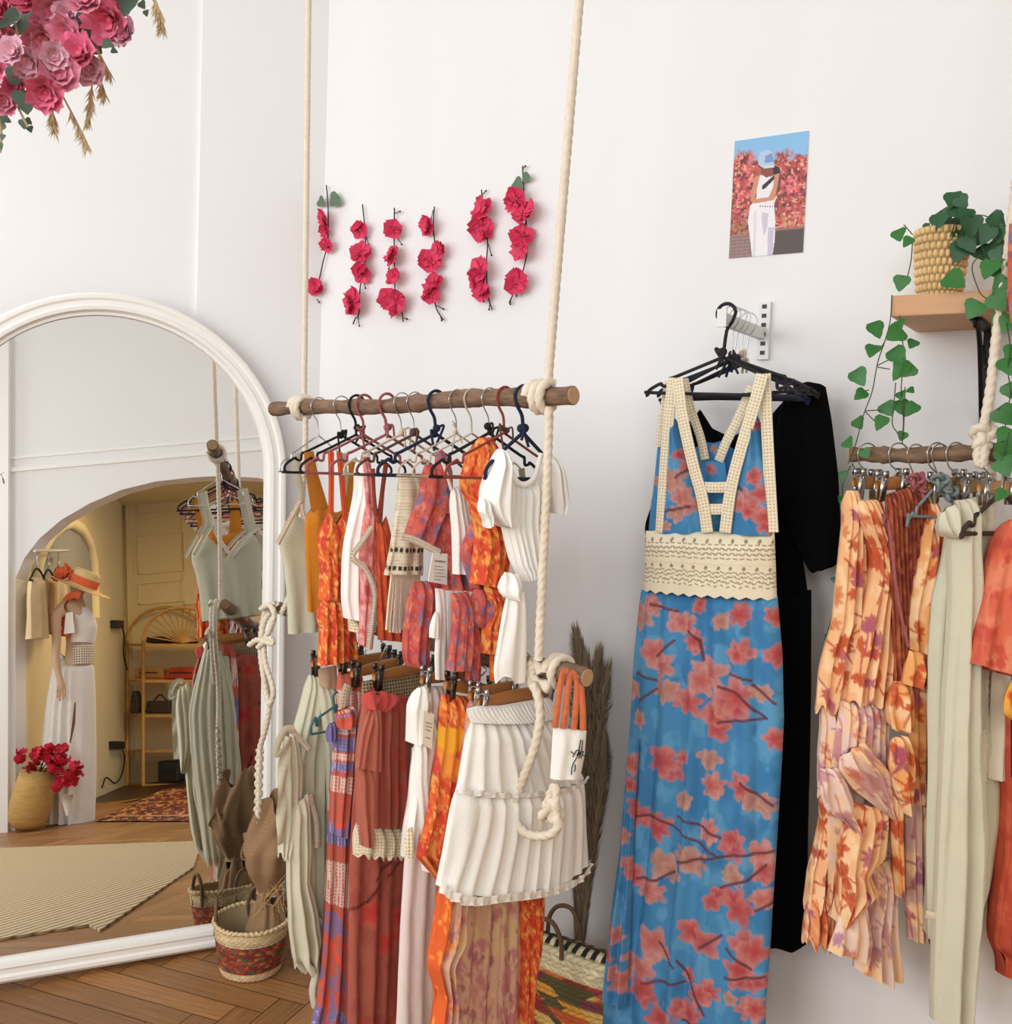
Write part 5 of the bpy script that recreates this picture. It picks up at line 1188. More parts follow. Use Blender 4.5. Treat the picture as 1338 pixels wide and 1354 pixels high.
for hk, cm, lab in ((1211, PINKY, 'dusty pink cord-wrapped hanger with a tied bow on the knotty branch'), (1243, mat('grey_teal_yarn', (126, 138, 138), .9, noise=.4, nscale=90), 'grey-blue cord-wrapped hanger with a tied bow on the knotty branch')):
    root = wire_hanger(RR.at(hk), AZR, cm, .0034, lab, half=.07, drop=.13, metal_hook=True, wrapm=cm, ties=cm, hook_r=.021, neck=.06)
    B = MB(); pl = RG(hk); c_ = pl.w((0, -.055), .02)
    for a_ in (0, 1, 2): knot_lump(c_+pl.d*(.012*(a_-1))-pl.z*.012*a_, .016, .0042, a_, B)
    B.build('tied_bow', cm, root)
wire_hanger(RR.at(1328), 60, mat('patterned_cord', (70, 52, 46), .8, noise=.9, nscale=200), .005, 'dark speckled cord hanger holding the coral kimono at the picture edge', half=.12, drop=.16, metal_hook=True, ties=None, hook_r=.021, neck=.075)
# apricot ruffled dress, left
pl = RG(1150); pe = pl.at(ZE)
root = thing('ruffled_skirt', pl.o-[0, 0, .9], 'apricot and rust leaf-print tiered ruffle dress at the tip of the knotty branch', 'dress')
cloth('upper', pl, [(268, 300), (255, 360), (258, 440), (245, 540), (232, 640), (218, 780), (205, 900), (172, 1010), (148, 1120), (134, 1280)], [(318, 300), (330, 400), (345, 560), (352, 700), (350, 860), (340, 1000), (330, 1140), (290, 1262)], root, nf=4, amp=.012, amp0=.4, thick=.026, paint=p_apricot, cell=.0034, seed=100, hem=.012)
cloth('underskirt', pe, [(262, 60), (262, 400), (245, 700), (232, 1040)], [(340, 60), (335, 400), (325, 700), (310, 1040)], root, nf=3, amp=.008, amp0=.5, thick=.014, paint=p_apricot, cell=.0042, seed=191, off=-.01)
cloth('pale_tier', pe, [(252, 95), (256, 180), (246, 300), (244, 470)], [(330, 90), (340, 200), (330, 340), (330, 470)], root, nf=3, amp=.010, amp0=.6, thick=.022, paint=p_pinkleaf, cell=.0036, seed=101, hem=.012, off=-.005)
cloth('apricot_tier', pe, [(256, 260), (250, 400), (262, 540), (240, 660), (212, 760), (200, 905)], [(330, 320), (330, 480), (330, 600), (330, 700), (320, 790), (300, 850)], root, nf=4, amp=.012, amp0=.5, thick=.024, paint=p_apricot, cell=.0034, seed=102, hem=.012)
cloth('apricot_tier', pe, [(215, 840), (200, 900), (190, 1030)], [(300, 840), (302, 920), (290, 1046)], root, nf=4, amp=.012, amp0=.6, thick=.024, paint=lambda p: p_apricot(p, (232, 150, 96)), cell=.0046, seed=103, hem=.01, off=.005)
# apricot ruffled dress, front
pl = RG(1180); pe = pl.at(ZE)
root = thing('ruffled_skirt', pl.o-[0, 0, .9], 'apricot leaf-print wrap skirt with cascading pale pink ruffles, in front of the tiered ruffle dress', 'skirt')
cloth('upper', pl, [(322, 345), (318, 390), (340, 470), (378, 560), (384, 640), (372, 720), (345, 840), (318, 980), (290, 1110), (268, 1245)], [(418, 338), (425, 420), (450, 540), (460, 640), (472, 760), (478, 900), (478, 1060), (474, 1245)], root, nf=5, amp=.013, amp0=.4, thick=.034, paint=p_apricot, cell=.0034, seed=104, hem=.006)
cloth('underskirt', pe, [(330, 80), (300, 300), (280, 600), (285, 850), (310, 1060)], [(524, 80), (520, 400), (522, 700), (515, 1070)], root, nf=4, amp=.008, amp0=.5, thick=.014, paint=p_pinkleaf, cell=.0042, seed=190, off=-.006)
cloth('pale_skirt', pe, [(345, 85), (338, 200), (330, 330), (380, 420)], [(530, 82), (520, 200), (524, 340), (528, 540)], root, nf=7, amp=.011, amp0=.6, thick=.030, paint=p_pinkleaf, cell=.0036, seed=105)
cloth('pale_ruffle', pe, [(252, 345), (248, 440), (268, 510), (345, 555), (378, 600)], [(318, 345), (350, 400), (380, 470), (384, 540), (384, 605)], root, nf=2, amp=.012, amp0=.6, thick=.022, paint=p_pinkleaf, cell=.0036, seed=106, off=.045)
cloth('pale_ruffle', pe, [(330, 300), (325, 350), (380, 430), (460, 490), (522, 540)], [(424, 240), (470, 300), (520, 350), (530, 440), (530, 542)], root, nf=3, amp=.012, amp0=.6, thick=.020, paint=p_pinkleaf, cell=.0036, seed=107, off=.050)
cloth('apricot_ruffle', pe, [(385, 480), (350, 560), (320, 680), (330, 760), (325, 860), (318, 950)], [(520, 510), (512, 600), (505, 690), (440, 760), (480, 840), (322, 955)], root, nf=4, amp=.014, amp0=.5, thick=.026, paint=p_apricot, cell=.0034, seed=108, off=.045)
cloth('pale_skirt', pe, [(440, 740), (440, 860), (400, 960), (390, 1100), (388, 1132)], [(545, 690), (548, 860), (560, 1000), (570, 1100), (572, 1160)], root, bot=[(388, 1132), (440, 1160), (490, 1180), (540, 1172), (572, 1160)], nf=4, amp=.012, amp0=.6, thick=.026, paint=p_pinkleaf, cell=.0036, seed=109, off=.012)
cloth('pale_ruffle', pe, [(325, 930), (300, 1010), (288, 1068)], [(440, 900), (452, 1020), (442, 1118)], root, bot=[(288, 1068), (350, 1075), (400, 1095), (442, 1118)], nf=3, amp=.012, amp0=.6, thick=.022, paint=p_pinkleaf, cell=.0036, seed=110, off=.05)
# rust smocked skirt and apricot bow dress behind
pl = RG(1212); pe = pl.at(ZE)
root = thing('smocked_skirt', pl.o-[0, 0, .9], 'rust-red smocked dress hanging in shade between the apricot ruffled skirt and sage wrap', 'dress')
def p_rust(p): p.fill((150, 68, 42)); p.blotch((182, 98, 60), .03, .5, .65, 1); p.blotch((120, 46, 34), .03, .55, .68, 5)
cloth('smocked_panel', pl, [(440, 320), (450, 500), (460, 700), (470, 900), (480, 1250)], [(650, 250), (660, 450), (655, 700), (650, 900), (645, 1250)], root, nf=12, amp=.005, amp0=1, thick=.016, paint=p_rust, cell=.005, seed=111)
cloth('waist_gather', pl, [(645, 262), (648, 300), (650, 330)], [(792, 238), (794, 280), (796, 322)], root, nf=16, amp=.004, amp0=1, thick=.02, paint=lambda p: p.fill((184, 104, 60)).blotch((160, 80, 50), .02, .5, .65, 3), cell=.004, seed=112, off=.0)
cloth('pale_skirt', pe, [(560, 290), (585, 500), (590, 800), (600, 1016)], [(690, 290), (690, 500), (690, 800), (690, 1022)], root, nf=5, amp=.010, amp0=.6, thick=.022, paint=lambda p: p_apricot(p, (206, 166, 150), (176, 96, 92), (160, 100, 118)), cell=.005, seed=113)
pl = RG(1226); pe = pl.at(ZE)
root = thing('bow_dress', pl.o-[0, 0, .9], 'orange-apricot floral dress with a big hanging bow, tucked beside the sage wrap', 'dress')
def p_amber(p): p_apricot(p, (236, 168, 100), (198, 84, 40), (170, 80, 100))
cloth('bodice', pl, [(625, 330), (632, 390), (606, 480), (590, 590), (565, 720), (548, 860), (552, 1010)], [(660, 325), (690, 480), (690, 600), (676, 720), (640, 860), (630, 1040)], root, nf=3, amp=.010, amp0=.5, thick=.024, paint=p_amber, cell=.0036, seed=114)
cloth('side_panel', pl, [(556, 980), (542, 1200), (548, 1420), (562, 1700)], [(640, 980), (640, 1200), (636, 1420), (622, 1700)], root, nf=2, amp=.008, amp0=.6, thick=.014, paint=p_amber, cell=.004, seed=192, off=-.004)
cloth('sleeve_end', pl, [(545, 1015), (525, 1120), (522, 1165)], [(625, 1030), (628, 1120), (600, 1182)], root, nf=2, amp=.010, amp0=.6, thick=.022, paint=p_amber, cell=.0036, seed=115, off=.025)
cloth('bow_loop', pe, [(540, 0), (520, 100), (535, 210), (590, 200)], [(606, 10), (615, 100), (612, 165), (600, 205)], root, nf=2, amp=.010, amp0=1, thick=.024, paint=p_amber, cell=.0036, seed=116, off=.01)
cloth('bow_tail', pe, [(535, 225), (522, 320), (540, 420), (580, 522)], [(600, 215), (618, 330), (615, 420), (594, 524)], root, nf=2, amp=.010, amp0=.8, thick=.022, paint=p_amber, cell=.0036, seed=117, off=.02)
cloth('lower_panel', pe, [(530, 400), (530, 600), (550, 846)], [(580, 400), (575, 600), (572, 846)], root, nf=2, amp=.006, amp0=.6, thick=.016, paint=p_amber, cell=.005, seed=118, off=.0)
cloth('drawstring', pl, [(450, 430), (462, 520), (480, 700), (505, 860), (540, 1000)], [(458, 430), (474, 520), (492, 700), (518, 860), (548, 1000)], root, nf=1, amp=.002, thick=.005, m=PINKY, cell=.008, seed=119, off=.03)
# sage wrap
pl = RG(1272); pe = pl.at(ZE)
root = thing('wrap_trousers', pl.o-[0, 0, .9], 'long sage-cream linen wrap trousers folded over a clip hanger, reaching nearly to the floor', 'trousers')
cloth('far_leg', pl, [(720, 400), (715, 520), (690, 640), (650, 780), (634, 1000), (628, 1185), (625, 1492), (621, 1833), (623, 2230), (628, 2300)], [(860, 320), (905, 430), (920, 600), (920, 800), (918, 1000), (915, 1219), (983, 1492), (972, 1719), (921, 2060), (830, 2309)], root, nf=3, amp=.014, amp0=.4, thick=.034, m=SAGE, cell=.008, seed=120)
cloth('near_leg', pl, [(760, 345), (755, 440), (738, 560), (740, 800), (730, 1000), (716, 1185), (699, 1492), (684, 1833), (673, 2173), (666, 2514), (664, 2678)], [(845, 330), (850, 480), (870, 700), (862, 900), (864, 1100), (864, 1219), (869, 1492), (892, 1833), (875, 2116), (835, 2457), (816, 2627)], root, bot=[(664, 2678), (728, 2675), (773, 2648), (816, 2627)], nf=2.5, amp=.014, amp0=.4, thick=.034, m=SAGE2, cell=.008, seed=122, off=.05)
cloth('tie_loop', pl, [(690, 400), (678, 440), (690, 505), (730, 510)], [(770, 340), (780, 400), (760, 470), (738, 512)], root, nf=2, amp=.008, amp0=1, thick=.026, m=SAGE2, cell=.006, seed=124, off=.06)
ribbon('hem_tape', pe, [(668, 922), (690, 926), (712, 930)], .014, CREAM, root, off=.04)
# garments cut by the picture edge
pl = Pl(RR.at(1330), 62, ZD); pe = pl.at(ZE)
root = thing('kimono', pl.o-[0, 0, .6], 'coral-orange blossom print kimono with a wide sleeve, rightmost on the knotty branch', 'kimono')
cloth('sleeve', pl, [(1000, 430), (965, 520), (925, 700), (885, 900), (850, 1078)], [(1060, 430), (1066, 600), (1066, 800), (1066, 1000), (1066, 1146)], root, bot=[(850, 1078), (920, 1105), (1010, 1132), (1066, 1146)], nf=3, amp=.012, amp0=.5, thick=.040, paint=p_coral, cell=.005, seed=125, off=.03)
cloth('body', pe, [(980, 60), (985, 500), (975, 700), (945, 900), (932, 1055), (980, 1075), (978, 1165)], [(1070, 60), (1070, 500), (1070, 800), (1070, 950), (1070, 1100), (1070, 1170), (1070, 1190)], root, nf=5, amp=.012, amp0=.6, thick=.030, paint=lambda p: p.fill((200, 82, 58)).blotch((218, 104, 74), .05, .5, .65, 1), cell=.007, seed=126)
pl = Pl(RR.at(1312), 66, ZE)
root = thing('trimmed_robe', pl.o-[0, 0, .6], 'cream robe edge with a ladder-stitch border, between the sage trousers and coral kimono', 'robe')
cloth('front_edge', pl, [(930, -60), (925, 100), (922, 260), (916, 385)], [(1010, -60), (1000, 100), (1000, 260), (1000, 392)], root, nf=2, amp=.006, amp0=.6, thick=.02, m=CREAM, cell=.008, seed=127)
cloth('grey_brown_lining', pl, [(940, 300), (950, 500), (942, 700), (938, 862)], [(1050, 300), (1060, 500), (1060, 700), (1060, 866)], root, nf=2, amp=.008, amp0=.6, thick=.016, m=cloth_mat('taupe_lining', (112, 96, 78), .2), cell=.010, seed=128, off=-.03)  # plain grey-brown panel below the cream edge
B = MB()
for k in range(46):
    c0 = pl(955, -40+k*9.0, .030); B.box(c0, pl.d*.006, pl.z*.004, pl.n*.001)
B.build('ladder_stitch', mat('stitch_shadow', (66, 52, 42), .9), root, smooth=False)
pl = Pl(RR.at(1345), 62, ZE)
root = thing('mustard_scarf', pl.o-[0, 0, .6], 'small amber-yellow fabric corner showing under the coral kimono sleeve', 'scarf')
cloth('corner', pl, [(1010, -10), (978, 60), (972, 130), (1000, 152)], [(1120, -10), (1120, 60), (1120, 120), (1120, 152)], root, nf=2, amp=.006, amp0=.6, thick=.016, paint=lambda p: p.fill((240, 172, 66)).blotch((214, 84, 44), .04, .55, .62, 1), cell=.006, seed=129, off=.05)
pl = Pl(SH.o+WR.n*.06, -57)
root = thing('printed_scarf', pl(1334, 360), 'red and blue printed cloth hanging beside the ivy above the shelf', 'scarf')
cloth('cloth', pl, [(1334, 296), (1332, 350), (1333, 400), (1336, 428)], [(1400, 290), (1400, 350), (1400, 400), (1400, 420)], root, nf=2, amp=.006, thick=.02, paint=p_redblue, cell=.006, seed=130)
# ================================================================== ON THE WALL: PICTURE, FLOWER STRANDS, BOUQUET
qc = [WR(972, 187), WR(1070, 173), WR(1062, 334), WR(964, 342)]
root = thing('photo_print', (qc[2]+qc[3])/2, 'unframed photo print of a person in white among red blossom, taped on the wall', 'picture')
NX, NY = 170, 262
U_, V_ = np.meshgrid(np.linspace(0, 1, NX), np.linspace(0, 1, NY))
Pq = ((1-U_)*(1-V_))[..., None]*qc[0]+(U_*(1-V_))[..., None]*qc[1]+(U_*V_)[..., None]*qc[2]+((1-U_)*V_)[..., None]*qc[3]+WR.n*.0025
class PP(Paint): pass
p = PP(U_, V_*1.5, U_, V_, None, 3); p.fill((150, 200, 236)); p.mix((120, 178, 222), (1-V_)*.6)
def pu(x, y):   # the zoomed view of the print -> u, 1.5 v
    t_ = (x-280+(y-255)*.046)/675.0; yt = 255-(x-280)*.148; return t_, (y-(255-148*t_*.68))/1045.0*1.5
m = sstep(.12, .20, V_+.16*(fbm(U_*9, V_*14, 2)-.5)-.07*U_+.03)
p.mix((178, 70, 66), m)
for rgb, sz, lo_, hi_, sd in (((214, 80, 84), 14, .5, .58, 1), ((120, 40, 40), 18, .56, .64, 4), ((232, 170, 140), 26, .58, .66, 7), ((230, 120, 130), 22, .6, .68, 9), ((90, 50, 40), 30, .62, .7, 12)):
    n_m = sstep(lo_, hi_, fbm(U_*sz, V_*sz*1.5, sd)); p.mix(rgb, n_m*m)
p.mix((206, 160, 100), m*sstep(.60, .80, V_)*sstep(.55, .63, fbm(U_*24, V_*36, 31))); p.mix((110, 40, 36), m*.5*sstep(.5, .8, V_)*(U_ < .5))
wl = sstep(.80, .815, V_+.02*(U_ > .55)); p.mix((150, 118, 116), wl*(U_ < .62)); p.mix((74, 62, 60), wl*(U_ >= .58)*1.0)
p.mix((86, 64, 66), wl*((np.abs((V_*34) % 1-.5) > .42) | (np.abs((U_*7+np.floor(V_*34) % 2*.5) % 1-.5) > .47))*.8)
p.mix((150, 108, 92), (np.abs(V_-.79) < .012)*(U_ > .55)*.8)
def blob(pts, rgb, a=1.0):
    """filled outline"""
    q = [pu(*t) for t in pts]; ins = np.zeros(U_.shape, bool); n_q = len(q)
    for i in range(n_q):
        (x0, y0), (x1, y1) = q[i], q[(i+1) % n_q]
        c_ = ((y0 > p.T) != (y1 > p.T)) & (p.S < (x1-x0)*(p.T-y0)/(y1-y0+1e-9)+x0); ins ^= c_
    p.mix(rgb, ins*a)
blob([(640, 450), (700, 480), (712, 560), (650, 560), (620, 520)], (34, 28, 32))
blob([(430, 820), (460, 790), (650, 790), (660, 900), (660, 1100), (636, 1262), (452, 1280), (430, 1100), (410, 960)], (238, 234, 238))
blob([(540, 870), (600, 880), (590, 1000), (560, 1080), (540, 960)], (206, 196, 210)); blob([(600, 1000), (650, 1000), (640, 1260), (590, 1262)], (198, 192, 212)); blob([(470, 870), (490, 860), (480, 1270), (456, 1276)], (220, 214, 220))
blob([(500, 560), (560, 540), (620, 560), (700, 510), (700, 640), (650, 800), (480, 800), (490, 690)], (236, 230, 232))
blob([(540, 640), (700, 500), (712, 520), (560, 670), (538, 672)], (30, 26, 30))
blob([(520, 480), (640, 470), (640, 540), (580, 570), (530, 540)], (140, 70, 56)); blob([(470, 490), (520, 490), (515, 560), (480, 570)], (168, 88, 66))
blob([(475, 560), (520, 550), (470, 770), (432, 770), (440, 690)], (206, 142, 112)); blob([(655, 540), (712, 520), (715, 640), (650, 760), (470, 800), (432, 782), (470, 760), (600, 740), (640, 650)], (208, 140, 108)); blob([(700, 520), (718, 540), (705, 660), (660, 740), (680, 640)], (120, 52, 44))
blob([(500, 400), (520, 350), (590, 325), (640, 345), (652, 400), (650, 460), (560, 475), (505, 460)], (176, 200, 226)); blob([(570, 380), (630, 350), (650, 430), (560, 440)], (120, 152, 196)); blob([(505, 455), (560, 470), (652, 455), (650, 475), (560, 490)], (206, 216, 232))
for k in range(6): 
    x = 520+k*22; blob([(x, 812), (x+10, 812), (x+10, 826), (x, 826)], (150, 100, 90))
B = MB(); B.grid(Pq, p.c); B.build('print', painted('photo_paper', .45, 0), root)
B = MB(); B.add([q+WR.n*.0015 for q in qc]+[q+WR.n*.0003 for q in qc], [(0, 1, 2, 3), (7, 6, 5, 4), (0, 4, 5, 1), (1, 5, 6, 2), (2, 6, 7, 3), (3, 7, 4, 0)]); B.build('paper_backing', mat('photo_back', (238, 238, 236), .7), root, smooth=False)

BLOS = mat('fuchsia_petal', (236, 52, 98), .6, noise=.45, nscale=60, sheen=.1)
TWIG = mat('dark_twig', (62, 44, 40), .8, noise=.3, nscale=60)
LEAFG = mat('dusty_green_leaf', (92, 120, 92), .6, noise=.3, nscale=30)
def blossom(B, c, r, nrm, rg, n=5, layers=2, cup=.5, wavy=.12):
    nrm = nrm/np.linalg.norm(nrm); x = np.cross(nrm, [0.1, .2, 1]); x /= np.linalg.norm(x); y = np.cross(nrm, x); a0 = rg.uniform(0, 6)
    for L_ in range(layers):
        rr = r*(1-.30*L_); cu = cup+.45*L_
        for k in range(n):
            a_ = a0+2*PI*k/n+L_*.6+rg.uniform(-.2, .2); d = math.cos(a_)*x+math.sin(a_)*y; t = -math.sin(a_)*x+math.cos(a_)*y
            rows = []
            for i, u in enumerate(np.linspace(0.05, 1, 6)):
                w_ = .62*math.sin(min(u*1.15, 1)*PI*.62)**.8; h_ = cu*u*u*.6*rr+L_*.06*rr
                rows.append([c+d*(u*rr*(1-.15*cu))+t*(v*w_*rr)+nrm*(h_+.16*rr*v*v+wavy*rr*math.sin(5*v+a_*3+u*4)*u) for v in (-1, -.5, 0, .5, 1)])
            B.grid(np.array(rows))
zs = ZS
strands = [
 ([(172,150),(180,250),(178,400),(160,480),(140,570),(122,640),(112,700)], [(178,300,38),(176,360,30),(190,418,30),(138,600,36)], [(160,228,26),(214,222,32)], [[(122,640),(140,668)],[(120,660),(108,690)]]),
 ([(332,235),(345,380),(340,520),(322,600),(315,720),(300,740),(290,765)], [(335,352,34),(340,455,42),(328,512,34),(345,545,36),(314,668,54)], [], [[(345,360),(358,412)],[(340,560),(345,605)],[(312,725),(318,772)]]),
 ([(473,250),(472,400),(475,560),(478,640),(505,710),(512,755)], [(482,348,36),(482,468,40),(488,560,34),(462,655,40),(505,668,42),(484,712,26)], [], [[(473,275),(498,266)],[(480,370),(505,412)],[(460,480),(448,520)],[(510,735),(530,742)]]),
 ([(650,245),(645,330),(652,430),(642,560),(655,680),(675,725),(690,745)], [(632,332,38),(680,446,34),(650,492,44),(654,592,42),(654,645,34)], [], [[(660,682),(690,698)],[(676,725),(682,748)],[(645,260),(635,300)]]),
 ([(858,170),(870,280),(885,400),(880,500),(885,620),(895,670),(905,700)], [(880,265,42),(868,342,46),(876,382,26),(868,528,46),(852,580,34),(872,626,34)], [], [[(860,195),(878,175)],[(888,410),(903,460)],[(885,640),(868,664)],[(895,672),(892,700)]]),
 ([(1040,65),(1045,180),(1055,300),(1060,440),(1030,570),(1000,630),(980,672)], [(1025,215,42),(1068,280,46),(1050,385,44),(1048,440,40),(1035,575,44)], [(1028,150,24),(1060,122,20)], [[(1040,80),(1052,66)],[(1055,310),(1048,330)],[(1008,610),(1014,640)],[(990,650),(986,676)]])]
SW = Pl(WR.o+WR.n*.012, -57, ZS)
LABS = ['pink blossom strand with two green leaves, beside the rope nearest the mirror', 'pink blossom strand with five flowers, second from the mirror-side rope', 'pink blossom strand ending in a double flower, third from the mirror-side rope',
        'pink blossom strand in the fourth place, its twig end bending towards the front rope', 'pink blossom strand of two tight clusters, next to the leafy one by the front rope', 'pink blossom strand with leafy tip, highest on the wall beside the front rope']
sc_s = np.linalg.norm(SW(500, 500)-SW(500, 600))/100
for i, (st, fls, lvs, tw) in enumerate(strands):
    rg = random.Random(40+i); root = thing('flower_strand', SW(*st[-1]), LABS[i], 'flower strand', 'pink flower strands on the wall')
    B = MB(); B.tube(cr([SW(x, y) for x, y in st], 6), .0022, 6)
    for t_ in tw: B.tube([SW(*t_[0]), SW(*t_[1])], .0014, 5); B.ball(SW(*t_[1]), .0032, 6)
    B.build('twig', TWIG, root)
    for x, y, r in fls:
        B = MB(); c = SW(x, y, .012+rg.uniform(0, .008)); r_ = r*sc_s*1.05
        blossom(B, c, r_*1.12, SW.n+SW.d*rg.uniform(-.6, .6)+SW.z*rg.uniform(-.5, .5), rg, 5, 1, .30, .10)
        blossom(B, c+SW.d*rg.uniform(-.5, .5)*r_+SW.z*rg.uniform(-.5, .5)*r_+SW.n*.006, r_*.85, SW.n+SW.d*rg.uniform(-1, 1)+SW.z*rg.uniform(-1, 1), rg, 5, 1, .45, .14)
        B.build('blossom', BLOS, root)
    for x, y, r in lvs:
        B = MB(); leaf(B, SW(x, y, .008), r*sc_s*1.9, SW.n+SW.d*rg.uniform(-.3, .3), SW.d*(-1 if x < st[1][0] else 1)*.8-SW.z*.6, rg, .2); B.build('leaf', LEAFG, root)

# hanging bouquet in the upper corner
BD = 0.95; k_ = 2.973
def BQ(x, y, dz=0): return EYE+ray(x/k_, y/k_)*(BD+dz)
root = thing('hanging_bouquet', BQ(90, 450), 'big hanging bouquet of pink artificial blossoms, eucalyptus and dried grasses, top corner', 'bouquet')
PINKS = [mat('rose_petal', (250, 148, 172), .6, noise=.35, nscale=30, sheen=.2), mat('deep_pink_petal', (244, 112, 146), .6, noise=.35, nscale=30, sheen=.2), mat('light_pink_petal', (254, 186, 202), .6, noise=.35, nscale=30, sheen=.2)]
rg = random.Random(77)
bl = [(225,50,85),(435,75,90),(495,140,62),(175,155,75),(310,215,72),(118,240,62),(232,300,74),(180,362,66),(30,290,64),(15,400,52),(5,40,70),(350,268,60),(335,5,66),(120,-10,70),(15,160,66),(265,130,64),(395,20,56),(55,205,52),(-60,120,80),(-70,250,80),(-60,380,70),(220,-60,80),(60,-90,80),(360,-90,80),(-60,-20,80),(480,-60,70),(300,-140,80),(120,-190,80),(-30,-150,80),(210,220,50),(150,300,45),(60,345,42),(270,60,55)]
for i, (x, y, r) in enumerate(bl):
    B = MB(); c = BQ(x, y, rg.uniform(-.06, .03)); r_ = r/k_/F*BD*1.05
    nv = np.array([rg.uniform(-.5, .6), -1, rg.uniform(-.9, .2)])
    blossom(B, c, r_, nv, rg, 6, 3, .7, .16); B.ball(c, r_*.22, 6)
    B.build('blossom', PINKS[i % 3], root)
EUC = mat('eucalyptus_leaf', (78, 104, 84), .6, noise=.35, nscale=30)
B = MB()
for x, y, r, a_ in [(30,80,60,3.6),(110,105,70,-.6),(95,25,66,.4),(45,195,52,3.4),(100,400,52,-1.4),(345,315,26,-1.2),(400,160,46,.2),(335,130,56,-1.2),(500,8,54,.2),(85,300,50,-1.9),(350,60,70,-.9),(425,175,26,0),(60,290,50,2.6),(370,190,40,-.5),(140,60,50,-2),(0,90,60,3),(-20,470,34,-2),(8,500,22,-2.4),(92,488,24,-1.6),(118,508,18,-1.2),(112,478,18,-.6),(10,540,16,-1.8),(4,575,16,-1.6),(205,420,26,-1.8),(20,470,30,-.4),(560,20,20,-1),(575,52,16,-1.4),(450,200,16,-.4),(200,20,60,2)]:
    c = BQ(x, y, rg.uniform(-.03, .05)); leaf(B, c, r/k_/F*BD*1.5, np.array([rg.uniform(-.4, .4), -1, rg.uniform(-.3, .5)]), np.array([math.cos(a_), 0, math.sin(a_)]), rg, .15)
B.build('eucalyptus_foliage', EUC, root)
DRY = mat('dried_grass', (190, 164, 120), .9, noise=.4, nscale=80)
for seq in ([(245, 375), (290, 460), (325, 530), (343, 572)], [(205, 405), (208, 460), (215, 508)], [(365, 300), (355, 400), (345, 482)], [(590, -20), (630, 50), (640, 115)], [(395, 300), (400, 340), (412, 372)], [(600, -20), (620, 30), (628, 100)], [(380, 190), (405, 240), (432, 290)]):
    B = MB(); P = cr([BQ(x, y) for x, y in seq], 8); B.tube(P, .0009, 4)
    for j in range(len(P)//4, len(P)):
        for q in range(5):
            d = np.array([rg.uniform(-1, 1), rg.uniform(-.6, .6), -1.4]); d /= np.linalg.norm(d); l_ = rg.uniform(.006, .014); t = np.array([d[2], 0, -d[0]])*.0011
            B.add([P[j]-t, P[j]+t, P[j]+d*l_], [(0, 1, 2)])
    B.build('dried_grass_stem', DRY, root)
for seq in ([(60, 390), (85, 450), (112, 500)], [(-10, 430), (5, 520), (0, 600)], [(40, 60), (70, 130), (75, 260)]): MB().tube(cr([BQ(x, y) for x, y in seq], 6), .0012, 5).build('twig', DRY, root)
MB().tube([BQ(20, -60, .02), np.array([*BQ(20, -60, .02)[:2], CEIL])], .002, 6).build('hanging_cord', CORD, root)

# ================================================================== ON THE FLOOR: BASKETS, BURLAP BUNDLE, PAMPAS
def woven(name, c, r0, r1, h, label, cols, rim, seed, nn=150, rows=44, flare=.0, handles=True, slant=10, bands=(.16, .72)):
    root = thing(name, c, label, 'basket'); rg = np.random.default_rng(seed)
    prof = [(0.001, .004), (r0*.7, .004)]+[(r0+(r1-r0)*(t**.7), h*t) for t in np.linspace(0.02, 1, rows)]
    prof = np.array(prof); th = np.linspace(0, 2*PI, nn, endpoint=False); u_, v_ = np.meshgrid(th/(2*PI), np.clip(prof[:, 1]/h, 0, 1))
    nb = 38; row = np.floor(v_*slant*2); s_ = u_*nb+row*.5
    idx = (np.floor(s_)*7+row*13+np.floor(u_*9)*3+seed).astype(int)
    pal = np.array([lin(c_) for c_ in cols]); ch = rg.integers(0, len(cols), 4000)
    zz = (np.floor(u_*12+.5*np.abs((v_*6) % 2-1)*1.5)).astype(int)
    c_ = pal[ch[(idx*31+zz*17) % 4000]]
    base = lin(rim); isrim = (v_ > bands[1]) | (v_ < bands[0])
    c_ = np.where(isrim[..., None], base*(.80+.35*rg.random(4000)[(idx*11) % 4000][..., None]), c_)
    e = np.abs(s_ % 1-.5)*2; f_ = np.abs((v_*slant*2) % 1-.5)*2
    c_ = c_*np.clip(1.15-.6*e**5-.55*f_**4, .3, 1.1)[..., None]
    bump = .0035*np.abs(np.sin(PI*s_))**.6*np.abs(np.sin(PI*v_*slant*2))**.6*(prof[:, 0:1] > r0*.8)
    rr = prof[:, 0:1]+bump
    P = np.stack([c[0]+rr*np.cos(th), c[1]+rr*np.sin(th), c[2]+np.broadcast_to(prof[:, 1:2], rr.shape)], -1)
    B = MB(); B.grid(P, c_, wrap=True)
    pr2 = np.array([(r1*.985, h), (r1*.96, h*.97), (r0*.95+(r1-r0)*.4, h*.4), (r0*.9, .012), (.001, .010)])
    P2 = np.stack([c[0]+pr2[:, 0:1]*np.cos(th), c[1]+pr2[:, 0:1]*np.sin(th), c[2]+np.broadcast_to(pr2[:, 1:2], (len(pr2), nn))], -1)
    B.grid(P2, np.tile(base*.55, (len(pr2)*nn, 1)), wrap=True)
    B.build('woven_body', painted('basket_weave', .8, .2, 200), root)
    t = np.linspace(0, 2*PI, 200); B = MB()
    B.tube(np.stack([c[0]+r1*np.cos(t)+.002*np.cos(40*t), c[1]+r1*np.sin(t)+.002*np.sin(40*t), c[2]+h+.003*np.sin(46*t)], 1), .0055, 6); B.build('braided_rim', mat('basket_rim_'+name, rim, .85, noise=.3, nscale=120), root)
    return root
bc = floor_pt(331, 1300); bc[2] = 0
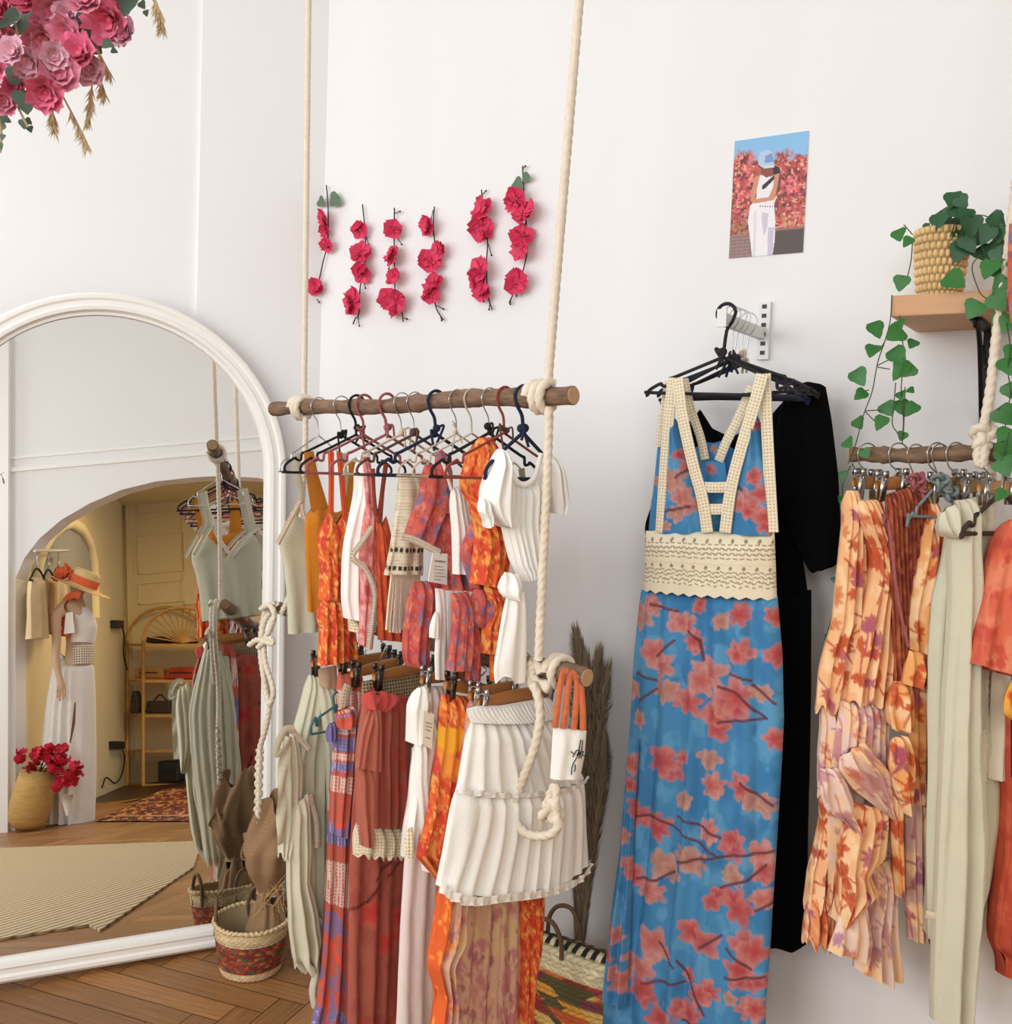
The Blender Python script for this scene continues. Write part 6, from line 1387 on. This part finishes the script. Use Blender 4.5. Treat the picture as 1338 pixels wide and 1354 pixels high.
dC = bc-EYE; dC[2] = 0; dC /= np.linalg.norm(dC); bc = bc+dC*.085
rdir2 = np.array([dC[1], -dC[0], 0])
PAL = [(150, 58, 44), (120, 52, 40), (92, 96, 62), (166, 84, 52), (140, 40, 40), (186, 120, 62), (96, 70, 52), (170, 60, 46)]
root = woven('woven_basket', bc, .082, .106, .150, 'small multicoloured woven straw basket with pale rim, standing before the arched mirror', PAL, (222, 196, 150), 5)
HND = mat('leather_handle', (110, 82, 56), .7, noise=.3, nscale=60)
for sg, nm in ((-1, 0), (.35, 1)):
    c0 = bc+rdir2*(-.095 if nm == 0 else .02)+dC*(.02 if nm == 0 else .100)
    t_ = np.array([dC[0], dC[1], 0]) if nm == 0 else rdir2
    MB().tube(cr([c0+t_*a_+np.array([0, 0, z_])-(rdir2*.006 if nm == 0 else 0) for a_, z_ in ((-.030, .11), (-.032, .16), (-.018, .195), (0, .205), (.018, .195), (.032, .16), (.030, .11))], 6), .0055, 8).build('handle', HND, root)
root = thing('burlap_bundle', bc+np.array([0, 0, .02]), 'bundle wrapped in brown burlap and tied with raffia, standing in the small woven basket', 'bundle')
m, nt, b = new_mat('burlap')
tc = nt.nodes.new('ShaderNodeTexCoord'); wv = nt.nodes.new('ShaderNodeTexChecker'); wv.inputs['Scale'].default_value = 420; wv.inputs[1].default_value = tuple(lin((166, 132, 96)))+(1,); wv.inputs[2].default_value = tuple(lin((132, 100, 70)))+(1,)
nt.links.new(tc.outputs['Object'], wv.inputs['Vector']); nt.links.new(wv.outputs[0], b.inputs['Base Color']); b.inputs['Roughness'].default_value = .95
BUR = m
def crumple(prof, c, lean, seed, nn=72, rows=40, amp=.25, nf=9):
    prof = np.array(prof); z = np.linspace(prof[0][1], prof[-1][1], rows); r = np.interp(z, prof[:, 1], prof[:, 0]); th = np.linspace(0, 2*PI, nn, endpoint=False)
    TH, Z = np.meshgrid(th, z); f = np.sin(TH*nf+Z*14+seed)+.6*np.sin(TH*(nf*2-3)-Z*22+seed*2)
    rr = r[:, None]*(1+amp*.5*f*np.clip((Z-prof[0][1])/(prof[-1][1]-prof[0][1])+.2, 0, 1))
    lx = np.interp(z, [l_[1] for l_ in lean], [l_[0] for l_ in lean])[:, None]
    zz = Z+.03*np.sin(TH*3+seed)*((Z-prof[0][1])/(prof[-1][1]-prof[0][1]))**4
    P = np.stack([c[0]+rr*np.cos(TH)+rdir2[0]*lx, c[1]+rr*np.sin(TH)+rdir2[1]*lx, c[2]+zz], -1); return P
bx = bc+rdir2*.045
B = MB(); B.grid(crumple([(.055, .03), (.060, .12), (.030, .225)], bx, [(0, 0), (.0, .225)], 1, amp=.18), wrap=True)
B.grid(crumple([(.028, .225), (.062, .30), (.070, .36), (.058, .44), (.050, .485)], bx, [(0, .22), (-.006, .35), (.03, .49)], 2, amp=.35, nf=5), wrap=True)
B.grid(crumple([(.026, .225), (.045, .30), (.048, .37)], bx, [(0, .22), (-.03, .37)], 5, amp=.4, nf=4), wrap=True)
B.build('burlap_wrap', BUR, root, solid=.002)
RAF = mat('raffia', (206, 172, 116), .8, noise=.3, nscale=80)
B = MB(); t = np.linspace(0, 6*PI, 120); B.tube(np.stack([bx[0]+.032*np.cos(t), bx[1]+.032*np.sin(t), .222+.0025*t/PI+bc[2]], 1), .0022, 5)
rg = random.Random(2)
for k in range(9):
    s0 = bx-dC*.034+np.array([0, 0, .228]); B.tube(cr([s0, s0+rdir2*rg.uniform(-.03, .05)-dC*.012+np.array([0, 0, rg.uniform(-.01, .05)]), s0+rdir2*rg.uniform(-.05, .09)-dC*.01+np.array([0, 0, rg.uniform(-.07, .07)])], 5), .0011, 4)
B.build('raffia_tie', RAF, root)
# big basket with pampas
PAL2 = [(196, 92, 48), (92, 84, 48), (148, 52, 44), (224, 160, 66), (120, 60, 70), (206, 116, 60), (70, 66, 46), (176, 66, 48), (214, 176, 96)]
TB = Pl(WR.o+WR.n*.20, -57)
def p_tote(p):
    rg2 = np.random.default_rng(4); pal = np.array([lin(c_) for c_ in PAL2]); ch = rg2.integers(0, len(PAL2), 5000)
    a_ = p.S/.024; z_ = (p.T-p.T.min())/.0135; row = np.floor(z_); sl = a_+(z_-row-.5)*.9*np.where(row % 2 == 0, 1, -1)+row*.5
    zig = np.floor(p.S/.16+np.abs((z_/9) % 2-1)*1.2).astype(int); idx = (np.floor(row/2)*17+zig*5+np.floor(sl*.34)*3).astype(int)
    p.c[:] = pal[ch[idx % 5000]]*1.0
    top_ = z_ < 5.2; p.c[top_] = (lin((232, 220, 176))*(.8+.35*rg2.random(5000)[(np.floor(sl)*7+row*3).astype(int) % 5000][..., None]))[top_]
    e = np.abs(sl % 1-.5)*2; f_ = np.abs(z_ % 1-.5)*2; p.c *= np.clip(1.15-.6*e**5-.6*f_**4, .3, 1.1)[..., None]
    p.c[(z_ < .9) & (np.abs((p.S/.028) % 1-.5) < .26)] = lin((30, 28, 26))
root = thing('woven_tote', TB(770, 1380), 'large flat multicoloured woven straw bag with cream band, leaning by the pampas and blue dress', 'bag')
lt, rt2 = TB.sz(690, 1214), TB.sz(872, 1292); zf = -TB.o[2]+.003; 
class TBp(Pl):
    def sz(s, x, y): return np.array([x, y])
TQ = TBp(TB.o, -57); sa, sb2 = sorted((lt[0], rt2[0])); zt_ = (lt[1]+rt2[1])/2
cloth('woven_body', TQ, [(sa, zt_), (sa-.02, (zt_+zf)/2), (sa, zf)], [(sb2, zt_), (sb2+.02, (zt_+zf)/2), (sb2, zf)], root, nf=1, amp=.004, amp0=1, thick=.055, paint=p_tote, m=painted('basket_weave', .8, .2, 200), cell=.0034, seed=160, arc=False)
HND2 = mat('leather_handle', (110, 82, 56), .7)
for sgn in (1, -1):
    P = [TB.w((sa+(sb2-sa)*u, zt_+z_), sgn*.05) for u, z_ in ((.62, -.03), (.63, .02), (.70, .06), (.80, .055), (.86, .02), (.87, -.03))]; MB().tube(cr(P, 6), .006, 8).build('handle', HND2, root)
gp = TB(768, 1300)-WR.n*.10; gp[2] = 0
root = thing('pampas_bunch', gp+np.array([0, 0, .02]), 'tall bunch of dried brown pampas grass standing between the woven bag and wall', 'dried grass')
PMP = mat('pampas', (156, 138, 112), .95, noise=.45, nscale=30)
GPl = Pl(gp, -57, ZF)
B = MB(); S_ = MB(); rg = random.Random(6)
stems = [([(178, 1180), (185, 900), (190, 600), (186, 300), (166, 150)], 26), ([(182, 1180), (205, 900), (222, 640), (240, 440), (262, 262)], 22), ([(176, 1180), (172, 900), (170, 620), (172, 400), (180, 200)], 26), ([(180, 1180), (196, 880), (210, 560), (222, 360), (236, 210)], 26), ([(174, 1180), (180, 860), (196, 560), (200, 380), (204, 230)], 26), ([(182, 1180), (210, 940), (236, 740), (248, 600), (256, 480)], 20)]
u_m = np.linalg.norm(GPl(100, 500)-GPl(200, 500))/100
for st, wd in stems:
    P = cr([GPl(x, y, rg.uniform(-.01, .01)) for x, y in st], 26); S_.tube(P[::4], .0022, 5)
    n_p = len(P)
    for j in range(int(n_p*.06), n_p):
        w_ = wd*u_m*(.35+.65*math.sin(min(1, (j/n_p-.02)/.75)*PI*.55))*(1 if j < n_p*.8 else (1.25-(j/n_p-.8)*4.5)); up_ = P[min(j+1, n_p-1)]-P[j-1]; up_ /= np.linalg.norm(up_)+1e-9
        for q in range(22):
            a_ = rg.uniform(0, 2*PI); o_ = (GPl.d*math.cos(a_)+GPl.n*math.sin(a_))*max(w_, .002)*rg.uniform(.6, 1.25); l_ = rg.uniform(.025, .055); tp = P[j]+o_+up_*l_; sd = np.cross(o_, up_); sd = sd/(np.linalg.norm(sd)+1e-9)*.0011
            mdp = P[j]+o_*.75+up_*l_*.45; B.add([P[j]-sd*.5, P[j]+sd*.5, mdp+sd, mdp-sd, tp], [(0, 1, 2, 3), (3, 2, 4)])
S_.build('stem', PMP, root); pf_ = B.build('plume_foliage', PMP, root)

# ================================================================== THINGS SEEN ONLY IN THE MIRROR
# ribbed carpet
cq = [(790, 472), (757, 575), (390, 822), (345, 800), (-40, 862), (-560, 905), (-560, 520)]
cf = [mfloor(ZN[0]+x/ZN[2], ZN[1]+y/ZN[2]) for x, y in cq]
ra, rb_ = mfloor(0, 954+700/2.973), mfloor(560/2.973, 954+552/2.973); ang2 = math.atan2(rb_[1]-ra[1], rb_[0]-ra[0])
root = None
B = MB(); B.add([q+np.array([0, 0, .010]) for q in cf]+[q*np.array([1, 1, 0])+np.array([0, 0, .001]) for q in cf], [tuple(range(7)), tuple(range(7, 14))[::-1]]+[(i, (i+1) % 7, 7+(i+1) % 7, 7+i) for i in range(7)])
m, nt, b = new_mat('ribbed_jute'); tc = nt.nodes.new('ShaderNodeTexCoord'); mp_ = nt.nodes.new('ShaderNodeMapping'); mp_.inputs['Rotation'].default_value = (0, 0, -ang2+PI/2); wv = nt.nodes.new('ShaderNodeTexWave'); wv.inputs['Scale'].default_value = 7.5; wv.inputs['Distortion'].default_value = .6; wv.inputs['Detail'].default_value = 3
r = nt.nodes.new('ShaderNodeValToRGB'); r.color_ramp.elements[0].color = tuple(lin((142, 118, 86)))+(1,); r.color_ramp.elements[1].color = tuple(lin((206, 186, 148)))+(1,); r.color_ramp.elements[1].position = .45
nt.links.new(tc.outputs['Object'], mp_.inputs[0]); nt.links.new(mp_.outputs[0], wv.inputs['Vector']); nt.links.new(wv.outputs[0], r.inputs[0]); nt.links.new(r.outputs[0], b.inputs['Base Color']); b.inputs['Roughness'].default_value = .95
bp = nt.nodes.new('ShaderNodeBump'); bp.inputs['Distance'].default_value = .006; nt.links.new(wv.outputs[0], bp.inputs['Height']); nt.links.new(bp.outputs[0], b.inputs['Normal'])
tag(B.build('ribbed_carpet', m, smooth=False), 'beige ribbed jute carpet on the parquet, seen in the arched mirror', 'carpet')
# patterned rug
rq = [mfloor(ZN[0]+x/ZN[2], ZN[1]+y/ZN[2]) for x, y in ((372, 393), (640, 268), (1000, 240), (1000, 393))]
U_, V_ = np.meshgrid(np.linspace(0, 1, 160), np.linspace(0, 1, 120)); P = ((1-U_)*(1-V_))[..., None]*rq[1]+(U_*(1-V_))[..., None]*rq[2]+(U_*V_)[..., None]*rq[3]+((1-U_)*V_)[..., None]*rq[0]; P[..., 2] = .008
p = Paint(U_, V_, U_, V_, None, 2); p.fill((120, 44, 30)); p.mix((206, 160, 110), sstep(.55, .6, fbm(U_*40, V_*30, 3))*.9); p.mix((60, 26, 22), sstep(.58, .63, fbm(U_*34, V_*26, 8))); p.mix((190, 140, 90), ((np.abs(V_-.12) < .012) | (np.abs(V_-.5) < .01) | (np.abs(V_-.88) < .012))*1.0)
B = MB(); B.grid(P, p.c); tag(B.build('patterned_rug', painted('rug_wool', .95, .1)), 'dark red patterned rug in the back room, seen in the arched mirror', 'rug')
# mannequin in a white dress
MQ = Pl(AR.o-AR.n*.42, 33, ZM, mir=True)
mq = mfloor(ZN[0]+280/ZN[2], ZN[1]+395/ZN[2])
MQ = Pl(np.array([mq[0], mq[1], 0])-AR.n*0.0, 33, ZM, mir=True)
um = np.linalg.norm(MQ(300, 600)-MQ(300, 700))/100
root = thing('mannequin', MQ(330, 1400), 'shop mannequin standing inside the arch, seen in the mirror wearing a white dress', 'mannequin')
sk = [((345, 755), .105, None), ((350, 690), .095, 0), ((358, 600), .115, 1), ((345, 520), .085, 2), ((338, 478), .042, 3), ((340, 448), .045, 4), ((348, 420), .080, 5), ((352, 385), .070, 6),
      ((318, 510), .050, 3), ((300, 560), .042, 8), ((303, 650), .034, 9), ((312, 740), .030, 10), ((328, 820), .022, 11), ((336, 852), .026, 12), ((340, 880), .011, 13), ((346, 918), .008, 14), ((330, 885), .010, 13), ((330, 925), .008, 16), ((322, 880), .010, 13), ((320, 912), .008, 18), ((350, 872), .010, 13), ((352, 905), .008, 20), ((326, 862), .010, 12), ((316, 888), .008, 22),
      ((330, 900), .080, 0), ((335, 1100), .055, 24), ((330, 1380), .040, 25), ((360, 900), .080, 0), ((365, 1100), .055, 27), ((362, 1380), .040, 28)]
bm_v = [MQ(*q[0], (0.12 if i == 8 else (.20 if i in (9, 10) else (.25 if 11 <= i <= 23 else 0))) + (.05 if 24 <= i <= 26 else (-.05 if i >= 27 else 0))) for i, q in enumerate(sk)]
me = bpy.data.meshes.new('body'); bs = MQ.o
me.from_pydata([tuple(v-bs) for v in bm_v], [(i, q[2]) for i, q in enumerate(sk) if q[2] is not None], []); me.update()
bo = bpy.data.objects.new('body', me); COL.objects.link(bo); bo.parent = root; bo.location = Vector(bs)-Vector(root.location)
md = bo.modifiers.new('skin', 'SKIN')
for i, q in enumerate(sk):
    me.skin_vertices[0].data[i].radius = (q[1], q[1]); me.skin_vertices[0].data[i].use_root = (i == 0)
md.use_smooth_shade = True
sb = bo.modifiers.new('sub', 'SUBSURF'); sb.levels = 1; sb.render_levels = 2
me.materials.append(mat('mannequin_skin', (206, 170, 138), .5, noise=.05))
root = thing('white_dress', MQ(330, 1440), 'long white sleeveless dress with crochet waist, worn by the mannequin in the mirror', 'dress')
cloth('bodice', MQ, [(300, 478), (305, 540), (318, 600), (322, 668)], [(362, 486), (412, 556), (424, 600), (408, 668)], root, nf=3, amp=.005, thick=.12, m=WHITE, cell=.02, seed=140)
cloth('crochet_waistband', MQ, [(322, 664), (324, 764)], [(408, 664), (406, 764)], root, nf=2, amp=.003, thick=.115, m=lace_mat('open_crochet', (240, 232, 214), (150, 118, 84), 55, 55, .34), cell=.02, seed=141)
cloth('skirt', MQ, [(262, 712), (238, 800), (214, 940), (196, 1090), (188, 1280), (190, 1452)], [(406, 760), (414, 900), (416, 1100), (416, 1300), (408, 1462)], root, top=[(262, 712), (322, 764), (406, 760)], nf=6, amp=.03, thick=.16, m=WHITE, cell=.02, seed=142)
cloth('slit_leg_strip', MQ, [(328, 930), (318, 1020), (306, 1110)], [(334, 930), (332, 1020), (312, 1110)], root, nf=1, amp=.002, thick=.004, m=mat('brown_leg', (110, 70, 48), .9), cell=.02, seed=143, off=.20)  # dark brown strip for the leg showing in the slit
CORL = mat('coral_ribbon', (232, 110, 66), .9, noise=.2, nscale=20)
root = thing('coral_halter_scarf', MQ(260, 640), 'coral halter scarf tied in a bow at the mannequin back, seen in the mirror', 'scarf')
ribbon('strap', MQ, [(352, 462), (330, 455), (300, 468), (275, 520), (262, 600)], .05, CORL, root, off=.14)
for q in ([(222, 560), (240, 590), (220, 632)], [(262, 548), (282, 580), (264, 640)]): cloth('bow_loop', MQ, q, [(q[0][0]+40, q[0][1]-5), (q[1][0]+25, q[1][1]), (q[2][0]+38, q[2][1])], root, nf=1, amp=.006, amp0=1, thick=.03, m=CORL, cell=.02, seed=144, off=.13)
t_ = thing('swing_tag', MQ(355, 630), 'white swing tag on the mannequin dress, seen in the mirror', 'tag'); B = MB(); c_ = [MQ(342, 545, .2), MQ(372, 540, .2), MQ(380, 630, .2), MQ(334, 636, .2)]; B.add(c_, [(0, 1, 2, 3)]); B.build('card', mat('tag_card', (244, 240, 230)), t_, smooth=False)
# straw hat
root = thing('straw_hat', MQ(370, 450), 'wide-brimmed straw hat with coral band on the mannequin head, seen in the mirror', 'hat')
hc = MQ(362, 418); e1 = MQ(480, 465)-MQ(245, 368); R_h = np.linalg.norm(e1)/2; e1 /= np.linalg.norm(e1); e2 = MQ.n; e3 = np.cross(e1, e2); e3 = e3 if e3[2] > 0 else -e3
AX = np.stack([e1, e2, e3])
STRAW = mat('straw', (232, 204, 146), .8, noise=.2, nscale=60, bump=.4, bscale=120)
MB().lathe([(R_h, -.012), (R_h*.98, -.016), (R_h*.55, 0), (R_h*.47, .012), (R_h*.44, .10), (R_h*.38, .122), (.001, .126)], hc, 48, axis=AX).build('brim_and_crown', STRAW, root)
MB().lathe([(R_h*.49, .008), (R_h*.485, .07)], hc, 40, axis=AX).build('coral_band', CORL, root)
B = MB(); blossom(B, hc-e1*R_h*.62+e2*.06+e3*.03, .075, e2+e3*.5-e1*.3, random.Random(3), 5, 2, .4, .25); B.build('band_bow', CORL, root)
# straw basket with red flowers
sbp = mfloor(ZN[0]+105/ZN[2], ZN[1]+428/ZN[2]); sbp[2] = 0
root = thing('tilted_straw_basket', sbp, 'tilted golden straw basket at the arch, full of red flowers, seen in the mirror', 'basket')
SB = Pl(sbp, 33, ZN, mir=True); us = np.linalg.norm(SB(100, 300)-SB(100, 400))/100
ax3 = SB(150, 190)-SB(95, 428); hB = np.linalg.norm(ax3); ax3 /= hB; e1 = np.cross(ax3, SB.n); e1 /= np.linalg.norm(e1); AX = np.stack([e1, np.cross(ax3, e1), ax3]); rB = 78*us
MB().lathe([(.001, 0.02), (rB*.7, 0.02), (rB*.95, hB*.15), (rB*1.03, hB*.4), (rB*.98, hB*.7), (rB*.86, hB), (rB*.82, hB*.97), (rB*.8, hB*.5)], SB(98, 424), 60, axis=AX).build('woven_body', mat('golden_straw', (206, 166, 96), .75, noise=.35, nscale=14, bump=.8, bscale=60, stretch=(1, 1, 6)), root)
root = thing('red_flower_bunch', SB(170, 250), 'bunch of crimson dried flowers in the tilted straw basket, seen in the mirror', 'flowers')
B = MB(); rg = random.Random(12)
for k in range(70):
    x, y = rg.choice([(110, 140), (160, 125), (190, 135), (225, 125), (250, 180), (270, 200), (290, 190), (140, 160), (285, 240), (215, 160)]); c = SB(x+rg.uniform(-28, 28), y+rg.uniform(-26, 26), rg.uniform(-.1, .12))
    blossom(B, c, rg.uniform(.028, .045), np.array([rg.uniform(-1, 1), rg.uniform(-1, 1), rg.uniform(-.3, 1)]), rg, 5, 1, .5, .2)
B.build('blossom_foliage', mat('crimson_petal', (206, 26, 58), .7, noise=.3, nscale=20), root)
B = MB()
for k in range(16): B.tube([SB(150+rg.uniform(-20, 20), 220), SB(rg.uniform(90, 290), rg.uniform(130, 230), rg.uniform(-.05, .1))], .004, 4)
B.build('stem', TWIG, root)
MB().tube([SB(262, 285), SB(262, 368)], [.045, .006], 12).build('paper_cone', mat('white_paper', (236, 232, 222), .8), root)
# rattan shelf with things on it
RS = Pl(BK.o+BK.n*.50, 33, ZM, mir=True); RSb = Pl(BK.o+BK.n*.12, 33, ZM, mir=True)
RAT = mat('rattan', (206, 162, 98), .55, noise=.25, nscale=12)
root = thing('rattan_shelf', RS(760, 1290), 'arched rattan shelf in the warm back room, seen in the mirror', 'shelf')
xl, xr = 632, 980; xc = (xl+xr)/2
ys = [672, 832, 985, 1140, 1290]
def arch(pl, xa, xb, y0, y1, n=16): return [pl((xa+xb)/2-math.cos(t)*(xb-xa)/2, y0-math.sin(t)*(y0-y1)) for t in np.linspace(0, PI, n)]
rt_ = 7.5*np.linalg.norm(RS(700, 800)-RS(700, 900))/100
for pl_, dx in ((RS, 0), (RSb, -70)):
    for x in (xl+dx, xr+dx): MB().tube([pl_(x, 655), pl_(x, 1300)], rt_, 10).build('post', RAT, root)
    MB().tube(arch(pl_, xl+dx, xr+dx, 660, 512), rt_, 10).build('arched_top', RAT, root)
B = MB()
for t in np.linspace(.15, PI-.15, 15): B.tube([RS(xc, 668), RS(xc-math.cos(t)*(xr-xl)/2, 660-math.sin(t)*146)], rt_*.45, 6)
B.build('fan_lattice', RAT, root)
for y in ys:
    a_, b_, c_, d_ = RS(xl, y), RS(xr, y), RSb(xr-70, y), RSb(xl-70, y); B = MB(); v = [q+np.array([0, 0, z_]) for z_ in (0, -.03) for q in (a_, b_, c_, d_)]
    B.add(v, [(0, 1, 2, 3), (7, 6, 5, 4), (0, 4, 5, 1), (1, 5, 6, 2), (2, 6, 7, 3), (3, 7, 4, 0)]); B.build('shelf_board', RAT, root, smooth=False)
def sbox(name, x0, y0, x1, y1, m_, lab, cat, dep=.25, taper=.9, handle=False):
    pl_ = Pl(BK.o+BK.n*.42, 33, ZM, mir=True); r_ = thing(name, pl_((x0+x1)/2, y1), lab, cat); B = MB(); v = []
    for f, tp in ((0, 1), (-dep, 1)):
        v += [pl_(x0, y1, f), pl_(x1, y1, f), pl_(x1-(x1-x0)*(1-taper)/2, y0, f*taper), pl_(x0+(x1-x0)*(1-taper)/2, y0, f*taper)]
    B.add(v, [(0, 1, 2, 3), (7, 6, 5, 4), (0, 4, 5, 1), (1, 5, 6, 2), (2, 6, 7, 3), (3, 7, 4, 0)]); o = B.build('body', m_, r_, smooth=False); bv = o.modifiers.new('soft', 'BEVEL'); bv.width = .02; bv.segments = 3
    if handle: MB().tube(cr([pl_(x0+(x1-x0)*.25, y0, -.08), pl_((x0+x1)/2, y0-(y1-y0)*.5, -.08), pl_(x0+(x1-x0)*.75, y0, -.08)], 6), .01, 6).build('handle', m_, r_)
    else: 
        B = MB(); B.box(pl_(x0+(x1-x0)*.2, (y0+y1)/2, .004), (pl_(x1, y1)-pl_(x0, y1))*.6, pl_.z*.01, pl_.n*.004); B.build('flap_edge', INK, r_, smooth=False)
DK = mat('dark_leather', (58, 44, 40), .5, noise=.2); TAN = mat('tan_box', (166, 120, 70), .6, noise=.15)
sbox('dark_handbag', 640, 640, 735, 668, DK, 'dark flat handbag on the top rattan shelf, seen in the mirror', 'bag', handle=False)
sbox('folded_shawl', 742, 640, 848, 668, mat('plum_cloth', (92, 60, 58), .9, noise=.3), 'plum folded shawl on the top rattan shelf, seen in the mirror', 'shawl')
sbox('tan_clutch', 588, 778, 724, 826, TAN, 'tan clutch bag on the second rattan shelf, seen in the mirror', 'bag')
sbox('red_cloth_bundle', 715, 775, 880, 830, mat('red_floral_cloth', (176, 66, 48), .9, noise=.6, nscale=8), 'red floral cloth heaped on the second rattan shelf, seen in the mirror', 'cloth', taper=.6)
sbox('black_shoe_box', 640, 925, 752, 980, DK, 'black rounded bag on the middle rattan shelf, seen in the mirror', 'bag', handle=True)
sbox('dark_sandal', 568, 880, 612, 980, DK, 'dark upright sandal by the post of the middle rattan shelf, seen in the mirror', 'sandal', taper=.5)
sbox('black_speaker', 695, 1192, 785, 1284, mat('black_plastic', (34, 38, 44), .4), 'blue-black speaker box at the bottom of the rattan shelf, seen in the mirror', 'speaker', taper=1.0)
# sockets, cables
SDz = SD.at(ZM)
for (x0, y0, x1, y1, lab, pts) in ((486, 570, 526, 605, 'black plug in the upper wall socket of the back room, seen in the mirror', [(520, 590), (530, 640), (528, 720), (545, 790)]), (480, 1104, 530, 1138, 'black plug in the lower wall socket of the back room, seen in the mirror', [(520, 1125), (532, 1180), (520, 1250), (490, 1290), (450, 1265), (430, 1310)])):
    r_ = thing('wall_plug', SDz(x0, y1), lab, 'plug'); B = MB(); B.box(SDz(x0, y1), SDz(x1, y1)-SDz(x0, y1), SDz.z*np.linalg.norm(SDz(x0, y0)-SDz(x0, y1)), SDz.n*.05); B.build('plug_body', INK, r_, smooth=False); MB().tube(cr([SDz(x, y, .04) for x, y in pts], 6), .008, 6).build('cable', INK, r_)
# clothes on a rail at the far side, beyond the mannequin
GR = Pl(SD.o+SD.n*.12, SD.az, ZM, mir=True)
root = thing('wall_rail', GR(230, 262), 'thin white clothes rail in the back room, seen in the mirror', 'rail'); MB().tube([GR(150, 262), GR(300, 262)], .012, 8).build('pole', ARMM, root)
for i, (x0, x1, y0, y1, c_) in enumerate(((135, 190, 380, 650, (222, 196, 150)), (190, 235, 385, 630, (206, 176, 130)), (232, 280, 375, 560, (226, 206, 168)))):
    r_ = thing('cream_garment', GR(x0, y1), ['cream dress on the back-room rail, nearest the arch jamb, seen in the mirror', 'tan top in the middle of the back-room rail, seen in the mirror', 'pale top on the back-room rail beside the mannequin, seen in the mirror'][i], 'garment', 'garments on the back-room rail')
    cloth('cloth', GR, [(x0+8, y0), (x0, y0+90), (x0+4, y1)], [(x1-8, y0), (x1, y0+90), (x1-2, y1)], r_, nf=3, amp=.02, thick=.05, m=cloth_mat('tan_cotton%d' % i, c_, .15), cell=.03, seed=150+i)
    MB().tube(cr([GR(x0-4, y0+10), GR((x0+x1)/2, y0-40), GR(x1+4, y0+8), GR((x0+x1)/2, y0+18), GR(x0-4, y0+10)], 5), .008, 6).build('hanger', BLK, r_)
    MB().tube([GR((x0+x1)/2, y0-40), GR((x0+x1)/2+3, 262)], .006, 6).build('hook', STEEL, r_)
# arched niche in the side wall
q_ = [SDz(x, y, .012) for x, y in [(150, 560), (150, 330), (175, 250), (215, 185), (262, 148), (300, 138), (345, 165), (380, 225), (402, 310), (408, 560)]]
B = MB(); B.add(q_, [tuple(range(len(q_)))]); o = B.build('window_1', mat('grey_niche', (150, 150, 150), .8, noise=.1, nscale=3), smooth=False); struct(o)
B = MB(); B.tube(q_, .06, 8); o = B.build('trim_5', WARMW); struct(o)

# pieces that belong to a part go one level down
SUB = {'cut_end': 'bark_pole', 'printed_lines': 'card', 'printed_heading': 'card', 'seam_frill': 'upper_tier', 'hem_frill': 'lower_tier', 'crochet_hem': 'shorts_panel', 'signature': 'pouch', 'crochet_cuff': 'sleeve',
       'fringe': 'body', 'scroll': 'bracket', 'slot': 'slotted_plate', 'end_stop': 'arm', 'band_bow': 'coral_band', 'flap_edge': 'body', 'cable': 'plug_body', 'fan_lattice': 'arched_top', 'braided_rim': 'woven_body', 'lace_seam': 'skirt_panel', 'fringed_end': 'waist_tie', 'ladder_stitch': 'front_edge'}
stem_ = lambda o: o.name.split('.')[0]
for rt0 in [o for o in COL.objects if o.parent is None and o.type == 'EMPTY']:
    kids = list(rt0.children)
    for ch in kids:
        want = SUB.get(stem_(ch))
        host = next((k for k in kids if want and stem_(k) == want), None)
        if host is not None:
            ch.location = Vector(ch.location)-Vector(host.location); ch.parent = host
